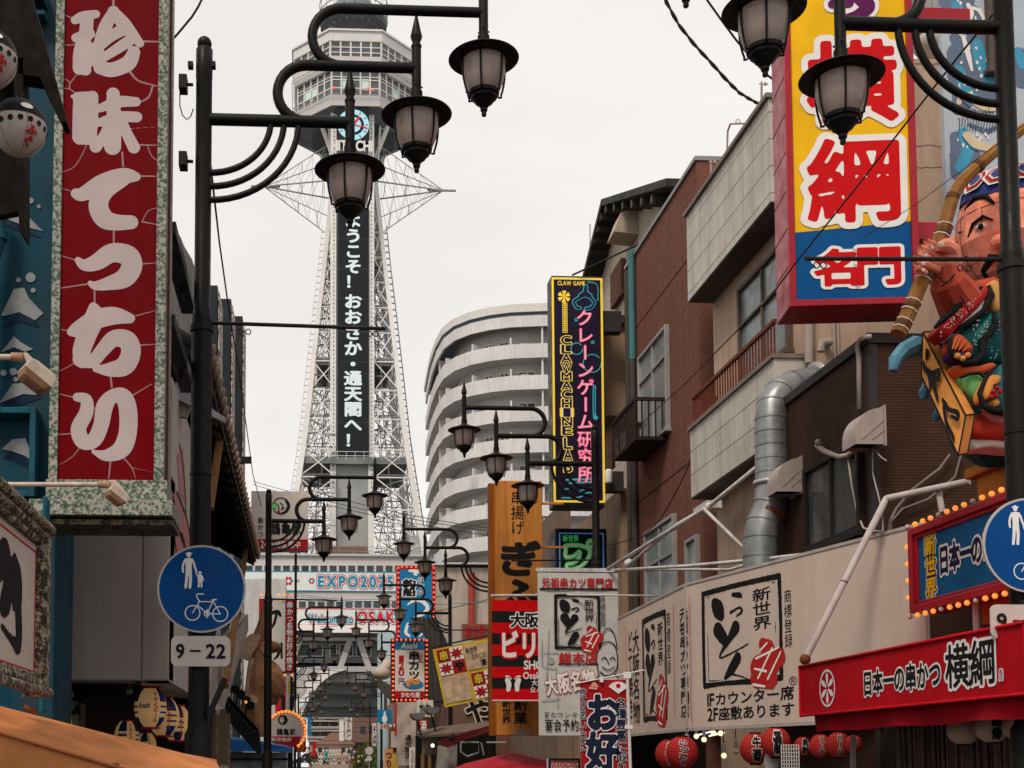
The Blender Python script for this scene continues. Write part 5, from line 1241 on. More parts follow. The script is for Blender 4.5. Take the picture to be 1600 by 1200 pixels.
ln += [[(1495, 150, .6), (1520, 172, .6), (1553, 178, .6)], [(1503, 214, .6), (1520, 234, .6), (1548, 240, .6)]]
mst(ln, mat('wave_ink', (.02, .03, .08), .6), 'ink_line', .009, n=400)
window(P, P.box(1541, 112, 1556, -30), mw, mat('bronze_frame', '#333'), DARKIN, nv=1)
# red beams carrying the yellow sign
YP = 10.05
# ================================================================ RIGHT SIDE SIGNS
YEL = mat('sign_yellow', (.8, .44, .006), .45, var=.1, scale=3, streak=.1); SBL = mat('sign_blue', (.002, .075, .24), .4, var=.1, streak=.1); PUR = mat('sign_purple', (.1, .01, .08), .4); LRED = mat('letter_red', (.55, .004, .006), .4, var=.05)
SRED = mat('frame_red', (.34, .006, .018), .35, var=.15, scale=3, streak=.15, spec=.3)
ys = T('projecting_sign', 'huge yellow and blue projecting sign with white-edged red characters in a red frame', 'sign', at(1330, 490, 10.05))
Y0 = 10.05; th = .42
A = at(1241, 466, Y0); B = at(1421, 470, Y0 - .12); P = PO((A.x, A.y), (B.x, B.y))
a0, a1 = P.ab(1229, 300)[0], P.ab(1432, 300)[0]; zb = P.ab(1330, 478)[1]; zt_ = 8.7
part('case', MB().pbox(P, a0, zb, a1, zt_, -th, 0), SRED, ys, bev=.01)
part('frame', MB().frame(P, a0, zb, a1, zt_, .055, .001, .03), SRED, ys, bev=.004)
fa0, fa1, fb = a0 + .056, a1 - .056, zb + .056
dl, dr_ = P.ab(1239, 364)[1], P.ab(1422, 346)[1]
part('yellow_face', MB().prism(P, [(fa0, dl), (fa1, dr_), (fa1, zt_ - .06), (fa0, zt_ - .06)], .001, .006), YEL, ys)
part('blue_face', MB().prism(P, [(fa0, fb), (fa1, fb), (fa1, dr_), (fa0, dl)], .001, .006), SBL, ys)
rv = MB()
sj = Pn(P.w(a0), -P.n); 
for k in range(9): b = zb + .35 + k * .33; rv.pbox(Pn(P.w(a0), P.n, (0, 0, 1)) if False else Pn(P.w(a0, 0, -th), P.n), 0, b, th, b + .006, -.003, .003)
part('side_joint', rv, mat('joint_red', (.12, .004, .01), .5), ys)
def big(s, box, wt, o1): text(P, s, P.box(*box), LRED, ys, wt=wt, h=.014, n=80, out=[(SIGNW, o1)], sm=2, fit=True)
big('横', (1260, 196, 1401, 60), .028, .1); big('綱', (1260, 352, 1405, 212), .022, .095); big('名門', (1272, 449, 1406, 386), .034, .11)
strokes(P, [[(1294, -40, 8), (1305, 4, 6), (1325, 6, 8)], [(1300, 8, 7), (1330, -6, 9), (1347, 2, 11), (1355, 12, 11), (1340, 25, 9), (1322, 28, 5)]], PUR, ys, h=.016)
strokes(P, [[(1294, -40, 8), (1305, 4, 6), (1325, 6, 8)], [(1300, 8, 7), (1330, -6, 9), (1347, 2, 11), (1355, 12, 11), (1340, 25, 9), (1322, 28, 5)]], SIGNW, ys, h=.012, grow=.035, name='letter_outline')
bm = MB(); 
for (xa, xb, yt, yb) in ((1432, 1516, 13, 37), (1432, 1472, 347, 374)):
    Pq = PF(Y0 + .1); bm.pbox(Pq, *Pq.box(xa, yb, xb, yt), -.12, 0)
part('support_beam', bm, SRED, ys, bev=.006)
# ---- hero cloth and board logo in brush strokes: unit square inside its black frame
LOGO = [[(.16, .87, .06), (.21, .8, .1), (.25, .73, .06)], [(.41, .92, .022), (.5, .9, .03), (.53, .88, .012)], [(.38, .74, .018), (.49, .77, .012), (.53, .73, .018), (.46, .69, .01)], [(.2, .58, .085), (.27, .49, .075), (.31, .43, .05)], [(.44, .57, .075), (.36, .47, .045), (.22, .3, .012), (.3, .29, .01), (.6, .38, .008)], [(.46, .25, .065), (.38, .15, .06), (.29, .06, .022)], [(.33, .1, .01), (.5, .06, .008), (.65, -.01, .004)]]
STAMP = [[(.72, .12, .13), (.86, .16, .14), (.98, .2, .1)], [(.7, .02, .1), (.88, .0, .1)], [(.78, .36, .06), (.86, .3, .09)]]
STW = [[(.7, .22, .012), (.98, .3, .01)], [(.72, .02, .012), (.9, .3, .012)], [(.84, .0, .012), (1.0, .25, .01)], [(.68, .12, .01), (.82, .08, .014)], [(.76, .3, .012), (.84, .36, .01)], [(.66, -.04, .014), (.8, -.07, .012)]]
STR = mat('stamp_red', (.4, .02, .02), .6, var=.1)
def logo(P, fb, parent, sx='新世界'):
    a0, b0, a1, b1 = fb; w_, h_ = a1 - a0, b1 - b0
    t = .03
    fr = [[(0, 0, t), (.3, .005, t * .8), (.7, -.005, t), (1, 0, t)], [(1, 0, t), (1.005, .5, t * .85), (1, 1, t)], [(1, 1, t), (.5, 1.01, t * .9), (0, 1, t)], [(0, 1, t), (-.005, .5, t), (0, 0, t)]]
    strokes(P, fr, INK, parent, map=fb, rough=.7, n=240, name='brush_frame', h=.003)
    strokes(P, [[(.06, .05, .005), (.94, .05, .005), (.94, .5, .005), (.94, .95, .005), (.06, .95, .005), (.06, .5, .005), (.06, .05, .005)]], INK, parent, map=fb, n=300, name='inner_line', h=.003)
    strokes(P, LOGO, INK, parent, map=fb, n=200, h=.003, rough=.15)
    strokes(P, STAMP, STR, parent, map=fb, n=120, h=.0045, rough=.25, name='stamp'); strokes(P, STW, SIGNW, parent, map=fb, n=150, h=.006, name='stamp_mark')
    text(P, sx, (a0 + w_ * .66, b0 + h_ * .5, a0 + w_ * .9, b0 + h_ * .93), INK, parent, wt=.01, vert=True, h=.0036, rough=.02)
CAN = mat('canvas_board', (.55, .44, .37), .75, var=.06, scale=1.5, pat='folds', p=2.5, q=.35, bump=.25, streak=.12)
# ---- wrap-around board of the skewer shop
wbd = T('wraparound_board', 'big cream canvas board wrapping the skewer shop corner with brush logo and red stamp', 'sign', (4.1, 13, 1.98))
C0, C1, C2 = (4.05, 16.05), (4.0, 12.95), (4.86, 9.55); zb_, zt2 = 1.985, 3.49
PLf = PO(C0, C1); PRt = PO(C1, C2)
lf = math.dist(C0, C1); rt_ = math.dist(C1, C2)
part('left_face', MB().pbox(PLf, 0, zb_, lf, zt2, -.04, 0), CAN, wbd); part('right_face', MB().pbox(PRt, .0, zb_, rt_, zt2, -.04, 0), CAN, wbd)
hm = MB()
for Pq, l_ in ((PLf, lf), (PRt, rt_)): hm.pbox(Pq, 0, zb_ - .03, l_, zb_ - .002, -.04, .006); hm.pbox(Pq, 0, zt2 + .002, l_, zt2 + .03, -.04, .008)
hm.pbox(PRt, -.02, zb_, .012, zt2, -.03, .012); part('trim_pipe', hm, mat('trim_offwhite', (.4, .36, .33), .5, var=.15, scale=10, streak=.3), wbd)
logo(PRt, (PRt.ab(1100, 1000)[0], PRt.ab(1100, 1072)[1], PRt.ab(1220, 1000)[0], PRt.ab(1100, 928)[1]), wbd)
text(PRt, '1Fカウンター席', (PRt.ab(1103, 1000)[0], PRt.ab(1110, 1104)[1], PRt.ab(1240, 1000)[0], PRt.ab(1110, 1083)[1]), INK, wbd, wt=.02, h=.003, n=60)
text(PRt, '2F座敷あります', (PRt.ab(1103, 1000)[0], PRt.ab(1110, 1127)[1], PRt.ab(1240, 1000)[0], PRt.ab(1110, 1106)[1]), INK, wbd, wt=.02, h=.003, n=60)
text(PRt, '商標登録', (PRt.ab(1226, 1000)[0], PRt.ab(1230, 1013)[1], PRt.ab(1239, 1000)[0], PRt.ab(1230, 920)[1]), INK, wbd, wt=.0, vert=True, h=.003)
text(PRt, '®', (PRt.ab(1231, 1000)[0], PRt.ab(1238, 1071)[1], PRt.ab(1245, 1000)[0], PRt.ab(1238, 1057)[1]), INK, wbd, wt=.0, h=.003)
logo(PLf, (PLf.ab(1005, 1000)[0], PLf.ab(1005, 1125)[1], PLf.ab(1040, 1000)[0], PLf.ab(1005, 972)[1]), wbd)
for s_, x0, x1, yt, yb in (('元祖串カツ専門店', 1062, 1076, 948, 1122), ('大阪名物', 988, 999, 983, 1132), ('どて焼き', 981, 988, 985, 1125)):
    text(PLf, s_, (PLf.ab(x0, 1000)[0], PLf.ab((x0 + x1) / 2, yb)[1], PLf.ab(x1, 1000)[0], PLf.ab((x0 + x1) / 2, yt)[1]), INK, wbd, wt=.015, vert=True, h=.003)
text(PLf, '商標登録', (PLf.ab(1042, 1000)[0], PLf.ab(1045, 1055)[1], PLf.ab(1048, 1000)[0], PLf.ab(1045, 955)[1]), INK, wbd, wt=0, vert=True, h=.003)
rl = MB()
for x, yt, yb in ((1053, 945, 1120), (1078, 933, 1128), (996, 970, 1135), (978, 978, 1137)): a = PLf.ab(x, 1000)[0]; rl.pbox(PLf, a - .006, PLf.ab(x, yb)[1], a + .006, PLf.ab(x, yt)[1], .001, .003)
part('red_rule', rl, STR, wbd)
# shop behind it
ss = T('skewer_shop', 'open-fronted skewer shop with dark interior under the cream wraparound board', 'shop', (5.2, 13, 0))
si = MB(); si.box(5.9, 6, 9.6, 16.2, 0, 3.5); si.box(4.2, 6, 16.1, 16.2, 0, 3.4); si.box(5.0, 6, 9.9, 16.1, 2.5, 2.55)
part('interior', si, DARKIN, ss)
shf = MB()
for k in range(14):
    y = 10.6 + k * .38; 
    for z in (1.25, 1.55, 1.85): shf.box(5.6, 5.85, y, y + random.uniform(.15, .3), z, z + random.uniform(.12, .24))
part('shelf_stock', shf, mat('stock_mixed', (.1, .05, .04), .7, var=.6, scale=6), ss)
menu = MB()
for k in range(7): y = 10.9 + k * .62; menu.box(5.86, 5.885, y, y + .34, 2.0, 2.38)
part('menu_board', menu, mat('menu_cream', (.45, .4, .3), .7), ss)
for k, (x, y, lit) in enumerate(((1073, 1148, 0), (1088, 1148, 1), (1100, 1153, 1), (1131, 1178, 1), (1150, 1172, 0), (1115, 1143, 1), (1126, 1143, 1))):
    q = PR(4.8).hit(x, y); b = MB(); b.lathe(q, [(.01, .12), (.02, .11), (.022, .02)], 10); g = MB().ball(q - V((0, 0, .02)), .032, 12, 8)
    o = T('hanging_bulb', ['unlit clear bulb beside the red lanterns at the far end of the skewer shop lights', 'lit bulb under the corner of the cream wraparound board', 'second lit bulb beyond the corner of the cream board', 'low lit bulb hanging beside the grey sack of the shop', 'unlit grey bulb next to the low lit bulb', 'bright bulb just under the cream board edge', 'bright bulb just beside the one under the cream board edge'][k], 'light bulb', q, 'bulbs hanging in the skewer shop')
    part('socket', b, GREYF, o, smooth=40); part('glass', g, mat('warm_bulb', (1, .75, .45), .3, var=0, emit=1.3) if lit else DIMB, o, smooth=True); part('flex', MB().tube([q + V((0, 0, .1)), V((q.x, q.y, 2.49))], .006, 5), WIRE, o)
for (x0, x1, lb) in ((1085, 1112, 'slanting fluorescent tube lit in the skewer shop'), (1108, 1140, 'second fluorescent tube lit nearer the 1F and 2F lettering')):
    S('fluorescent_tube', MB().tube([PR(4.9).hit(x0, 1150), PR(5.2).hit(x1, 1143)], .01, 8), mat('tube_white', (.9, .95, 1), .3, var=0, emit=1.1), lb, 'tube light', 'tubes lit in the skewer shop')
# ---- red paper lanterns
RPAP = mat('red_lantern', (.34, .02, .016), .5, var=.12, scale=6, pat='ridge', p=.016, ax='z', bump=.4, emit=.03); WPAP = mat('white_lantern', (.62, .42, .32), .6, var=.06, pat='ridge', p=.014, ax='z', bump=.4, trans=.2)
def round_lantern(px, py, r, Y, label, m, s, ink, group, fx=1.0):
    c = at(px, py, Y); R = r * Y / F; H = R * fx
    o = T('paper_lantern', label, 'lantern', c, group)
    rad = lambda b: R * math.sqrt(max(.04, 1 - (b / H / 1.06) ** 2))
    part('body', MB().lathe(c, [(rad(b), b) for b in np.linspace(-H, H, 17)], 30, cap=False), m, o, smooth=True)
    part('rim', MB().lathe(c, [(R * .3, H * .99), (R * .38, H), (R * .38, H * 1.08), (R * .3, H * 1.09)], 20).lathe(c, [(R * .3, -H * 1.09), (R * .38, -H * 1.08), (R * .38, -H), (R * .3, -H * .99)], 20), INK, o)
    dr = Drum(c, R, lambda b: rad(b) + .002, -pi / 2 - .25)
    if s: text(dr, s, (-R * .3, -H * .85, R * .32, H * .85), INK, o, wt=.05, vert=True, h=.004, n=40, out=[(SIGNW, .1)] if ink else None)
    return o
GR = 'red lanterns under the skewer shop board'
round_lantern(1066, 1176, 25, 12.0, 'big round red lantern with white-edged lettering below the corner of the cream board', RPAP, 'いっとく', True, GR)
round_lantern(1046, 1178, 22, 12.6, 'red lantern half hidden behind the big one below the board corner', RPAP, 'お祈り', True, GR)
round_lantern(1180, 1170, 24, 11.3, 'red lantern with large white-edged characters under the 2F line of the board', RPAP, '牛酒', True, GR)
round_lantern(1212, 1160, 23, 10.9, 'red lantern touching the wire rack, under the registered mark', RPAP, '酒', True, GR)
round_lantern(1256, 1166, 15, 11.2, 'dim red lantern behind the wire rack', RPAP, '焼酎', True, GR)
round_lantern(1282, 1166, 17, 10.7, 'red lantern under the left end of the red awning', RPAP, 'チューハイ', True, GR, 1.1)
round_lantern(1310, 1164, 18, 10.4, 'red lantern with beer lettering under the red awning', RPAP, 'ビール', True, GR, 1.1)
round_lantern(1334, 1163, 13, 10.2, 'red lantern cut by the steel awning post', RPAP, 'サワー', True, GR, 1.1)
GW = 'white lanterns under the red awning'
round_lantern(1505, 1141, 25, 7.9, 'white paper lantern at the unmarked end of the row under the red awning', WPAP, '', False, GW, .9)
round_lantern(1550, 1137, 26, 7.6, 'white paper lantern with black lettering beside the lamp pole, between two others', WPAP, '串焼', False, GW, .9)
round_lantern(1592, 1135, 25, 7.35, 'white paper lantern partly behind the lamp pole under the red awning', WPAP, '料理屋', False, GW, .9)
wrk = MB(); Pq = PF(10.6)
b = Pq.box(1222, 1230, 1248, 1164)
for k in range(8): a = b[0] + (b[2] - b[0]) * k / 7; wrk.tube([Pq.w(a, b[1]), Pq.w(a, b[3])], .004, 4)
for k in range(12): c = b[1] + (b[3] - b[1]) * k / 11; wrk.tube([Pq.w(b[0], c), Pq.w(b[2], c)], .004, 4)
S('wire_rack', wrk, SIGNW, 'white wire grid rack standing among the red lanterns', 'rack')
bgm = MB(); bgm.ball(at(1206, 1192, 11), .07, 14, 10, sz=1.6); S('hanging_sack', bgm, mat('sack_grey', (.4, .38, .36), .8, pat='folds', p=20, bump=1), 'grey plastic sack hanging in the skewer shop', 'sack', smooth=True)
# ---- red awning of the neighbour
AWR = mat('awning_red', (.42, .005, .011), .6, var=.14, scale=3, pat='folds', p=2.2, q=.4, bump=.3, spec=.08)
aw2 = T('awning', 'red canvas awning with crest and white-edged black shop lettering below the bulb-studded sign', 'awning', (3.9, 8.4, 2))
X = 3.9; P = PR(X); yA, yB = P.hit(1251, 1100).y, 6.6
z0, z1 = 1.985, 2.375
cv = MB(); cv.add([(X, yA, z0), (X, yB, z0), (X, yB, z1), (X, yA, z1), (X + .012, yA, z0), (X + .012, yB, z0), (4.75, yB, z1 + .08), (4.75, yA, z1 + .08)],
   [(0, 1, 2, 3)[::-1], (3, 2, 6, 7)[::-1], (0, 3, 7, 4)[::-1], (1, 5, 6, 2)[::-1]])
part('canopy', cv, AWR, aw2)
vl = MB(); n = 60; vs = []
for i in range(n + 1):
    y = yA - .12 + (yB - yA) * i / n; hx = .05 + .012 * sin(i * .23) + .008 * sin(i * .57 + 1)
    vs += [(X + hx, y, z0 + .02), (X + hx + .016 * sin(i * .31 + 2), y, z0 - .13 + .006 * sin(i * .3))]
vl.add(vs, [(2 * i, 2 * i + 1, 2 * i + 3, 2 * i + 2) for i in range(n)]); part('valance', vl, mat('valance_red', (.36, .005, .013), .6, var=.08, trans=.15), aw2, smooth=True)
part('hem_tube', MB().tube([(X - .004, yA, z1), (X - .004, yB, z1)], .012, 8).tube([(X - .004, yA, z1), (X - .004, yA, z0), (X - .004, yB, z0)], .01, 8), AWR, aw2, smooth=True)
def bp(xl, xr, yt, yb, xm=None): xm = xm or (xl + xr) / 2; return (P.ab(xl, 1000)[0], P.ab(xm, yb)[1], P.ab(xr, 1000)[0], P.ab(xm, yt)[1])
cb = bp(1280, 1303, 1046, 1105)
ca_, cc_ = (cb[0] + cb[2]) / 2, (cb[1] + cb[3]) / 2; rx, ry = (cb[2] - cb[0]) / 2, (cb[3] - cb[1]) / 2
cst = [[(ca_ + rx * cos(t), cc_ + rx * sin(t), rx * .06) for t in np.linspace(0, 2 * pi, 25)]]
for k in range(6): t = pi / 2 + k * pi / 3; cst.append([(ca_ + rx * .16 * cos(t), cc_ + rx * .16 * sin(t), rx * .04), (ca_ + rx * .55 * cos(t), cc_ + rx * .55 * sin(t), rx * .15), (ca_ + rx * .74 * cos(t), cc_ + rx * .74 * sin(t), rx * .13)])
strokes(P, cst, SIGNW, aw2, px=False, n=200, name='crest')
text(P, '日本一の串かつ', bp(1347, 1470, 1038, 1082), INK, aw2, wt=.03, h=.005, n=56, out=[(SIGNW, .1)], sm=2)
text(P, '横綱', bp(1476, 1556, 1000, 1074), INK, aw2, wt=.018, h=.005, n=80, out=[(SIGNW, .085)], sm=1)
text(P, '串店', bp(1560, 1567, 1045, 1064), STR, aw2, wt=.0, vert=True, h=.006, n=40, out=[(SIGNW, .16)])
# awning support pipes
SP = mat('support_pipe', (.5, .44, .42), .45, var=.12, scale=10, streak=.25)
sp_ = T('awning_support', 'bent white steel pipe strut holding up the red awning', 'strut', at(1258, 1030, 9.8))
m = MB(); c0, c1, c2 = at(1258, 1030, 9.8), at(1385, 779, 9.9), at(1515, 752, 9.4); m.tube([c0, c1.lerp(c0, .02), c1, c1.lerp(c2, .02), c2], .028, 12); m.tube([at(1466, 763, 9.62), at(1472, 800, 9.6)], .024, 12)
part('pipe', m, SP, sp_, smooth=50); part('foot_plate', MB().ball(c0, .045, 10, 8), mat('rust', '#532'), sp_)
part('rust_band', MB().tube([c0.lerp(c1, .47), c0.lerp(c1, .478)], .029, 12), MATS['rust'], sp_)
# front of that shop: bead curtain, post
wsh = T('curtained_shop', 'dark shop front hung with brown bead curtain under the red awning', 'shop', (4.7, 8.4, 0))
part('wall', MB().box(4.75, 7.0, 6.0, 10.1, 0, 2.44), mat('front_dark', (.03, .022, .019), .7, var=.2, pat='siding', p=.11, col2=(.015, .012, .01)), wsh)
cu = MB()
for k in range(90): y = 6.6 + k * .033; cu.tube([(4.6 + random.uniform(-.02, .02), y, 1.98), (4.6 + random.uniform(-.04, .04), y, .3)], random.uniform(.008, .014), 5)
part('bead_curtain', cu, mat('bead_brown', (.09, .05, .04), .45, var=.5, scale=8, spec=.5), wsh)
part('post', MB().tube([at(1333, 1150, 9.3), at(1333, 1260, 9.3)], .022, 4), mat('post_steel', (.3, .28, .28), .4, .3), wsh)
# ---- blue bulb-lit sign
X = 4.62; P = PR(X)
bs_ = T('bulb_sign', 'blue sign with white-edged lettering in a red frame studded with amber bulbs', 'sign', P.hit(1425, 965))
b = (P.ab(1432, 1000)[0], P.ab(1432, 959)[1], -6.75, P.ab(1432, 826)[1])
part('case', MB().pbox(P, b[0], b[1], b[2], b[3], -.2, 0), SRED, bs_); part('frame', MB().frame(P, b[0], b[1], b[2], b[3], .055, .001, .05).frame(P, b[0] + .055, b[1] + .055, b[2] - .055, b[3] - .055, .03, .001, .025), SRED, bs_, bev=.005)
part('face', MB().pbox(P, b[0] + .085, b[1] + .085, b[2] - .085, b[3] - .085, .001, .006), mat('face_blue', (.008, .09, .21), .3, var=.25, scale=1.5), bs_)
text(P, '新世界', (P.ab(1451, 1000)[0], P.ab(1460, 934)[1], P.ab(1468, 1000)[0], P.ab(1460, 833)[1]), YEL, bs_, wt=.03, vert=True, h=.012, out=[(INK, .08), (SIGNW, .14)], sm=2)
text(P, '日本一の串かつ', (P.ab(1469, 880)[0], P.ab(1475, 899)[1], P.ab(1469, 880)[0] + 1.04, P.ab(1475, 851)[1]), mat('ink_violet', (.015, .01, .04), .4), bs_, wt=.04, h=.012, out=[(SIGNW, .12)], sm=2)
bm_ = MB().ball((0, 0, 0), .021, 12, 8); sk = MB().lathe((0, 0, 0), [(.018, -.03), (.018, -.012), (.012, -.01)], 10)
bme = None
n = 21; spots = []
for k in range(n): a = b[0] - .02 + (b[2] - b[0]) * k / n; spots += [(a, b[3] + .025), (a, b[1] - .02)]
for k in range(1, 5): spots.append((b[0] - .035, b[1] + (b[3] - b[1]) * k / 5))
pro = {}
for i, (a, c) in enumerate(spots):
    lit = (i // 2) % 4 != 0; q = P.w(a, c, .035)
    if lit not in pro:
        m_ = MB().ball(q, .0195, 12, 8); o = part('bulb', m_, AMBER if lit else DIMB, bs_, smooth=True); pro[lit] = (o, q)
    else:
        o0, q0 = pro[lit]; o = dup(o0, q - q0, bs_)
part('hanger', MB().tube([P.w(P.ab(1505, 1000)[0], b[1], -.1), P.w(P.ab(1505, 1000)[0], b[1] - .35, -.1)], .025, 8), SP, bs_)
# orange plinth under the figure
pl = T('plinth', 'orange painted box plinth under the fisherman figure, behind the bulb-lit sign', 'plinth', at(1540, 780, 8.9))
OR_ = mat('plinth_orange', (.52, .16, .02), .55, var=.12, streak=.2)
zt3 = PR(4.78).hit(1506, 735).z
part('box', MB().box(4.83, 6.2, 7.3, PR(4.78).hit(1516, 735).y, 2.6, zt3 - .075), OR_, pl); part('cap', MB().box(4.78, 6.2, 7.25, PR(4.78).hit(1506, 735).y, zt3 - .072, zt3), OR_, pl, bev=.01)
# ---- white frame over the lane with its hanging banners
wf = T('overhead_rig', 'white rust-spotted steel frame with braces reaching out over the lane', 'frame', at(960, 890, 14.4))
m = MB(); m.slab([at(838, 887, 16.2), at(962, 888, 16.2), at(962, 894, 16.2), at(838, 893, 16.2)], (0, .06, 0)); part('outer_beam', m, mat('beam_white', (.55, .52, .5), .5, var=.2, scale=14, streak=.35), wf)
m = MB(); m.tube([at(962, 891, 16.2), at(1080, 884, 13.6), at(1200, 873, 12), at(1300, 862, 10.9), at(1390, 848, 10.0)], .02, 8); m.tube([at(965, 890, 16.2), at(1140, 890, 13.5), at(1180, 878, 12.5)], .016, 8)
m.tube([at(950, 889, 16.1), at(1108, 791, 13.9), at(1241, 683, 11.9)], .026, 10); m.tube([at(978, 886, 16), at(1060, 818, 14.6), at(1108, 791, 13.9)], .02, 8); m.tube([at(1100, 795, 13.9), at(1168, 862, 13.3)], .02, 8); m.tube([at(838, 929, 16.3), at(1040, 931, 15.5)], .012, 6)
m.ball(at(982, 880, 16), .06, 10, 8); m.ball(at(1108, 791, 13.9), .045, 10, 8); m.ball(at(1241, 683, 11.95), .05, 8, 6)
part('brace', m, MATS['beam_white'], wf, smooth=50)
part('wall_plate', MB().pbox(PF(14.2), *PF(14.2).box(1104, 793, 1128, 782), -.5, 0), MATS['beam_white'], wf)
P = PF(16.1)
hb = T('hanging_banner', 'tall crumpled white banner with brush logo and red headline hanging under the white frame', 'banner', at(905, 1150, 16.1))
def wavy(P, b, m, parent, nm, nx=14, nz=30, amp=.012, seed=1, h=0, th=.004):
    r = np.random.RandomState(seed); ph = r.rand(6) * 6; mb = MB(); vs = []
    for j in range(nz + 1):
        for i in range(nx + 1):
            a = b[0] + (b[2] - b[0]) * i / nx; c = b[1] + (b[3] - b[1]) * j / nz
            vs.append(P.w(a, c, h + amp * (sin(i * .9 + ph[0] + j * .21) + .6 * sin(j * .55 + ph[1] - i * .4) + .4 * sin(i * 2.1 + ph[2]))))
    mb.add(vs, [(j * (nx + 1) + i, j * (nx + 1) + i + 1, (j + 1) * (nx + 1) + i + 1, (j + 1) * (nx + 1) + i) for j in range(nz) for i in range(nx)]); 
    return part(nm, mb, m, parent, smooth=True)
bx = (P.ab(841, 1000)[0], P.ab(900, 1149)[1], P.ab(967, 1000)[0], P.ab(900, 895)[1])
BAN = mat('banner_white', (.52, .5, .48), .7, var=.07, scale=4, pat='folds', p=7, q=1, bump=.6)
wavy(P, bx, BAN, hb, 'cloth', amp=.004, h=-.012)
def B(x0, y0, x1, y1): return P.box(x0, y1, x1, y0)
text(P, '元祖串カツ専門店', B(846, 903, 958, 919), STR, hb, wt=.03, h=.004)
ln = MB(); ln.pbox(P, *B(843, 919.5, 965, 921.5), .002, .004); ln.pbox(P, *B(872, 1037, 935, 1038.5), .002, .004); part('rule', ln, INK, hb)
logo(P, B(869, 931, 935, 1012), hb)
text(P, '商標登録', B(938, 930, 946, 980), INK, hb, wt=0, vert=True)
text(P, '総本店', B(873, 1019, 934, 1037), STR, hb, wt=.03)
text(P, '大阪名物', B(851, 1049, 930, 1082), SIGNW, hb, wt=.03, h=.0045, out=[(STR, .065)], rot=.16)
text(P, '1Fカウンター席', B(851, 1112, 925, 1122), INK, hb, wt=.0); text(P, '宴会予約承ります', B(851, 1123, 958, 1143), INK, hb, wt=.01)
GL_ = mat('sketch_grey', (.33, .31, .3), .7)
sk_ = [[(847, 1000, .8), (847, 1040, .8)], [(858, 985, .8), (853, 1080, .8)], [(868, 1040, .8), (872, 1105, .8)], [(850, 1020, .8), (872, 1020, .8)], [(861, 1032 + 0, 5), (861, 1033, 5)], [(850, 1042, .8), (870, 1046, .8)], [(858, 1060, .8), (868, 1075, .8)], [(856, 1075, .8), (870, 1062, .8)], [(846, 1095, .8), (875, 1092, .8)]]
strokes(P, sk_, GL_, hb, n=220, h=.003, name='tower_sketch')
# cheerful generic face drawn in line
fc_ = [[(936, 1055, .9), (932, 1030, .9), (936, 1012, .9), (948, 1003, .9), (960, 1008, .9), (965, 1030, .9), (962, 1048, .9), (948, 1056, .9), (938, 1050, .9)], [(940, 1030, .9), (944, 1027, .9), (948, 1030, .9)], [(953, 1030, .9), (957, 1027, .9), (961, 1030, .9)], [(941, 1042, .8), (950, 1047, .8), (960, 1042, .8)], [(949, 1032, .8), (951, 1037, .8)], [(935, 1056, .9), (928, 1066, .9)], [(960, 1052, .9), (966, 1058, .9)], [(938, 1012, .9), (942, 990, .9), (951, 982, .9), (960, 992, .9), (964, 1012, .9)]]
strokes(P, fc_, INK, hb, n=260, h=.003, name='line_drawing')
# ---- orange timber sign and striped banner
P = PF(19.2)
OW = mat('orange_timber', (.6, .235, .035), .5, var=.1, pat='wood', p=2.2, col2=(.4, .13, .018), spec=.35)
ts = T('timber_sign', 'tall varnished orange timber sign with black brush lettering', 'sign', at(809, 1150, 19.2))
bx = (P.ab(776, 1000)[0], P.ab(800, 1149)[1], P.ab(849, 1000)[0], P.ab(800, 751)[1])
part('board', MB().pbox(P, *bx, -.3, 0), OW, ts, bev=.01); 
rb2 = MB(); a0 = P.ab(768, 1000)[0]; rb2.pbox(P, a0 + .0, bx[1], bx[0] - .002, bx[3], -.34, -.2); part('edge_board', rb2, mat('timber_dark', (.28, .08, .012), .5, pat='wood', p=2.2, col2=(.16, .045, .008)), ts)
text(P, '串揚げ', B(798, 766, 819, 836), INK, ts, wt=.005, vert=True, rough=.02)
text(P, 'ぎふや', B(778, 845, 846, 1015), INK, ts, wt=.045, vert=True, h=.006, n=70, sm=2)
text(P, '新世界', B(784, 1093, 798, 1131), INK, ts, wt=.02, vert=True); text(P, '創業', B(802, 1090, 824, 1132), INK, ts, wt=.02, vert=True)
part('bracket', MB().box(bx[2] + .002, bx[2] + .35, 19.25, 19.3, P.ab(0, 775)[1] - .03, P.ab(0, 775)[1]).box(bx[2] + .002, bx[2] + .35, 19.25, 19.3, P.ab(0, 845)[1] - .03, P.ab(0, 845)[1]), OW, ts)
part('label_plate', MB().pbox(P, *B(804, 1142, 827, 1149), .001, .02), GREYF, ts)
P = PF(18.6)
sb = T('striped_banner', 'red and black striped shoe shop banner in front of the timber sign', 'banner', at(806, 1095, 18.6))
for k in range(9):
    y0 = 938 + k * 17.3; part('stripe', MB().pbox(P, *B(769, y0, 842, y0 + 17.3), -.012, 0), LRED if k % 2 == 0 else INK, sb)
part('end_bar', MB().tube([P.hit(767, 931), P.hit(846, 930)], .022, 8).tube([P.hit(769, 1095), P.hit(842, 1095)], .015, 8), SP, sb, smooth=50)
text(P, '大阪', B(797, 957, 842, 981), INK, sb, wt=.03, h=.006, out=[(SIGNW, .1)]); text(P, 'ビリ', B(780, 985, 842, 1030), SIGNW, sb, wt=.04, h=.006, out=[(LRED, .11)], n=56)
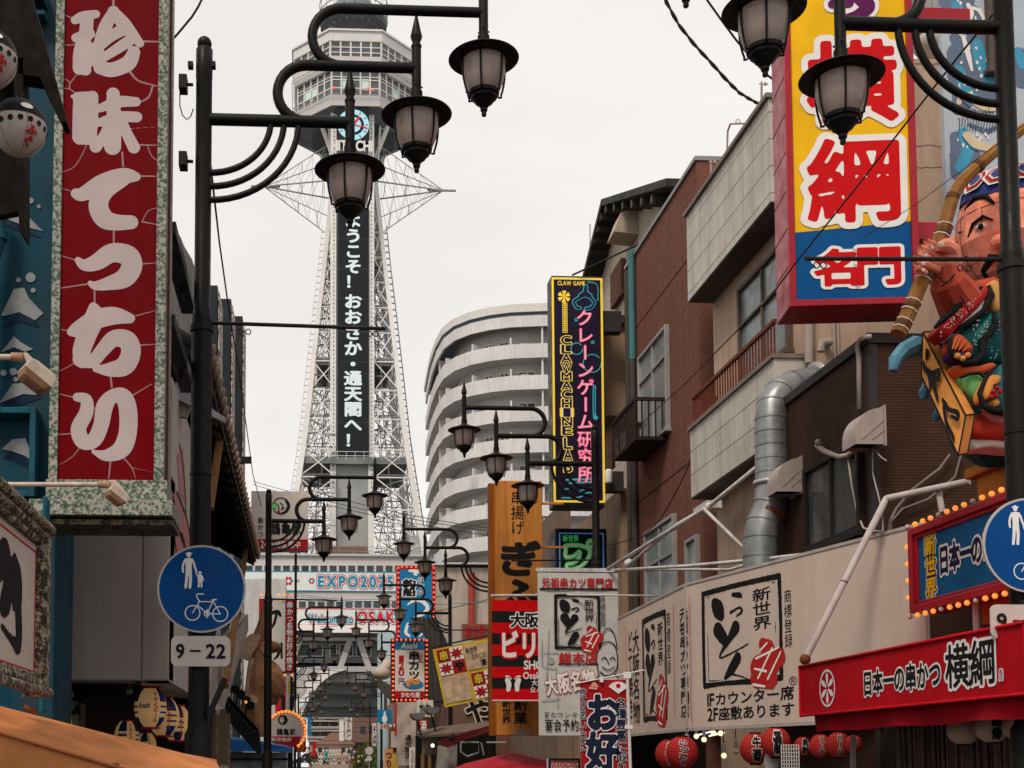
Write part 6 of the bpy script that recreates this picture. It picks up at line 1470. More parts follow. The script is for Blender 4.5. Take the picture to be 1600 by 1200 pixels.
text(P, 'SHO', B(818, 1032, 850, 1046), SIGNW, sb, wt=.03, h=.006); text(P, 'Osaka', B(817, 1050, 850, 1061), SIGNW, sb, wt=.02, h=.006); text(P, '大阪', B(830, 1062, 850, 1072), SIGNW, sb, wt=.02, h=.006); text(P, '오사', B(828, 1073, 848, 1083), SIGNW, sb, wt=.02, h=.006)
ft = [[(794, 1078, 3), (795, 1070, 4), (793, 1063, 4)], [(808, 1078, 3), (808, 1070, 4), (810, 1063, 4)]]
for dx, s in ((794, -1), (809, 1)):
    for k in range(5): ft.append([(dx + s * (3 - k * 1.9), 1056.5 + (k - 1) * (k - 1) * .45, 1.1 if k else 1.5)] * 2)
strokes(P, ft, SIGNW, sb, n=150, h=.006, name='footprint')
# ---- red flag on a pole
P = PF(13.2)
fg = T('flag_banner', 'red pole flag with big dark blue white-edged characters and fan drawing', 'flag', at(945, 1200, 13.2))
bx = (P.ab(906, 1000)[0], 1.2, P.ab(984, 1000)[0], P.ab(945, 1062)[1])
uu = V((1, 0, .06)); Pf_ = Pn((0, 13.2, 0), uu, (-.06, 0, 1)); 
wavy(P, bx, mat('flag_red', (.42, .012, .018), .6, var=.06, trans=.2), fg, 'cloth', amp=.005, h=-.014, seed=4)
part('pole', MB().tube([P.hit(980, 1050), P.hit(987, 1260)], .018, 10).tube([P.hit(900, 1068), P.hit(1007, 1047)], .008, 8), mat('flag_pole', (.62, .6, .58), .4, var=.05), fg, smooth=50)
NVB = mat('flag_navy', (.012, .018, .045), .6, var=.1)
text(P, 'お好み', B(917, 1083, 966, 1265), NVB, fg, wt=.05, vert=True, h=.004, n=70, out=[(SIGNW, .082)], sm=2)
text(P, '各種豊富に取り揃え', B(963, 1090, 979, 1240), NVB, fg, wt=.02, vert=True, h=.004, out=[(SIGNW, .055)]); text(P, '旅の思い出に', B(906, 1075, 916, 1175), NVB, fg, wt=.02, vert=True, h=.004, out=[(SIGNW, .055)])
fn = MB(); c = P.ab(966, 1084); fn.prism(P, [c] + [(c[0] + .13 * cos(t), c[1] + .13 * sin(t)) for t in np.linspace(.6, 2.5, 14)], .003, .005); part('fan_drawing', fn, SIGNW, fg); part('fan_dot', MB().disc(P, c[0], c[1] + .085, .025, .005, .007, 16), LRED, fg)
cl_ = [[(925, 1072, 2), (928, 1069, 3), (932, 1072, 2.4)], [(921, 1075, 1.5), (932, 1076, 1.5)]]; strokes(P, cl_, mat('cloud_peach', (.6, .3, .2), .6), fg, n=80, name='cloud_drawing')
part('clip', MB().pbox(P, *B(937, 1058, 942, 1066), -.01, .02).pbox(P, *B(974, 1050, 985, 1060), -.01, .02).pbox(P, *B(976, 1133, 988, 1139), -.01, .02), SIGNW, fg)
# ---- neon claw machine sign and green one below
NB = mat('neon_board', (.016, .011, .03), .35, var=.25, scale=3); NP = mat('neon_pink', (.85, .12, .24), .4, var=0, emit=.3); NY = mat('neon_yellow', (.85, .6, .06), .4, var=0, emit=.25); NC = mat('neon_cyan', (.05, .38, .48), .4, var=0, emit=.12); NW = mat('neon_core', (.75, .55, .6), .4, var=0, emit=.2); NG = mat('neon_green', (.05, .5, .1), .4, var=0, emit=.25)
P = PF(20.0)
cs_ = T('neon_sign', 'tall dark neon-style claw machine sign with pink katakana and yellow border', 'sign', at(903, 795, 20))
bx = (P.ab(863, 620)[0], P.ab(900, 792)[1], P.ab(943, 620)[0], P.ab(900, 431)[1])
part('case', MB().pbox(P, *bx, -.36, 0), mat('case_dark', (.02, .02, .026), .4), cs_, bev=.015); part('face', MB().pbox(P, bx[0] + .03, bx[1] + .03, bx[2] - .03, bx[3] - .03, .001, .006), NB, cs_)
part('border', MB().frame(P, *B(865, 435, 941, 785), .035, .007, .012), NY, cs_)
text(P, 'クレーンゲーム研究所', B(902, 484, 927, 755), NW, cs_, wt=-.014, vert=True, h=.02, n=44, out=[(NP, .032)])
text(P, 'CLAWMACHINE', B(877, 525, 893, 680), NB, cs_, wt=.015, vert=True, h=.02, n=44, out=[(SIGNW, .03), (NY, .075)]); text(P, 'LAB', B(880, 684, 894, 738), NB, cs_, wt=.015, vert=True, h=.02, n=44, out=[(SIGNW, .03), (NY, .075)])
fan = MB(); c = P.ab(881, 464); R = 10 * 20 / F
for k in range(6):
    if 1: fan.prism(P, [c] + [(c[0] + R * cos(t), c[1] + R * sin(t)) for t in np.linspace(k * pi / 3 + .12, k * pi / 3 + .85, 8)], .007, .013)
gz = P.box(879, 520, 886, 474); fan.frame(P, *gz, .012, .007, .013)
for k in range(12): b0 = gz[1] + (gz[3] - gz[1]) * k / 13; fan.pbox(P, gz[0] + .02, b0 + .03, gz[2] - .02, b0 + .055, .007, .012)
part('yellow_graphic', fan, NY, cs_)
text(P, 'CLAW GAME', B(871, 440, 914, 446), NY, cs_, wt=.02, h=.012, n=30)
cw = [[(915, 448, 2), (914, 458, 3)], [(907, 463, 3), (914, 460, 4), (921, 463, 3)], [(906, 465, 1.6), (897, 471, 1.6), (900, 480, 1.6), (906, 482, 1.4)], [(922, 465, 1.6), (928, 473, 1.6), (923, 481, 1.6), (915, 483, 1.4)]]
strokes(P, cw, NB, cs_, n=140, h=.02, name='claw_drawing'); strokes(P, cw, NC, cs_, n=140, h=.014, grow=.016, name='claw_glow')
cir = [[(919, 441, 1.3), (930, 443, .6), (934, 450, .6), (934, 468, .6), (934, 469, 1.3)], [(930, 604, .9), (930, 648, .9), (931, 653, 3.2), (927, 648, .9), (927, 606, .9), (930, 604, .9)], [(882, 765, .8), (893, 763, .8), (900, 770, .8), (912, 765, .8), (930, 762, .8)], [(878, 778, 1), (905, 777, 1), (918, 770, 1), (935, 772, 1)], [(885, 750, 1.5), (935, 748, 1.5)], [(890, 755, 1.5), (930, 753, 1.5)]]
for x, y, r in ((901, 545, 9), (925, 568, 14), (926, 535, 2), (900, 500, 2)): cir.append([(x + r * cos(t), y + r * sin(t), .7) for t in np.linspace(0, 5.6, 20)])
strokes(P, cir, NC, cs_, n=420, h=.009, name='cyan_graphic')
part('bracket', MB().box(bx[2] + .002, 5.19, 20.05, 20.25, P.ab(0, 500)[1], P.ab(0, 467)[1]).box(bx[2] + .002, 5.19, 20.05, 20.25, P.ab(0, 756)[1], P.ab(0, 724)[1]), MATS['dark_trim'], cs_)
part('stay_cable', MB().tube([at(894, 430, 20), at(1006, 378, 19.4)], .016, 6), WIRE, cs_)
part('spotlight', MB().lathe(at(951, 745, 19.9), [(.05, -.1), (.06, -.08), (.06, .1), (.04, .12)], 14), SIGNW, cs_, smooth=40)
P = PF(20.6)
gs = T('neon_sign', 'square dark sign with green outlined character behind the neon sign pole', 'sign', at(905, 900, 20.6))
bx = P.box(868, 905, 948, 826); part('case', MB().pbox(P, *bx, -.5, 0), MATS['case_dark'], gs, bev=.015); part('face', MB().pbox(P, bx[0] + .03, bx[1], bx[2] - .03, bx[3] - .03, .001, .006), mat('green_board', (.008, .012, .016), .3), gs)
part('border', MB().frame(P, *B(874, 833, 943, 915), .02, .007, .012), mat('neon_blue', (.1, .25, .6), .4, var=0, emit=.2), gs)
text(P, '新世界', B(879, 836, 904, 847), NG, gs, wt=.02, h=.012)
gsx = [[(884, 858, 1.4), (884, 870, 1.4), (896, 869, 1.4), (905, 862, 1.4), (904, 872, 1.4), (896, 880, 1.4), (886, 882, 1.4), (888, 890, 1.4), (905, 886, 1.4), (918, 874, 1.4), (921, 860, 1.4), (911, 854, 1.4), (900, 852, 1.4), (884, 853, 1.4), (884, 858, 1.4)], [(923 + 5 * cos(t), 850 + 5 * sin(t), 1.3) for t in np.linspace(0, 6.28, 14)]]
strokes(P, gsx, SIGNW, gs, n=160, h=.016); strokes(P, gsx, NG, gs, n=160, h=.012, grow=.022, name='letter_outline')
# ================================================================ carved fisherman figure on the plinth
SKN = mat('figure_skin', (.78, .25, .16), .4, var=.28, scale=9, bump=.2); SKD = mat('figure_skin_dark', (.46, .07, .04), .5, var=.2, scale=7)
BAM = mat('bamboo_brown', (.24, .1, .022), .45, var=.3, scale=9); FOR = mat('figure_orange', (.68, .27, .06), .5, var=.15, scale=6); TEALR = mat('robe_teal', (.004, .07, .075), .5, var=.25, scale=9)
REDR = mat('robe_red', (.36, .012, .014), .5, var=.2, scale=9); FWH = mat('figure_white', (.62, .56, .52), .5, var=.08)
fig = T('fisherman_figure', 'giant painted papier figure with red face, bamboo rod, bright robe and orange board', 'statue', at(1560, 716, 8.2))
Yg = 8.1
def blob(pts, rad, m, nm, n=10, seed=0, flat=True, parent=None):
    """a faceted tube-like limb"""
    mb = MB().tube(pts, rad, n); return part(nm, mb, m, parent or fig, smooth=not flat)
def g(x, y, d=0): return at(x, y, Yg + d)
hc = g(1580, 360, .25)
def headpt(u, v_, k=1.0):
    """point on the head: u azimuth from the facing direction, v elevation (degrees)"""
    fa = radians(-118) + radians(u); e = radians(v_)
    r = Vr(v_); return hc + V((cos(fa) * cos(e) * .36 * k, sin(fa) * cos(e) * .36 * k, sin(e) * .45 * k))
def Vr(v_): return 1
hd = MB(); nu, nv_ = 20, 12; vs = []
for j in range(nv_ + 1):
    e = -90 + 180 * j / nv_
    for i in range(nu):
        u = 360 * i / nu - 180
        k = 1.0
        if -50 < e < -10: k += .08 * math.exp(-((abs(u) - 40) / 25) ** 2)          # cheeks
        if -75 < e < -40 and abs(u) < 40: k += .07                                   # chin
        if 10 < e < 30 and abs(u) < 60: k += .03                                     # brow
        vs.append(headpt(u, e, k))
hd.add(vs, [(j * nu + i, j * nu + (i + 1) % nu, (j + 1) * nu + (i + 1) % nu, (j + 1) * nu + i) for j in range(nv_) for i in range(nu)])
body = MB(); 
# shoulders, chest and lap as one continuous swelling trunk
body.tube([g(1570, 715, .3), g(1568, 690, .25), g(1566, 640, .2), g(1570, 580, .25), g(1580, 520, .28), g(1585, 470, .3), g(1588, 430, .27)], [.2, .33, .4, .42, .4, .28, .15], 16)
tr0 = part('trunk', body, TEALR, fig)
head = part('head', hd, SKN, fig)
# nose, brows, eyes, moustache, ear, headband
def onhead(u, v_, k=1.02): return headpt(u, v_ - 11, k)
ns = MB(); ns.tube([onhead(0, 18, .98), onhead(0, 4, 1.1), onhead(0, -8, 1.28), onhead(0, -16, 1.22), onhead(0, -20, .98)], [.03, .05, .085, .075, .03], 8); ns.ball(onhead(16, -13, 1.06), .05, 8, 6); ns.ball(onhead(-16, -13, 1.06), .05, 8, 6)
part('nose', ns, SKN, head)
def facestroke(pts, r, m, nm, k=1.03): part(nm, MB().tube([onhead(u, v_, k) for u, v_ in pts], r, 6), m, head, smooth=True)
for s in (-1, 1):
    facestroke([(s * 18, 20), (s * 28, 30), (s * 42, 33), (s * 56, 26)], [.008, .02, .02, .006], INK, 'eyebrow')
    facestroke([(s * 20, 6), (s * 30, 12), (s * 42, 9), (s * 50, 0)], [.006, .012, .012, .005], INK, 'eyelid')
    e_ = MB(); e_.ball(onhead(s * 34, 3, .985), .042, 12, 8, sz=.55); part('eye', e_, FWH, head, smooth=True)
    e_ = MB(); e_.ball(onhead(s * 32, 3.5, 1.06), .02, 10, 6); part('pupil', e_, INK, head, smooth=True)
    facestroke([(s * 10, -27), (s * 26, -24), (s * 40, -33), (s * 46, -46)], [.012, .034, .03, .008], INK, 'moustache', 1.09)
    er = MB(); er.tube([onhead(s * 96, 10, .98), onhead(s * 98, 0, 1.12), onhead(s * 96, -22, 1.12), onhead(s * 94, -34, 1.0)], [.03, .06, .05, .03], 8); part('ear', er, SKD, head)
sm_ = MB()
for u in range(-160, 180, 32): sm_.tube([headpt(u, e, 1.03 if -75 < e < -5 else 1.004) for e in range(-80, 40, 8)], .0022, 4)
for e in (-60, -35, 10, 22): sm_.tube([headpt(u, e, 1.05 if e < -5 else 1.01) for u in range(-110, 111, 10)], .0022, 4)
part('panel_seam', sm_, mat('seam_red', (.2, .03, .02), .6), head)
facestroke([(-22, -44), (0, -40), (22, -44)], [.01, .022, .01], REDR, 'mouth', 1.1)
facestroke([(-12, -66), (0, -60), (12, -66)], [.02, .05, .02], INK, 'chin_beard', 1.05)
hb_ = MB(); vs = []
for k_, e in ((1.03, 28), (1.08, 36), (1.06, 54), (1.0, 60)): vs += [headpt(u * 15 - 180, e - 8 * cos(radians(u * 15 - 180)), k_) for u in range(24)]
hb_.add(vs, [(j * 24 + i, j * 24 + (i + 1) % 24, (j + 1) * 24 + (i + 1) % 24, (j + 1) * 24 + i) for j in range(3) for i in range(24)])
BND = mat('band_blue', (.03, .045, .2), .5, var=.15, scale=10)
bo = part('headband', hb_, BND, head)
hx = MB(); hxw = MB(); hxr = MB()
for u in (-75, -45, -15, 15, 45, 75):
    for (mb, rr_, k_) in ((hxw, .105, 1.085), (hxr, .085, 1.1), (hxw, .06, 1.115), (hx, .045, 1.13)):
        e0 = 44 - 8 * cos(radians(u)); c0 = headpt(u, e0, k_); t1 = (headpt(u + 4, e0, k_) - c0).normalized(); t2 = (headpt(u, e0 + 4, k_) - c0).normalized()
        mb.add([c0 + t1 * rr_ * cos(q * pi / 3) + t2 * rr_ * sin(q * pi / 3) for q in range(6)], [tuple(range(6))])
part('band_pattern', hxw, FWH, bo); part('band_pattern', hxr, REDR, bo); part('band_pattern', hx, BND, bo)
cap_ = MB(); cap_.add([headpt(u * 15 - 180, e, .99) for e in (48, 66, 80, 89) for u in range(24)], [(j * 24 + i, j * 24 + (i + 1) % 24, (j + 1) * 24 + (i + 1) % 24, (j + 1) * 24 + i) for j in range(3) for i in range(24)]); part('cap', cap_, REDR, head)
# ochre rice sack behind the cheek
sk = MB(); sk.ball(g(1518, 392, .45), .17, 12, 8, sx=.9, sz=1.2); so2 = part('rice_bag', sk, FOR, fig)
mk_ = MB()
for x, y in ((1493, 378), (1500, 362), (1510, 380), (1512, 400), (1525, 372), (1524, 395), (1505, 405)): mk_.tube([g(x - 3, y, .24), g(x, y + 3, .235), g(x + 3, y, .24)], .006, 5)
part('bag_mark', mk_, INK, so2)
# bamboo rod
rodp = [(1403, 522), (1421, 487), (1440, 440), (1457, 402), (1470, 370), (1481, 335), (1490, 305), (1502, 285), (1527, 260), (1560, 232), (1600, 200), (1640, 172)]
rod = T('bamboo_rod', 'thick jointed bamboo rod arching up from the red hand of the fisherman figure', 'rod', g(1403, 522, -.3))
part('cane', MB().tube([g(x, y, -.3 + .0006 * (x - 1403)) for x, y in rodp], [.052, .052, .05, .05, .05, .046, .044, .042, .04, .038, .034, .03], 8), BAM, rod)
kn = MB()
for x, y, dx, dy in ((1409, 511, 3, -6), (1422, 482, 3, -6), (1444, 433, 3, -7), (1472, 366, 3, -7), (1487, 312, 3, -7), (1526, 262, 5, -5), (1575, 220, 6, -5)):
    d_ = -.3 + .0006 * (x - 1403); kn.tube([g(x, y, d_), g(x + dx, y + dy, d_)], .055 if x < 1480 else .046, 8)
part('joint', kn, mat('bamboo_joint', (.12, .045, .015), .5, var=.3), rod); 
tw_ = MB()
for x, y, dx, dy in ((1407, 515, .8, -1.5), (1413, 503, .8, -1.5), (1420, 487, .8, -1.5), (1427, 473, .8, -1.5), (1442, 438, .6, -1.4), (1449, 423, .6, -1.4), (1471, 370, .5, -1.4), (1477, 354, .5, -1.4)):
    d_ = -.3 + .0006 * (x - 1403); tw_.tube([g(x, y, d_), g(x + dx, y + dy, d_)], .057, 8)
part('binding', tw_, FWH, rod)
# right arm: forearm, palm, fingers curled round the rod, thumb from the side
arm = MB().tube([g(1545, 470, .1), g(1520, 478, -.05), g(1498, 470, -.15), g(1480, 440, -.24), g(1474, 415, -.27)], [.16, .16, .15, .115, .075], 10); ar = part('forearm', arm, SKD, fig)
pm = MB().tube([g(1482, 438, -.23), g(1478, 415, -.25), g(1475, 392, -.26), g(1472, 378, -.26)], [.07, .1, .095, .06], 10); ha = part('hand', pm, SKN, ar)
for k, (x0, y0, x1, y1, x2, y2, r) in enumerate(((1468, 392, 1447, 378, 1458, 384, .024), (1464, 402, 1437, 388, 1448, 396, .026), (1462, 412, 1431, 400, 1444, 409, .026), (1462, 420, 1430, 412, 1444, 419, .023))):
    part('finger', MB().tube([g(x0 + 4, y0 + 2, -.3), g((x0 + x1) / 2, (y0 + y1) / 2 - 3, -.37), g(x1, y1, -.38), g(x1 + 3, y1 + 6, -.38), g(x2 + 3, y2 + 8, -.36)], [r, r * 1.05, r * 1.05, r, r * .8], 8), SKN, ha)
    part('nail', MB().ball(g(x2 - 1, y2 + 3, -.4), r * .55, 8, 6, sy=.4), FWH, ha)
part('thumb', MB().tube([g(1490, 405, -.28), g(1484, 390, -.33), g(1476, 384, -.37), g(1464, 385, -.4)], [.05, .046, .042, .03], 8), SKN, ha); part('nail', MB().ball(g(1470, 382, -.415), .022, 8, 6, sy=.5), FWH, ha)
cr_ = MB()
for p in (((1467, 432), (1474, 441), (1483, 440)), ((1470, 448), (1480, 442), (1492, 428)), ((1485, 470), (1496, 500)), ((1500, 462), (1515, 488))): cr_.tube([g(x, y, -.34) for x, y in p], .005, 5)
part('crease', cr_, INK, ar)
# robe: sleeve bands, black scroll edges, patches
def patch(pts, m, nm, d, th=.05, parent=None):
    P = PF(Yg + d); mb = MB(); q = [P.ab(x, y) for x, y in pts]
    # smooth closed outline, domed towards the viewer
    n = len(q); o = []
    for i in range(n):
        p0, p1, p2, p3 = q[i - 1], q[i], q[(i + 1) % n], q[(i + 2) % n]
        for k in range(4):
            t = k / 4; o.append(tuple(.5 * (2 * p1[j] + (p2[j] - p0[j]) * t + (2 * p0[j] - 5 * p1[j] + 4 * p2[j] - p3[j]) * t * t + (3 * p1[j] - p0[j] - 3 * p2[j] + p3[j]) * t ** 3) for j in (0, 1)))
    c0 = (sum(x for x, y in o) / len(o), sum(y for x, y in o) / len(o)); N_ = len(o); vs = [P.w(a, b, -.12) for a, b in o]
    for f, h in ((1, 0), (.93, th * .5), (.8, th * .8), (.45, th)): vs += [P.w(c0[0] + (a - c0[0]) * f, c0[1] + (b - c0[1]) * f, h) for a, b in o]
    vs.append(P.w(*c0, th * 1.05)); fs = [(j * N_ + i, j * N_ + (i + 1) % N_, (j + 1) * N_ + (i + 1) % N_, (j + 1) * N_ + i) for j in range(4) for i in range(N_)] + [(4 * N_ + i, 4 * N_ + (i + 1) % N_, 5 * N_) for i in range(N_)]
    ar_ = sum(o[i][0] * o[(i + 1) % N_][1] - o[(i + 1) % N_][0] * o[i][1] for i in range(N_))
    if ar_ < 0: fs = [f[::-1] for f in fs]
    return part(nm, mb.add(vs, fs), m, parent or fig, smooth=60)
slv = patch([(1462, 518), (1475, 502), (1500, 480), (1530, 460), (1542, 450), (1540, 465), (1515, 492), (1495, 512), (1478, 530), (1470, 528)], REDR, 'sleeve', -.22, .06)
patch([(1488, 515), (1505, 500), (1525, 480), (1540, 462), (1540, 478), (1520, 498), (1500, 512)], FWH, 'lining', -.2, .05)
def scroll(pts, r, d=-.25): part('scroll_edge', MB().tube([g(x, y, d) for x, y in pts], r, 6), INK, fig, smooth=True)
scroll([(1461, 512), (1472, 500), (1490, 486), (1502, 472), (1520, 462), (1534, 448)], [.012, .02, .024, .022, .02, .01]); scroll([(1490, 520), (1515, 502), (1535, 486), (1548, 462), (1545, 446)], [.01, .024, .022, .03, .012], -.24)
rob = patch([(1490, 525), (1510, 512), (1535, 492), (1550, 485), (1600, 470), (1620, 560), (1560, 568), (1525, 570), (1500, 560), (1486, 545)], TEALR, 'robe_front', -.17, .06)
patch([(1514, 526), (1530, 508), (1546, 490), (1552, 500), (1548, 520), (1540, 535), (1534, 550), (1520, 545)], mat('robe_green', (.008, .13, .11), .5, var=.2), 'robe_fold', -.2, .04)
scroll([(1554, 488), (1556, 505), (1546, 522), (1534, 535), (1536, 552), (1522, 566), (1505, 568), (1490, 558), (1483, 545), (1486, 528)], [.016, .022, .024, .028, .026, .026, .024, .018, .016, .012])
lf_ = patch([(1486, 546), (1488, 528), (1496, 522), (1510, 532), (1520, 545), (1512, 552), (1500, 548)], mat('leaf_red', (.5, .07, .03), .5, var=.2), 'leaf', -.235, .03)
lv = MB()
for p in (((1488, 545), (1495, 526)), ((1492, 546), (1501, 527)), ((1498, 547), (1508, 533)), ((1504, 549), (1514, 540))): lv.tube([g(x, y, -.275) for x, y in p], .004, 4)
part('leaf_vein', lv, FOR, lf_)
patch([(1486, 550), (1498, 550), (1512, 553), (1522, 548), (1516, 560), (1502, 562), (1490, 558)], mat('petal_violet', (.07, .02, .1), .5), 'petal', -.24, .02)
for x, y in ((1504, 560), (1512, 555), (1496, 556)): part('bud', MB().ball(g(x, y, -.28), .02, 10, 6), FOR, fig)
patch([(1490, 572), (1520, 574), (1548, 568), (1556, 575), (1540, 585), (1510, 590), (1496, 584)], mat('sash_orange', (.55, .09, .03), .5, var=.2), 'sash', -.19, .05)
patch([(1500, 590), (1520, 582), (1540, 590), (1540, 610), (1530, 630), (1515, 622)], mat('robe_lime', (.14, .38, .13), .5, var=.2), 'robe_lime', -.18, .05)
scroll([(1500, 590), (1515, 584), (1530, 583), (1540, 592)], [.008, .012, .012, .008], -.25)
kn_ = patch([(1536, 600), (1548, 580), (1575, 565), (1610, 562), (1612, 620), (1580, 650), (1550, 644), (1534, 626)], mat('robe_teal_light', (.03, .16, .17), .5, var=.2), 'knee', -.26, .08)
scroll([(1560, 570), (1540, 590), (1530, 615), (1536, 634), (1552, 642), (1572, 642), (1600, 630)], [.008, .014, .016, .024, .028, .028, .02], -.33)
patch([(1543, 592), (1550, 586), (1562, 588), (1560, 598), (1548, 604), (1546, 622), (1538, 625), (1536, 612)], FOR, 'flower', -.33, .03); patch([(1548, 628), (1556, 624), (1560, 632), (1552, 637)], FOR, 'flower', -.33, .03)
for x, y in ((1552, 612), (1558, 606), (1556, 618), (1563, 612), (1549, 620)): part('petal', MB().ball(g(x, y, -.37), .016, 8, 6), REDR, fig)
patch([(1534, 640), (1550, 650), (1575, 656), (1600, 650), (1600, 690), (1560, 688), (1522, 684), (1522, 664)], mat('hem_red', (.45, .035, .018), .5, var=.25), 'hem', -.15, .06)
patch([(1532, 632), (1545, 645), (1570, 652), (1600, 645), (1600, 662), (1570, 664), (1545, 658)], mat('hem_pink', (.55, .27, .25), .5, var=.1), 'hem_lining', -.2, .05)
patch([(1512, 690), (1530, 685), (1600, 690), (1600, 706), (1540, 702), (1514, 704)], FWH, 'base_foam', -.1, .05)
dots = MB(); r_ = np.random.RandomState(5)
for k in range(150):
    x, y = r_.uniform(1545, 1600), r_.uniform(490, 562)
    if k > 105: x, y = r_.uniform(1470, 1525), 0; y = 520 - (x - 1470) * .95 + r_.uniform(-8, 8)
    dots.ball(g(x, y, -.232 if k <= 105 else -.285), .0045, 6, 4)
for k in range(40): dots.ball(g(r_.uniform(1520, 1545), r_.uniform(500, 540), -.245), .0045, 6, 4)
part('dot_pattern', dots, FWH, rob)
lap = patch([(1545, 445), (1556, 440), (1566, 470), (1558, 490), (1546, 478)], mat('collar_gold', (.55, .3, .08), .5, var=.2), 'collar', -.2, .04)
# orange board hanging at its left with black brush marks
bd = T('lettered_board', 'thick orange board with black brush characters held against the fisherman figure', 'board', g(1496, 712, -.3))
def solid(face, back, m, nm):
    mb = MB(); n = len(face); mb.add([*face, *back], [tuple(range(n))[::-1], tuple(range(n, 2 * n))] + [(i, (i + 1) % n, n + (i + 1) % n, n + i) for i in range(n)]); return part(nm, mb, m, bd)
fA, fB, fC, fD = g(1442, 519, .1), g(1440, 588, .1), g(1497, 711, -.35), g(1509, 649, -.35)
thk = V((.1, .07, .03))
solid([fA, fB, fC, fD], [p + thk for p in (fA, fB, fC, fD)], FOR, 'slab')
Pb = Pn(fB, fC - fB, (fA - fB) - (fC - fB).normalized() * (fA - fB).dot((fC - fB).normalized()))
if Pb.n.dot(EYE - fB) < 0: Pb = Pn(fB, fB - fC, Pb.v)
strokes(Pb, [[(1448, 545, 1), (1450, 552, 5), (1449, 560, 3)], [(1444, 565, 2), (1446, 575, 4), (1456, 584, 5), (1468, 580, 5), (1467, 592, 4), (1460, 590, 3)], [(1452, 580, 4), (1455, 600, 4), (1453, 612, 2)], [(1458, 594, 4), (1464, 615, 4), (1467, 628, 2)],
             [(1474, 624, 3), (1478, 632, 5), (1484, 640, 4), (1497, 645, 5), (1498, 655, 4), (1488, 650, 3)], [(1476, 636, 4), (1480, 660, 4), (1490, 682, 4), (1492, 690, 2)]], INK, bd, h=.006, n=200, rough=.1)
ed = MB(); 
for loop in ([fA, fB, fC, fD, fA], [p + thk for p in (fA, fD, fC)]): ed.tube(loop, .006, 5)
for p in (fA, fD, fC): ed.tube([p, p + thk], .006, 5)
part('black_edge', ed, INK, bd)
ft_ = MB().tube([g(1450, 545, .2), g(1430, 540, .18), g(1412, 548, .15), g(1400, 562, .13), g(1396, 580, .12)], [.075, .07, .058, .05, .03], 8); BLT = mat('tail_blue', (.1, .27, .36), .5, var=.5, scale=3)
part('fish_tail', ft_, BLT, fig); part('fish_fin', MB().tube([g(1452, 600, .2), g(1444, 615, .18), g(1443, 624, .18)], [.04, .04, .02], 7), BLT, fig); part('fish_fin', MB().tube([g(1470, 640, .1), g(1463, 652, .08), g(1461, 658, .08)], [.035, .03, .015], 7), BLT, fig)
# ================================================================ MIDDLE DISTANCE, LEFT
def board(P, bx, d, m, parent, nm='board', bev=0): return part(nm, MB().pbox(P, *bx, -d, 0), m, parent, bev=bev)
CRW = mat('board_cream', (.6, .54, .49), .6, var=.05); BRED = mat('band_red', (.36, .012, .018), .5, var=.08)
Yb_ = 27.; P = PF(Yb_)
cb2 = T('billboard', 'cream rooftop billboard with round crane emblem over a red band', 'billboard', at(438, 862, Yb_))
board(P, P.box(392, 860, 482, 768), .25, CRW, cb2); part('red_band', MB().pbox(P, *P.box(392.5, 859, 481, 843), .001, .02), BRED, cb2)
em_ = [[(439 + 12.5 * cos(t), 790.5 - 12.5 * sin(t), .8) for t in np.linspace(0, 6.3, 24)], [(447, 782, 2), (451, 790, 2.5), (447, 799, 2), (440, 802, 1.2)], [(430, 786, .7), (436, 792, .7), (434, 800, .7)], [(438, 786, .8), (442, 790, .8), (440, 796, .8), (445, 793, .6)]]
strokes(P, em_, INK, cb2, h=.01, n=140, name='emblem'); part('emblem_red', MB().disc(P, *P.ab(436, 800), .03, .012, .016, 12), LRED, cb2); part('emblem_green', MB().disc(P, *P.ab(429, 791), .05, .012, .016, 12), NG, cb2)
text(P, '鶴亀家', P.box(422, 836, 472, 816), INK, cb2, wt=.02, h=.01, n=56); text(P, '串かつ', P.box(402, 840, 412, 808), INK, cb2, wt=.01, vert=True, h=.01); text(P, '24時間営業中', P.box(407, 857, 470, 845), SIGNW, cb2, wt=.02, h=.03)
part('post', MB().box(at(420, 900, Yb_).x, at(424, 900, Yb_).x, Yb_ + .1, Yb_ + .2, 3, P.ab(0, 860)[1]).box(at(460, 900, Yb_).x, at(464, 900, Yb_).x, Yb_ + .1, Yb_ + .2, 3, P.ab(0, 860)[1]), IRON, cb2)
# white shop building that carries the tall sign
lw = T('white_shop_building', 'narrow white shop building behind the tall bulb-lit vertical sign', 'building', at(425, 1195, 47))
part('wall', MB().box(-4, at(446, 1000, 46).x, 46, 60, 0, at(446, 905, 46).z), mat('shop_white', (.5, .48, .46), .7, var=.08, streak=.2), lw)
wv_ = MB(); P6 = PF(45.98); 
for k in range(4): wv_.pbox(P6, *P6.box(404 + k * 10, 1060, 410 + k * 10, 1030), .001, .03)
part('window', wv_, GLASSD, lw); part('colour_panel', MB().pbox(PF(45.97), *PF(45.97).box(430, 1120, 447, 1060), .001, .05), BRED, lw)
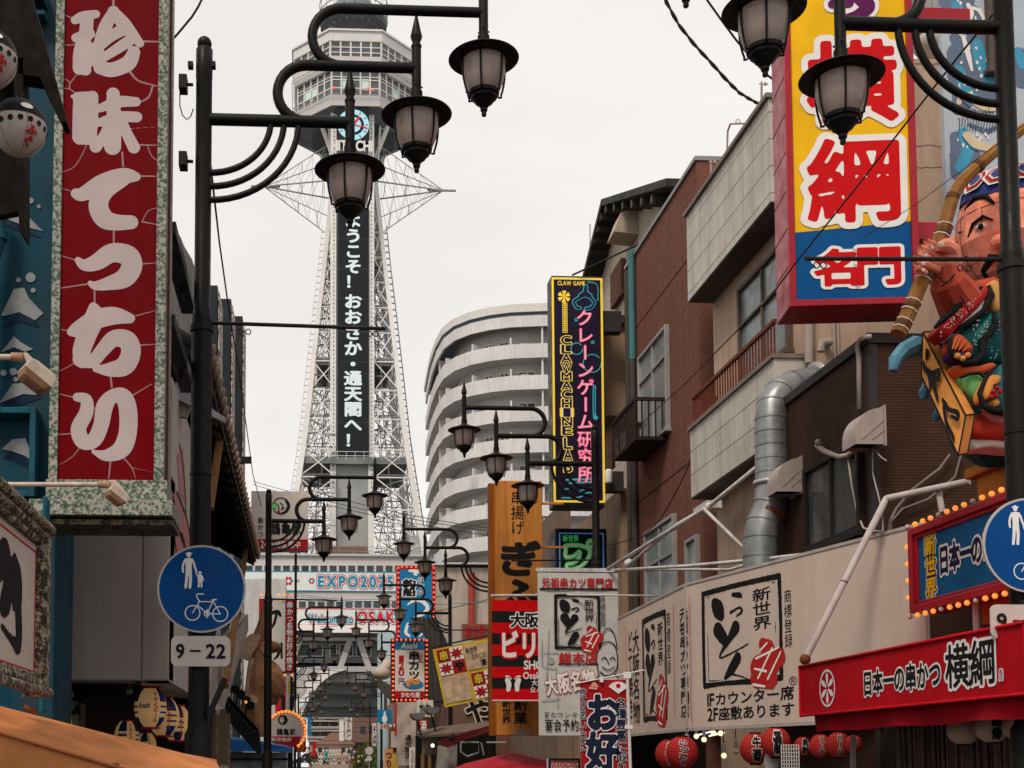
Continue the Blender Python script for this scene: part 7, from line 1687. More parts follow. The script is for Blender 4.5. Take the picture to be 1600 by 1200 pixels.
# tall sign with bulbs
Yc = 39.; P = PF(Yc)
tsn = T('bulb_sign', 'tall red and white signboard edged with amber bulbs, reading kushikatsu and okonomiyaki', 'sign', at(432, 1052, Yc))
board(P, P.box(404, 1050, 460, 936), .4, IRON, tsn); part('white_face', MB().pbox(P, *P.box(412, 1049, 446, 938), .001, .02), CRW, tsn); part('red_strip', MB().pbox(P, *P.box(446.5, 1049, 459, 938), .001, .025).pbox(P, *P.box(405, 1049, 411.5, 938), .001, .025), BRED, tsn)
text(P, '串かつ名物お好み焼き', P.box(447.5, 1048, 458, 940), SIGNW, tsn, wt=.02, vert=True, h=.035, n=36)
strokes(P, [[(424, 958, 2.5), (434, 956, 3), (438, 962, 2)], [(432, 960, 2), (428, 975, 2), (422, 983, 1)], [(430, 1012, 2), (438, 1010, 2), (434, 1024, 2), (428, 1030, 1)], [(440, 1005, 1.5), (440, 1028, 1.5)]], INK, tsn, h=.03)
sp0 = None
for (x, y) in [(463, 940 + k * 13.6) for k in range(8)] + [(435, 930), (445, 930), (455, 930), (408, 930), (445, 1055), (456, 1055)]:
    q = P.hit(x, y)
    if sp0 is None: sp0 = (part('bulb', MB().ball(q, .045, 10, 8), AMBER, tsn, smooth=True), q)
    else: dup(sp0[0], q - sp0[1], tsn); 
# carved timber figure
CW = mat('carved_wood', (.36, .18, .085), .55, var=.5, scale=2.5, bump=.5); CWL = mat('carved_wood_pale', (.48, .33, .22), .65, var=.3, scale=3, bump=.6)
cf = T('carved_figure', 'big carved brown timber figure rising behind the lamp pole by the blue stall awning', 'statue', at(408, 1135, 26))
Yw = 26.
def jit(mb, a):
    r = np.random.RandomState(3); mb.v = [tuple(V(q) + V(r.uniform(-a, a, 3))) for q in mb.v]; return mb
def cg(x, y, d=0): return at(x, y, Yw + d)
part('trunk', jit(MB().tube([cg(402, 1150), cg(402, 1110), cg(404, 1070), cg(404, 1030), cg(408, 1005)], [.26, .28, .27, .2, .14], 9), .03), CW, cf)
part('raised_arm', MB().tube([cg(404, 1000), cg(410, 980), cg(414, 960), cg(419, 938)], [.16, .12, .09, .03], 6).tube([cg(412, 985), cg(420, 965), cg(425, 948)], [.07, .06, .02], 6).tube([cg(405, 985), cg(413, 950), cg(416, 930)], [.07, .05, .02], 6), CW, cf)
part('round_belly', jit(MB().ball(cg(425, 1068), .31, 11, 9, sx=.9, sz=1.45), .035), CW, cf); part('head', MB().ball(cg(426, 1011), .17, 9, 6, sx=1.1, sz=.75).tube([cg(410, 1020), cg(424, 1010)], [.2, .12], 7), CW, cf)
part('pale_slab', MB().slab([cg(374, 1020, -.2), cg(380, 1000, -.2), cg(392, 990, -.2), cg(408, 992, -.2), cg(402, 1010, -.2), cg(394, 1022, -.2), cg(390, 1032, -.2), cg(382, 1030, -.2)], (0, .2, 0)), CWL, cf)
part('knee', MB().ball(cg(394, 1098, -.2), .15, 9, 6, sx=1, sz=1.1).tube([cg(385, 1095, -.1), cg(390, 1045, -.15), cg(395, 1030, -.1)], [.06, .05, .08], 6), CWL, cf)
# round bulb sign
Yd = 33.; P = PF(Yd)
rs_ = T('bulb_sign', 'round white sign ringed by amber bulbs with crane emblem and red foot', 'sign', at(444, 1170, Yd))
a, b = P.ab(447, 1142); R = 29 * Yd / F; pts = [(a + R * cos(t), b + R * sin(t)) for t in np.linspace(radians(-35), radians(215), 36)] + [(a + R * .0, b - R * 1.0)]
part('board', MB().prism(P, pts, -.18, 0), IRON, rs_); part('white_face', MB().prism(P, [(a + (x - a) * .95, b + (y - b) * .95) for x, y in pts[:-1]], .001, .015), CRW, rs_)
part('red_foot', MB().prism(P, [(a - R * .8, b - R * .3), (a + R * .8, b - R * .3), (a + R * .68, b - R * .62), (a + R * .4, b - R * .86), (a, b - R * .95), (a - R * .5, b - R * .8)], .016, .03), BRED, rs_)
strokes(P, [[(442 + 6.5 * cos(t), 1125 - 6.5 * sin(t), 1.2) for t in np.linspace(0, 6.3, 20)], [(444, 1121, 1.5), (446, 1126, 1.5), (443, 1129, 1.2)]], INK, rs_, h=.02, n=100, name='emblem')
text(P, '鶴亀家', P.box(432, 1149, 462, 1138), INK, rs_, wt=.02, h=.02); text(P, '年中無休', P.box(424, 1159, 456, 1152), SIGNW, rs_, wt=.01, h=.034, n=30)
for k in range(24):
    t = radians(-50 + 250 * k / 23); q = P.w(a + R * 1.04 * cos(t), b + R * 1.04 * sin(t), .02); dup(sp0[0], q - sp0[1] + tsn.location - rs_.location, rs_)
# blue awning stall
P = PF(25.)
ba = T('awning', 'bright blue stall awning with clear plastic sheet below, below the carved timber figure', 'awning', at(410, 1195, 25))
BLA = mat('awning_blue', (.008, .09, .3), .5, var=.1, pat='folds', p=3, bump=.4)
part('canopy', MB().slab([at(362, 1152, 26), at(448, 1166, 26), at(456, 1170, 24.5), at(456, 1176, 24.4), at(358, 1174, 24.4), at(358, 1156, 24.5)], (0, .05, .02)), BLA, ba)
part('clear_sheet', MB().slab([at(360, 1175, 24.6), at(448, 1176, 24.6), at(448, 1240, 24.6), at(360, 1240, 24.6)], (0, .02, 0)), mat('plastic_sheet', (.17, .19, .21), .15, var=.5, scale=3, spec=.8), ba)
part('frame_post', MB().tube([at(452, 1176, 24.5), at(452, 1260, 24.5)], .03, 6).tube([at(360, 1186, 24.55), at(450, 1186, 24.55)], .02, 6), IRON, ba)
for k, x in enumerate((366, 388, 405, 432)): part('lamp', MB().ball(at(x, 1188 + (k % 2) * 6, 24.9), .05, 8, 6), AMBER, ba)
# black grille roof and clustered spotlights near the tiled house
tr2 = MB()
for k in range(24): t = k / 23; q = at(350 + 45 * t, 1092 + 50 * t, 20); tr2.slab([q, q + V((.1, 0, -.02)), q + V((.1, 1.2, -.35)), q + V((0, 1.2, -.33))], (0, 0, .05))
S('tiled_awning', tr2, MATS['roof_tile'], 'little black tiled awning sloping below the carved timber figure', 'awning')
sl_ = T('spotlight_cluster', 'cluster of small black spotlights above the little tiled awning', 'spotlights', at(370, 1080, 19))
for k, (x, y) in enumerate(((362, 1073), (371, 1080), (380, 1090), (386, 1098))): m = MB(); q = at(x, y, 19); m.tube([q, q + V((.06, -.12, -.05))], [.05, .07], 10); m.tube([q, q + V((-.02, 0, -.2))], .012, 6); part('spotlight', m, IRON, sl_)
part('lit_lens', MB().ball(at(384, 1097, 18.85), .025, 8, 6), AMBER, sl_)
# small banners further along
def small_sign(x0, y0, x1, y1, Y, m, label, s=None, ink=INK, vert=True, edge=None, cat='sign', nm='hanging_sign'):
    P = PF(Y); o = T(nm, label, cat, at((x0 + x1) / 2, y1, Y)); bx = P.box(x0, y1, x1, y0); board(P, bx, .12, m, o, 'panel')
    w_, h_ = bx[2] - bx[0], bx[3] - bx[1]
    if edge: part('border', MB().frame(P, *bx, min(w_, h_) * .09, .001, .03), edge, o)
    if s: text(P, s, (bx[0] + w_ * .12, bx[1] + h_ * .07, bx[2] - w_ * .12, bx[3] - h_ * .07), ink, o, wt=.02, vert=vert, h=.035, n=30)
    return o
small_sign(470.5, 1124, 478.5, 1155, 62, CRW, 'small white upright sign with red edge past the round bulb sign', '味自慢', INK, edge=BRED)
small_sign(462, 1155, 478, 1175, 60, BRED, 'small red banner with blue spot low beside the round bulb sign', 'ゑび', mat('banner_yellow', (.6, .4, .03), .5))
# ================================================================ MIDDLE DISTANCE, RIGHT
BUE = mat('boat_blue', (.012, .17, .36), .45, var=.06)
Ye = 43.; P = PF(Ye)
b2 = T('bulb_sign', 'tall blue fishing boat sign with white brush characters and red bulb border', 'sign', at(650, 1000, Ye))
board(P, P.box(620, 1000, 680, 884), .5, BRED, b2); part('blue_face', MB().pbox(P, *P.box(625, 999, 675, 890), .001, .02), BUE, b2)
text(P, '釣船', P.box(629, 932, 650, 905), INK, b2, wt=.05, vert=True, h=.03, out=[(SIGNW, .13)]); text(P, 'ジャン', P.box(652, 930, 662, 902), INK, b2, wt=.04, vert=True, h=.03, out=[(SIGNW, .12)])
strokes(P, [[(637, 945, 1), (648, 938, 2.5), (660, 940, 3), (668, 950, 3), (660, 960, 2.5), (648, 964, 1)]], SIGNW, b2, h=.03, n=100); strokes(P, [[(637, 975, 2), (634, 988, 2.5), (640, 994, 1.5)], [(655, 970, 1.5), (668, 972, 2.5), (664, 985, 2), (655, 995, 1)]], SIGNW, b2, h=.03, n=100)
strokes(P, [[(640, 892, 2), (652, 893, 3), (660, 896, 2)], [(648, 897, 2), (650, 898, 2)]], SIGNW, b2, h=.03, n=80, name='fish_drawing')
rb0 = None
def rbulb(o, P, x, y, r=.037, on=True):
    global rb0
    q = P.hit(x, y) - V((0, .05, 0))
    if rb0 is None: rb0 = (part('bulb', MB().ball(q, r, 8, 6), REDB, o, smooth=True), q, o.location.copy()); return
    dup(rb0[0], q - rb0[1] + rb0[2] - o.location, o)
for k in range(15): rbulb(b2, P, 622.5, 888 + k * 7.6)
for k in range(15): rbulb(b2, P, 677.5, 888 + k * 7.6)
for k in range(7): rbulb(b2, P, 628 + k * 7.3, 886.5)
Yf2 = 36.5; P = PF(Yf2)
bsg = T('bulb_sign', 'white skewer price sign framed with red bulbs showing 120 yen', 'sign', at(640, 1096, Yf2))
board(P, P.box(611.5, 1096, 669, 998), .4, IRON, bsg); part('white_face', MB().pbox(P, *P.box(617, 1091, 663, 1003), .001, .02), CRW, bsg); part('blue_band', MB().pbox(P, *P.box(617, 1015, 663, 1002), .021, .03), BUE, bsg); part('red_band', MB().pbox(P, *P.box(617, 1091, 663, 1080), .021, .03), BRED, bsg)
text(P, 'Asahi', P.box(627, 1013.5, 652, 1004), SIGNW, bsg, wt=.025, h=.035, slant=.2); text(P, '串カツ', P.box(638, 1063, 656, 1017), INK, bsg, wt=.04, vert=True, h=.025, n=50); text(P, '120', P.box(622, 1056, 632, 1024), BRED, bsg, wt=.03, vert=True, h=.025); text(P, '円', P.box(622, 1070, 632, 1059), INK, bsg, wt=.02, h=.025)
text(P, '創業', P.box(653, 1034, 660, 1021), BRED, bsg, wt=.0, vert=True, h=.025, n=30); text(P, 'かわち屋', P.box(626, 1090, 656, 1081.5), SIGNW, bsg, wt=.02, h=.034)
dsh = MB(); r_ = np.random.RandomState(2)
for k in range(14): q = P.hit(644 + r_.uniform(-10, 12), 1066 + r_.uniform(-4, 8)); dsh.ball(q - V((0, .03, 0)), .055, 7, 5, sy=.3)
pd_ = MB(); a, b = P.ab(646, 1070); pd_.prism(P, [(a + .3 * cos(t), b + .14 * sin(t)) for t in np.linspace(0, 6.1, 20)], .021, .026); pq = part('plate_picture', pd_, BUE, bsg); part('skewer_picture', dsh, mat('fried_orange', (.5, .2, .05), .6, var=.3), bsg)
for k in range(14): rbulb(bsg, P, 614, 1001 + k * 7.1); rbulb(bsg, P, 666.5, 1001 + k * 7.1)
for k in range(7): rbulb(bsg, P, 620 + k * 7, 1000); rbulb(bsg, P, 620 + k * 7, 1094)
# yellow square banner, tilted
uu = P.hit(770, 995) - P.hit(675, 1016); P0 = PF(31.); uu = P0.hit(769, 996) - P0.hit(676, 1015); Pz = Pn((0, 31, 0), uu, V((-uu.z, 0, uu.x)))
yb_ = T('hanging_banner', 'square yellow banner with red and white blocks hanging askew from a rod', 'banner', at(720, 1105, 31))
a0, b1 = Pz.ab(676, 1015); a1, _ = Pz.ab(769, 996); _, b0 = Pz.ab(697, 1105)
bx = (a0, b0, a1, b1); W, H = a1 - a0, b1 - b0
BYL = mat('banner_yellow', (.72, .5, .07), .6); wavy(Pz, bx, BYL, yb_, 'cloth', amp=.006, h=-.012, seed=9)
part('rod', MB().tube([at(672, 1012, 31), at(771, 991, 31)], .02, 8), IRON, yb_)
def fb_(u0, v0, u1, v1): return (a0 + W * u0, b0 + H * v0, a0 + W * u1, b0 + H * v1)
for (u, v_) in ((.05, .53), (.53, .03)):
    part('red_block', MB().pbox(Pz, *fb_(u, v_ + .22, u + .21, v_ + .44), .001, .006).pbox(Pz, *fb_(u + .215, v_, u + .43, v_ + .215), .001, .006), BRED, yb_)
    part('white_block', MB().pbox(Pz, *fb_(u + .215, v_ + .22, u + .43, v_ + .44), .001, .006).pbox(Pz, *fb_(u, v_, u + .21, v_ + .215), .001, .006), SIGNW, yb_)
    text(Pz, '串', fb_(u + .03, v_ + .24, u + .18, v_ + .42), BYL, yb_, wt=.04, h=.012, out=[(INK, .12)], n=44); text(Pz, 'や', fb_(u + .24, v_ + .02, u + .41, v_ + .2), INK, yb_, wt=.06, h=.01, n=44)
    for (du, dv) in ((.32, .33), (.105, .108)): c = fb_(u + du, v_ + dv, 1, 1); part('burst', MB().prism(Pz, [(c[0] + (.14 if k % 2 else .07) * W * .9 * cos(k * pi / 8), c[1] + (.14 if k % 2 else .07) * H * .8 * sin(k * pi / 8)) for k in range(16)], .007, .01), BRED if du > .2 else BRED, yb_)
part('photo_block', MB().pbox(Pz, *fb_(.5, .53, .97, .95), .001, .006).pbox(Pz, *fb_(.03, .05, .48, .5), .001, .006), mat('bread_print', (.5, .36, .24), .6, var=.35, scale=5), yb_)
text(Pz, '新世界', fb_(.52, .8, .72, .92), INK, yb_, wt=.01, h=.01); text(Pz, 'おやじの', fb_(.6, .68, .84, .8), INK, yb_, wt=.01, h=.01); text(Pz, '凄や', fb_(.72, .55, .94, .68), INK, yb_, wt=.02, h=.01)
# tan concrete building behind the lamps
cb4 = T('concrete_building', 'beige concrete building with rusty red pipe behind the blue boat sign', 'building', at(730, 1195, 50))
part('wall', MB().box(at(683, 1000, 50).x, 14, 50, 62, 0, at(700, 884, 50).z), mat('beige_concrete', (.42, .35, .29), .8, var=.12, scale=.8, streak=.35), cb4)
part('red_pipe', MB().tube([at(737, 895, 49.8), at(737, 985, 49.8)], .14, 8), mat('pipe_red', (.3, .05, .03), .6), cb4); part('cornice', MB().box(at(683, 1000, 50).x - .15, 14, 49.8, 62, at(700, 884, 50).z + .003, at(700, 880, 50).z), MATS['roof_pale'], cb4)
sgn = small_sign(722, 975, 764, 1000, 47, mat('brown_board', (.2, .07, .05), .6), 'faded brown rooftop board on the beige concrete building', '新世界', BRED, vert=False)
# brown や wall
yw = T('brown_shop', 'dark brown shop wall with one big white-edged black hiragana character', 'shop', at(750, 1195, 32))
P = PF(33.)
part('wall', MB().box(at(725, 1000, 33).x, 9, 33, 40, 0, at(740, 1085, 33).z), mat('shop_brown', (.16, .085, .06), .7, var=.12), yw)
text(P, 'や', P.box(727, 1134, 769, 1089), INK, yw, wt=.03, h=.05, out=[(mat('char_cream', (.6, .5, .4), .6), .075)], fit=True, n=70)
# tall cloth banner and white boards
tcb = T('cloth_banner', 'long off-white cloth banner with black vertical lettering hanging below the price sign', 'banner', at(636, 1195, 35.5)); P = PF(35.5)
wavy(P, P.box(620, 1196, 650, 1097), mat('cloth_cream', (.45, .38, .31), .8, var=.1), tcb, 'cloth', amp=.02, h=-.03, seed=3); text(P, '通天閣店', P.box(632, 1186, 643, 1148), INK, tcb, wt=.02, vert=True, h=.03, n=36)
small_sign(651, 1094, 677, 1120, 36, CRW, 'white board reading kawa below the bulb-framed price sign', 'かわ', INK, vert=False, edge=None)
# big grey floodlights
for k, (x, y, lb) in enumerate(((652, 1122, 'level grey trough floodlight above the stall roofs'), (674, 1113, 'larger grey trough floodlight just below the yellow square banner'))):
    q = at(x, y, 28); o = T('trough_floodlight', lb, 'floodlight', q, 'grey trough floodlights over the stalls'); m = MB(); n = 8; L_ = .3
    prof = [(q.x + .16 * cos(radians(180 + 180 * i / n)), q.z + .1 + .15 * sin(radians(180 + 180 * i / n))) for i in range(n + 1)]
    m.add([(x_, yy, z_) for yy in (28 - L_, 28 + L_) for x_, z_ in prof], [(i, i + 1, n + 2 + i, n + 1 + i) for i in range(n)] + [tuple(range(n + 1))[::-1], tuple(range(n + 1, 2 * n + 2))]); part('housing', m, mat('flood_grey', (.16, .16, .155), .45, .3), o); part('arm', MB().tube([q + V((0, 0, -.05)), q + V((.1, 0, -.45))], .02, 6), IRON, o)
# stalls on the right with patched canopies
st1 = T('food_stall', 'dark patched food stall with sagging brown canopies and plastic sheets under the trough floodlights', 'stall', at(700, 1195, 27))
DCV = mat('canopy_brown', (.13, .085, .065), .8, var=.3, pat='folds', p=4, bump=.6); MRN = mat('canopy_maroon', (.12, .015, .018), .7, var=.2, pat='folds', p=4, bump=.4); PLS = mat('plastic_grey', (.3, .26, .23), .35, var=.45, scale=4, pat='folds', p=5, q=.2, bump=1, trans=.2)
part('canopy', MB().slab([at(652, 1146, 30), at(690, 1138, 29), at(770, 1130, 26), at(772, 1142, 25), at(700, 1150, 26), at(655, 1153, 28)], (0, 0, .05)), DCV, st1)
part('maroon_valance', MB().slab([at(683, 1158, 26), at(722, 1146, 25), at(770, 1132, 24), at(770, 1142, 24), at(724, 1156, 25), at(700, 1168, 25.6), at(684, 1163, 26)], (0, .1, 0)), MRN, st1)
part('plastic_sheet', MB().slab([at(684, 1165, 26.5), at(715, 1158, 26), at(712, 1240, 26), at(680, 1240, 26.5)], (0, .04, 0)), PLS, st1)
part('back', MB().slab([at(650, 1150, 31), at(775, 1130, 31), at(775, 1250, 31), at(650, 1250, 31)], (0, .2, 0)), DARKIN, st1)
pf_ = MB()
for loop in ([(720, 1160), (748, 1160), (748, 1176), (730, 1182), (720, 1175), (720, 1160)], [(790, 1160), (760, 1160)], [(752, 1160), (756, 1180)]): pf_.tube([at(x, y, 25) for x, y in loop], .02, 5)
part('metal_loop', pf_, GREYF, st1)
pt_ = MB(); 
for x in (661, 672, 683, 703): pt_.tube([at(x, 1178, 28), at(x, 1260, 28)], .06, 5)
part('timber_post', pt_, mat('stall_timber', (.2, .11, .05), .7), st1); part('side_screen', MB().slab([at(660, 1148, 28.5), at(682, 1144, 28), at(684, 1180, 28), at(660, 1178, 28.5)], (0, .05, 0)), mat('screen_tan', (.32, .26, .2), .8, var=.3, streak=.5), st1)
for (x, y) in ((677, 1164), (705, 1153), (738, 1211)): part('clip_lamp', MB().ball(at(x, y, 25.2), .07, 10, 8).tube([at(x, y, 25.2), at(x + 3, y - 8, 25.2)], .015, 5), IRON, st1)
part('lit_lamp', MB().ball(at(676, 1165, 25.1), .04, 8, 6), mat('cool_lamp', (1, .9, .75), .3, var=0, emit=1.5), st1)
rp_ = T('parasol', 'red parasol top at the foot of the timber sign', 'parasol', at(790, 1200, 20)); c = at(800, 1176, 20)
part('canopy', MB().lathe(c, [(1.1, -.32), (.75, -.17), (.02, .0)], 8, cap=False), mat('parasol_red', (.4, .015, .03), .6, var=.08, trans=.2), rp_); part('pole', MB().tube([c, V((c.x, c.y, 0))], .025, 8), IRON, rp_)
o = small_sign(857, 1185, 906, 1215, 17.5, SIGNW, 'white board with red JAPAN CAN lettering beside the flag', None, edge=INK); P = PF(17.48); text(P, 'JAPANCAN', P.box(861, 1199, 902, 1190), LRED, o, wt=.03, h=.01)
# pale blue building and its small signs, puffer balloon
pbz = T('pale_blue_building', 'slim pale blue building beside the cream puffer-fish ornament', 'building', at(607, 1195, 78))
part('wall', MB().box(at(594, 1100, 78).x, 14, 78, 81, 0, at(610, 985, 78).z), mat('pale_blue', (.38, .47, .5), .7, var=.08, pat='vsiding', p=.9, q=.5, col2=(.25, .33, .36), ax='xz'), pbz)
wv_ = MB(); P7 = PF(77.95)
for x in (600, 609): wv_.pbox(P7, *P7.box(x, 1110, x + 4, 1070), .001, .05)
part('window', wv_, GLASSD, pbz); part('shop_band', MB().pbox(PF(60), *PF(60).box(609, 1176, 640, 1136), -.5, 0), mat('band_timber', (.2, .1, .055), .7), pbz); part('shop_face', MB().pbox(PF(59.9), *PF(59.9).box(611, 1168, 640, 1143), .001, .05), CRW, pbz)
o = small_sign(590, 1109, 612, 1129, 66, BUE, 'blue shop sign with a white milk can beside the pale blue building'); P = PF(65.9); strokes(P, [[(601, 1117, 2), (601, 1118, 2)], [(601, 1122, 4), (601, 1125, 4)], [(601, 1113, 1.6), (601, 1114, 1.6)]], SIGNW, o, h=.02, n=60, name='milk_can')
small_sign(591, 1132, 610, 1139, 66, CRW, 'narrow white plate under the blue milk can sign', 'きそば', BRED, vert=False)
small_sign(601, 1170, 614, 1215, 58, mat('lantern_orange', (.55, .25, .09), .6), 'orange upright shop sign with black lettering below the pale blue building', 'つり吉')
pbn = T('puffer_balloon', 'cream puffer-fish shaped shop ornament under dark netting near the arch', 'ornament', at(594, 1050, 58)); part('body', MB().ball(at(597, 1052, 58), .4, 9, 6, sx=1.1, sz=.8).tube([at(588, 1058, 58), at(610, 1035, 58)], [.15, .3], 7), mat('puffer_cream', (.45, .37, .3), .5, var=.1), pbn, smooth=True)
part('bulb', MB().ball(at(588, 1064, 57.5), .09, 8, 6).ball(at(594, 1068, 57.5), .09, 8, 6).ball(at(599, 1072, 57.5), .08, 8, 6), mat('yellow_float', (.6, .33, .04), .5), pbn)
dn = T('dark_canopy', 'dark sloping roof fringe behind the bulb-framed price sign', 'roof', at(600, 1080, 55)); part('slope', MB().slab([at(577, 1050, 60), at(590, 1064, 57), at(612, 1074, 52), at(616, 1100, 50), at(600, 1086, 53), at(585, 1068, 58)], (.05, .3, .1)), mat('dark_thatch', (.04, .033, .028), .9, var=.4, scale=3), dn)
gb = T('dark_roof_house', 'black ribbed roof house behind the yellow square banner', 'house', at(690, 1195, 38)); part('roof', MB().slab([at(640, 965, 41), at(680, 965, 40), at(700, 1010, 38), at(705, 1090, 38), at(668, 1100, 39), at(668, 1000, 40)], (.1, .4, 0)), mat('dark_ribs', (.035, .028, .024), .8, pat='vsiding', p=.14, q=4, col2=(.015, .012, .01), ax='xz'), gb)
part('wall', MB().box(at(668, 1100, 39).x, 9, 40.5, 46, 0, at(680, 1060, 40).z), mat('house_dark', (.06, .045, .035), .8), gb)
small_sign(672, 997, 682, 1020, 40.2, BYL, 'small yellow tag sign on the black ribbed roof', '金', INK)
# shop row on the far right and left to close the street
for i, (Ya, Yb2, x, h, side, lb) in enumerate(((64, 77, 4.9, 5.2, 1, 'brown low shop beyond the blue milk can sign'), (62, 84, -1.6, 4.6, -1, 'grey low shop row past the narrow white shop building'), (86, 110, -1.9, 6, -1, 'dim shop block shortly before the arch, beyond the round bulb sign'))):
    o = T('shop_row', lb, 'shop', (x + 3 * side, Ya, 0)); part('wall', MB().box(x, x + 7 * side, Ya, Yb2, 0, h), mat('row_%s' % ('brown', 'grey', 'dim')[i], [(.2, .13, .1), (.25, .23, .22), (.12, .11, .11)][i], .8, var=.25, scale=1.5, streak=.3), o)
    wv_ = MB(); PP = PL(x) if side < 0 else PR(x)
    for k in range(4): a = (Ya + 1 + k * (Yb2 - Ya) / 4.2) * (1 if side < 0 else -1); wv_.pbox(PP, a, 2.6, a + 1.8 * (1 if side < 0 else -1), 3.9, .001, .06)
    part('window', wv_, GLASSD, o)
# ================================================================ BEYOND THE ARCH
fb1 = T('apartment_block', 'beige apartment block with long balconies seen through the arch', 'apartment block', at(510, 1195, 230)); Yk = 230.
x0, x1 = at(483, 1100, Yk).x, at(543, 1100, Yk).x
part('wall', MB().box(x0, x1, Yk, Yk + 12, 0, at(510, 1110, Yk).z), mat('far_beige', (.4, .33, .29), .8, var=.08), fb1)
for k in range(5):
    zt = at(510, 1112 + k * 15.5, Yk).z; part('balcony', MB().box(x0 - .3, x1, Yk - 1.4, Yk - .01, zt - 1.9, zt - .9), mat('far_balcony', (.36, .3, .28), .8, var=.08), fb1); m = MB()
    for j in range(4): xx = x0 + .6 + j * (x1 - x0 - .6) / 4; m.box(xx, xx + 1.3, Yk - .05, Yk - .01, zt - .85, zt + .2)
    part('window', m, GLASSD, fb1)
    if k < 4: part('slab_edge', MB().box(x0 - .3, x1, Yk - 1.4, Yk - .01, zt + .3, zt + .5), MATS['far_balcony'], fb1)
gh2 = T('far_house', 'cream house with brown hipped roof low in the arch opening', 'house', at(522, 1195, 195)); Yk = 195.; P = PF(Yk)
part('wall', MB().box(at(495, 1180, Yk).x, at(552, 1180, Yk).x, Yk, Yk + 8, 0, at(520, 1160, Yk).z), mat('far_cream', (.45, .36, .28), .8, var=.08), gh2)
part('roof', MB().prism(P, [P.ab(*q) for q in ((490, 1163), (518, 1145), (528, 1145), (556, 1163))], -6, .5), mat('far_roof', (.25, .15, .12), .8), gh2)
m = MB(); 
for x in (497, 507, 533, 543): m.pbox(P, *P.box(x, 1176, x + 6, 1168), .001, .06)
part('window', m, GLASSD, gh2); part('lower_storey', MB().box(at(488, 1185, 190).x, at(545, 1185, 190).x, 190, 194.9, 0, at(510, 1180, 190).z), mat('far_tan', (.36, .28, .22), .8, var=.1), gh2)
bk2 = T('brick_block', 'brown brick block behind the green tree through the arch', 'building', at(575, 1195, 205)); Yk = 205.; P = PF(Yk)
part('wall', MB().box(at(550, 1150, Yk).x, at(606, 1150, Yk).x, Yk, Yk + 10, 0, at(575, 1110, Yk).z), mat('far_brick', (.17, .1, .08), .8, var=.12), bk2); m = MB()
for x in (563, 577): m.pbox(P, *P.box(x, 1146, x + 8, 1135), .001, .06)
part('window', m, GLASSD, bk2); part('shop_frame', MB().frame(P, *P.box(554, 1196, 592, 1160), .25, .001, .2), IRON, bk2)
part('roof_railing', MB().frame(P, *P.box(558, 1118, 592, 1111), .08, .001, .1), SIGNW, bk2)
small_sign(538.5, 1106, 550, 1155, 185, CRW, 'tall cream vertical sign hanging in the middle of the arch opening', 'かつラーメン', INK)
small_sign(530, 1124, 537, 1158, 187, SIGNW, 'slim white vertical sign just beside the tall cream one in the arch')
small_sign(547, 1167, 553, 1194, 150, CRW, 'narrow white and orange sign at street level by the tree', 'うなぎ', INK, edge=mat('far_orange', (.6, .15, .03), .5))
ysn = T('arcade_sign', 'yellow letter sign on dark fascia low in the arch opening', 'sign', at(485, 1190, 160)); P = PF(160.); part('fascia', MB().prism(P, [P.ab(*q) for q in ((455, 1192), (478, 1176), (492, 1176), (512, 1192))], -.6, 0), mat('far_dark', (.08, .085, .08), .6), ysn)
strokes(P, [[(483, 1176, .8), (488, 1176, .8), (484, 1184, .8), (490, 1186, .8), (504, 1186.5, .8)], [(490, 1188, .7), (503, 1188, .7)]], mat('far_yellow', (.65, .45, .03), .5), ysn, h=.1, n=120)
for a in ((455, 1060, 461, 1110, 60, CRW, 'white upright shop sign above the round bulb sign', '酒場', INK), (480, 1120, 486, 1150, 95, BUE, 'slim blue upright sign at the arch mouth near the red banner', None, INK), (488, 1160, 495, 1182, 120, BRED, 'small red upright sign low in the arch beside the cream house', None, INK), (497, 1176, 505, 1192, 100, CRW, 'little cream sign at street level under the arch', None, INK),
          (582, 1130, 588, 1165, 84, CRW, 'white upright sign between the green tree and the pale blue building', 'そば', INK), (617, 1100, 621, 1150, 50, BRED, 'thin red upright sign beside the long cloth banner', None, INK), (655, 1124, 668, 1143, 34, BRED, 'red lit sign under the trough floodlights', '酒', SIGNW), (614, 1178, 622, 1205, 40, BYL, 'yellow leaning pole flag by the long cloth banner', None, INK), (640, 1168, 648, 1205, 33, SIGNW, 'white and red pole flag beside the patched stall', 'うどん', BRED),
          (508, 1170, 513, 1186, 130, mat('sign_teal', (.03, .3, .3), .5), 'tiny teal sign in the middle of the lane end', None, INK), (446, 1062, 453, 1085, 52, BYL, 'orange yellow shop panel behind the tall bulb-lit vertical sign', None, INK)):
    small_sign(a[0], a[1], a[2], a[3], a[4], a[5], a[6], a[7], a[8])
# tree through the arch
LEAF = mat('tree_leaf', (.075, .15, .022), .6, var=.5, scale=1.2, trans=.3); BARK = mat('bark', (.06, .045, .035), .9)
tr_ = T('street_tree', 'leafy green street tree at the end of the lane under the arch', 'tree', (at(571, 1195, 110).x, 110, 0)); tx = at(571, 1195, 110).x
part('trunk', MB().tube([(tx, 110, 0), (tx + .1, 110, 1.2), (tx - .05, 110, 2.2)], [.16, .12, .08], 8).tube([(tx + .05, 110, 1.2), (tx + .7, 110, 2.6)], [.08, .03], 6).tube([(tx, 110, 1.4), (tx - .7, 110, 2.5)], [.07, .03], 6), BARK, tr_)
lm = MB(); r_ = np.random.RandomState(8); cl = [(0, 2.6, .75), (.65, 2.3, .6), (-.6, 2.2, .6), (.2, 3.2, .5), (-.35, 2.9, .5), (.75, 2.8, .4), (0, 1.9, .7), (-.8, 1.7, .45), (.8, 1.7, .45)]
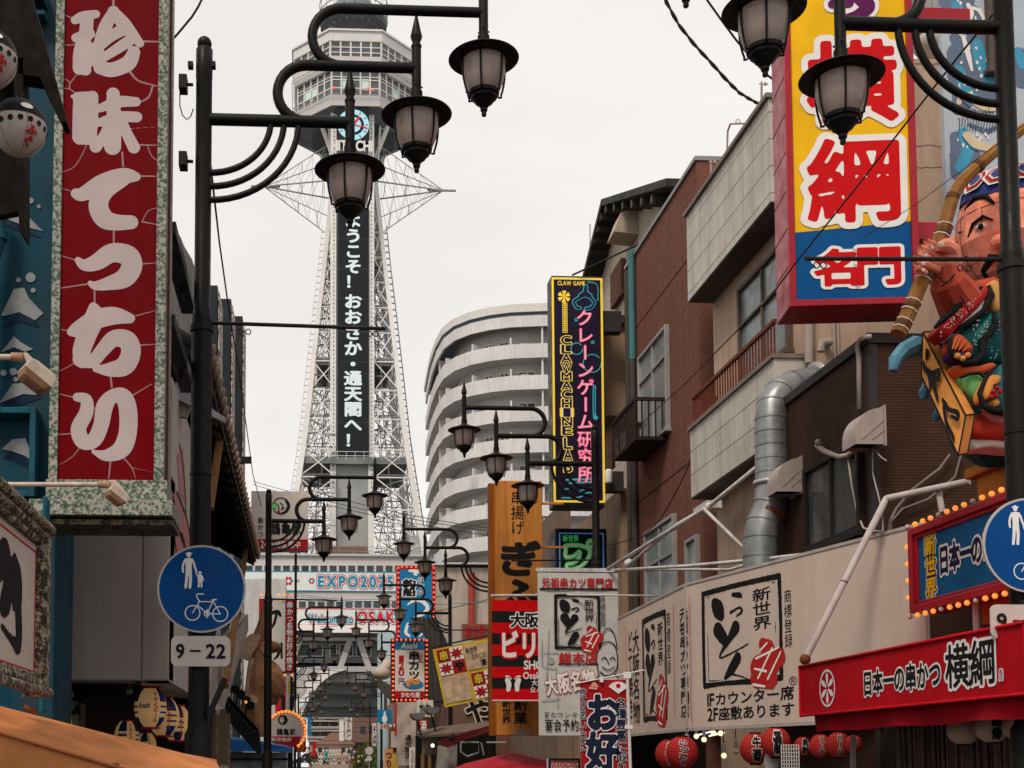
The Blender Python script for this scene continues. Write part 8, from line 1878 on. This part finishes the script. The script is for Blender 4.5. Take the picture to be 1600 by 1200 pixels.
for k in range(2600):
    cx_, cz_, cr_ = cl[r_.randint(len(cl))]; d = r_.randn(3); d /= np.linalg.norm(d); rr2 = cr_ * r_.uniform(.55, 1.05) ; c = V((tx + cx_ + d[0] * rr2, 110 + d[1] * rr2, cz_ + d[2] * rr2))
    u = V(r_.randn(3)).normalized() * .07; v2 = V(r_.randn(3)).normalized() * .05; lm.add([c - u, c - v2, c + u, c + v2], [(0, 1, 2, 3)])
part('crown', lm, LEAF, tr_)
tsb = T('traffic_sign', 'plain grey back of a round sign in front of the green tree', 'traffic sign', at(577, 1176, 92)); P = PF(92.); part('disc', MB().disc(P, *P.ab(577, 1173), .3, -.02, 0, 24).disc(P, *P.ab(577, 1185), .2, -.02, 0, 20), mat('sign_back', (.42, .4, .38), .5), tsb); part('post', MB().tube([at(577, 1170, 92.1), at(577, 1225, 92.1)], .035, 6), GREYF, tsb)
# pennant strings across the lane
pn = mat('pennant_white', (.6, .58, .56), .7); pb2 = mat('pennant_black', (.03, .03, .03), .7); pr2 = mat('pennant_red', (.45, .04, .03), .7)
for k, (Yp, xa, xb, ya, yb, sg, lb) in enumerate(((75, 462, 580, 1164, 1160, 8, 'highest string of small square pennants across the lane end'), (88, 464, 574, 1172, 1168, 7, 'second string of square pennants, just below the highest one in the arch'), (100, 466, 570, 1180, 1178, 6, 'lowest smallest string of square pennants near the ground'), (66, 458, 590, 1186, 1182, 6, 'wide string of square pennants just above the picture edge'))):
    o = T('pennant_string', lb, 'pennants', at((xa + xb) / 2, ya, Yp), 'pennant strings across the lane end'); n = 22; pts = [at(xa + (xb - xa) * i / n, ya + (yb - ya) * i / n + sg * sin(pi * i / n), Yp) for i in range(n + 1)]; part('cord', MB().tube(pts, .012, 4), WIRE, o); mb = MB(); r_ = np.random.RandomState(k)
    for i in range(1, n):
        q = pts[i]; mb.k = r_.choice([0, 0, 1, 1, 2]); t = r_.uniform(-.5, .5); mb.slab([q, q + V((.07 * cos(t) + .02, 0, -.09)), q + V((.01, 0, -.18)), q + V((-.07, 0, -.09))], (0, .01, 0))
    part('pennant', mb, [pn, pb2, pr2], o)
# ================================================================ cables
def cable(pts, r, label, group=None, m=WIRE, n=5): S('overhead_cable', MB().tube(pts, r, n), m, label, 'cable', group, smooth=True)
def sag(a, b, s, n=16): a, b = V(a), V(b); return [a.lerp(b, i / n) - V((0, 0, s * 4 * (i / n) * (1 - i / n))) for i in range(n + 1)]
def sagpx(p0, p1, Y0, Y1, px, n=16): return [at(p0[0] + (p1[0] - p0[0]) * i / n, p0[1] + (p1[1] - p0[1]) * i / n + px * 4 * (i / n) * (1 - i / n), Y0 + (Y1 - Y0) * i / n) for i in range(n + 1)]
m = MB(); base = [at(x, y, 12.9 + .0005 * x) for x, y in ((1030, -30), (1042, 5), (1060, 38), (1085, 70), (1110, 97), (1135, 125), (1155, 145), (1175, 157), (1192, 166), (1215, 180))]
fine = []
for i in range(len(base) - 1):
    for k in range(6): fine.append(base[i].lerp(base[i + 1], k / 6))
for ph in (0, pi): m.tube([p + V((.014 * sin(i * .8 + ph), .01 * cos(i * .8 + ph), .014 * cos(i * .8 + ph))) for i, p in enumerate(fine)], .012, 6)
S('overhead_cable', m, WIRE, 'thick twisted black cable hanging across the sky to the tiled parapet', 'cable', smooth=True)
cable([at(x, y, 13.2) for x, y in ((1090, -25), (1105, 0), (1125, 28), (1150, 62), (1175, 92), (1200, 118), (1230, 140))], .013, 'thinner black cable beside the twisted one against the sky')
cable([at(x, y, Y) for x, y, Y in ((1560, 12, 7.2), (1500, 85, 7.6), (1437, 165, 8.2), (1335, 297, 9.2), (1240, 415, 9.8), (1205, 462, 10.4), (1070, 600, 15), (960, 700, 19))], .007, 'long thin cable slanting across the yellow sign down to the red-brown wall')
cable([at(x, y, Y) for x, y, Y in ((1600, 195, 6.7), (1545, 235, 6.9), (1430, 320, 8), (1350, 370, 9.2))], .0025, 'hair-thin wire crossing in front of the painted figure and yellow sign')
cable([at(x, y, 12) for x, y in ((258, 75), (280, 50), (300, 26), (310, 10), (322, -15))], .012, 'short dark cable leaving the red sign towards the sky')
cable([at(x, y, Y) for x, y, Y in ((327, 240, 8.6), (335, 310, 10), (343, 380, 12), (357, 480, 14), (372, 570, 18), (395, 740, 26), (408, 790, 27))], .009, 'dark cable running down from the lamp pole beside the red sign to the crane billboard')
cable([at(x, y, Y) for x, y, Y in ((1100, 668, 15.1), (1090, 700, 15.3), (1075, 730, 15.6), (1060, 762, 16), (1032, 812, 16.3), (1005, 838, 17), (960, 850, 18), (940, 850, 17.9))], .008, 'slack black cable swinging down the red-brown wall to the claw machine pole')
cable([at(1104, 711, 15.2), at(1090, 714, 15.3), at(1078, 718, 15.4), at(1080, 732, 15.4), at(1096, 735, 15.3), at(1098, 742, 15.3)], .007, 'small loop of black cable on the red-brown wall edge')
gw_ = 'thin wires strung across the lane before the tower'
CYW = mat('wire_cyan', (.05, .2, .26), .6)
wl_ = [((395, 752), (770, 830), 60, 40, 8, 0, 'highest wire crossing just below the tower display'), ((395, 757), (775, 838), 60, 40, 8, 0, 'second high wire just under the first below the tower display'), ((480, 765), (770, 826), 70, 45, 6, 0, 'wire passing behind the lanterns in front of the tower foot'), ((680, 800), (772, 782), 60, 45, 2, 0, 'short wire rising to the timber sign'),
       ((400, 912), (610, 935), 70, 60, 10, 1, 'upper cyan wire sagging over the EXPO strip'), ((400, 917), (620, 945), 70, 60, 12, 1, 'lower cyan wire sagging over the EXPO strip'), ((470, 935), (770, 940), 60, 42, 7, 1, 'cyan wire across the hall windows'), ((430, 925), (700, 930), 62, 45, 12, 0, 'dark wire under the EXPO strip'),
       ((500, 980), (770, 935), 66, 42, 6, 0, 'wire rising past the blue boat sign'), ((395, 985), (620, 1045), 50, 60, -6, 0, 'dark wire from the carved figure down to the arch'), ((440, 1040), (770, 1085), 55, 31, -4, 0, 'wire behind the bulb-framed price sign'), ((460, 1000), (700, 1030), 70, 40, 6, 0, 'wire across the arch trusses'), ((455, 1060), (600, 1075), 80, 70, 3, 0, 'wire across the arch rim'), ((462, 1120), (600, 1128), 90, 80, 2, 0, 'faint wire across the arch mouth'), ((462, 1140), (600, 1143), 95, 85, 2, 0, 'low faint wire across the arch mouth'), ((462, 1152), (560, 1158), 98, 92, 2, 0, 'lowest faint wire in the arch mouth')]
for a, b, Ya, Yb3, sg, c, lb in wl_: cable(sagpx(a, b, Ya, Yb3, sg), .014 if Ya < 64 else .017, lb, gw_, CYW if c else WIRE, 4)
lr = MB().tube([at(922, 350, 60), at(922, 428, 60)], .035, 6); S('lightning_rod', lr, mat('rod_grey', (.4, .38, .37), .5), 'thin lightning rod above the claw machine sign', 'rod')
pbk = MB(); Pm = PF(6.9); pbk.tube([Pm.hit(1553, 1040), Pm.hit(1586, 1095)], .022, 8); pbk.tube([Pm.hit(1573, 1037), Pm.hit(1592, 1085)], .02, 8); S('pole_bracket', pbk, IRON, 'black V-shaped bracket arms on the lamp pole over the red awning', 'bracket')
pbk = MB(); Pm = PF(8.2); pbk.tube([Pm.hit(326, 1118), Pm.hit(352, 1060)], .02, 8); S('pole_bracket', pbk, IRON, 'black bracket arm slanting up from the lamp pole below the 9-22 plate', 'bracket')
# ================================================================ repeats of one part become parts of their own
SPLIT = {'partition', 'balcony_cabinet', 'flared_strut', 'hem_tube', 'edge_line',  'window', 'hall_window', 'recess_window', 'eave_bracket', 'tile_end', 'brace', 'blind', 'warning_light', 'hour_mark', 'support_beam', 'snow_peak', 'peak_shadow', 'bracket', 'menu_board',
         'bulb', 'clip', 'timber_post', 'louvre', 'truss', 'roof_plant', 'support_post', 'post', 'frame_post', 'colour_panel', 'red_strip', 'burst', 'red_block', 'white_block', 'photo_block', 'skewer_picture', 'fish_fin',
         'hanging_bulb', 'rusted_clip', 'clamp', 'wall_plate', 'clip_lamp', 'joint', 'binding', 'flange', 'ring', 'metal_loop', 'shelf_stock', 'spot', 'emblem', 'emblem_blue', 'rafter', 'tile_row', 'pole_clamp', 'cable_bracket', 'band_pattern', 'bead_curtain', 'rim'}
def split_part(o):
    me = o.data; n = len(me.vertices); par = list(range(n))
    def fd(x):
        while par[x] != x: par[x] = par[par[x]]; x = par[x]
        return x
    for p in me.polygons:
        v = p.vertices
        for i in range(1, len(v)):
            a, b = fd(v[0]), fd(v[i])
            if a != b: par[a] = b
    isl = {}
    for p in me.polygons: isl.setdefault(fd(p.vertices[0]), []).append(p)
    if len(isl) < 2: return
    groups = sorted(isl.values(), key=lambda ps: -sum(p.area for p in ps))
    if len(groups) > 100: groups = groups[:99] + [[p for g_ in groups[99:] for p in g_]]
    made = []
    for gi, ps in enumerate(groups):
        idx = {}; vs = []; fs = []
        for p in ps:
            f = []
            for v in p.vertices:
                if v not in idx: idx[v] = len(vs); vs.append(tuple(me.vertices[v].co))
                f.append(idx[v])
            fs.append(f)
        m2 = bpy.data.meshes.new(me.name); m2.from_pydata(vs, [], fs)
        for m in me.materials: m2.materials.append(m)
        m2.polygons.foreach_set('material_index', [p.material_index for p in ps]); m2.polygons.foreach_set('use_smooth', [p.use_smooth for p in ps]); m2.update()
        c = o.copy(); c.data = m2; COL.objects.link(c); made.append(c)
        if gi == 99: c['kind'] = 'stuff'
    bpy.data.objects.remove(o)
for o in [q for q in COL.objects if q.type == 'MESH' and q.parent and q.name.split('.')[0] in SPLIT and not q.children]: split_part(o)
bpy.data.objects.remove(_to)
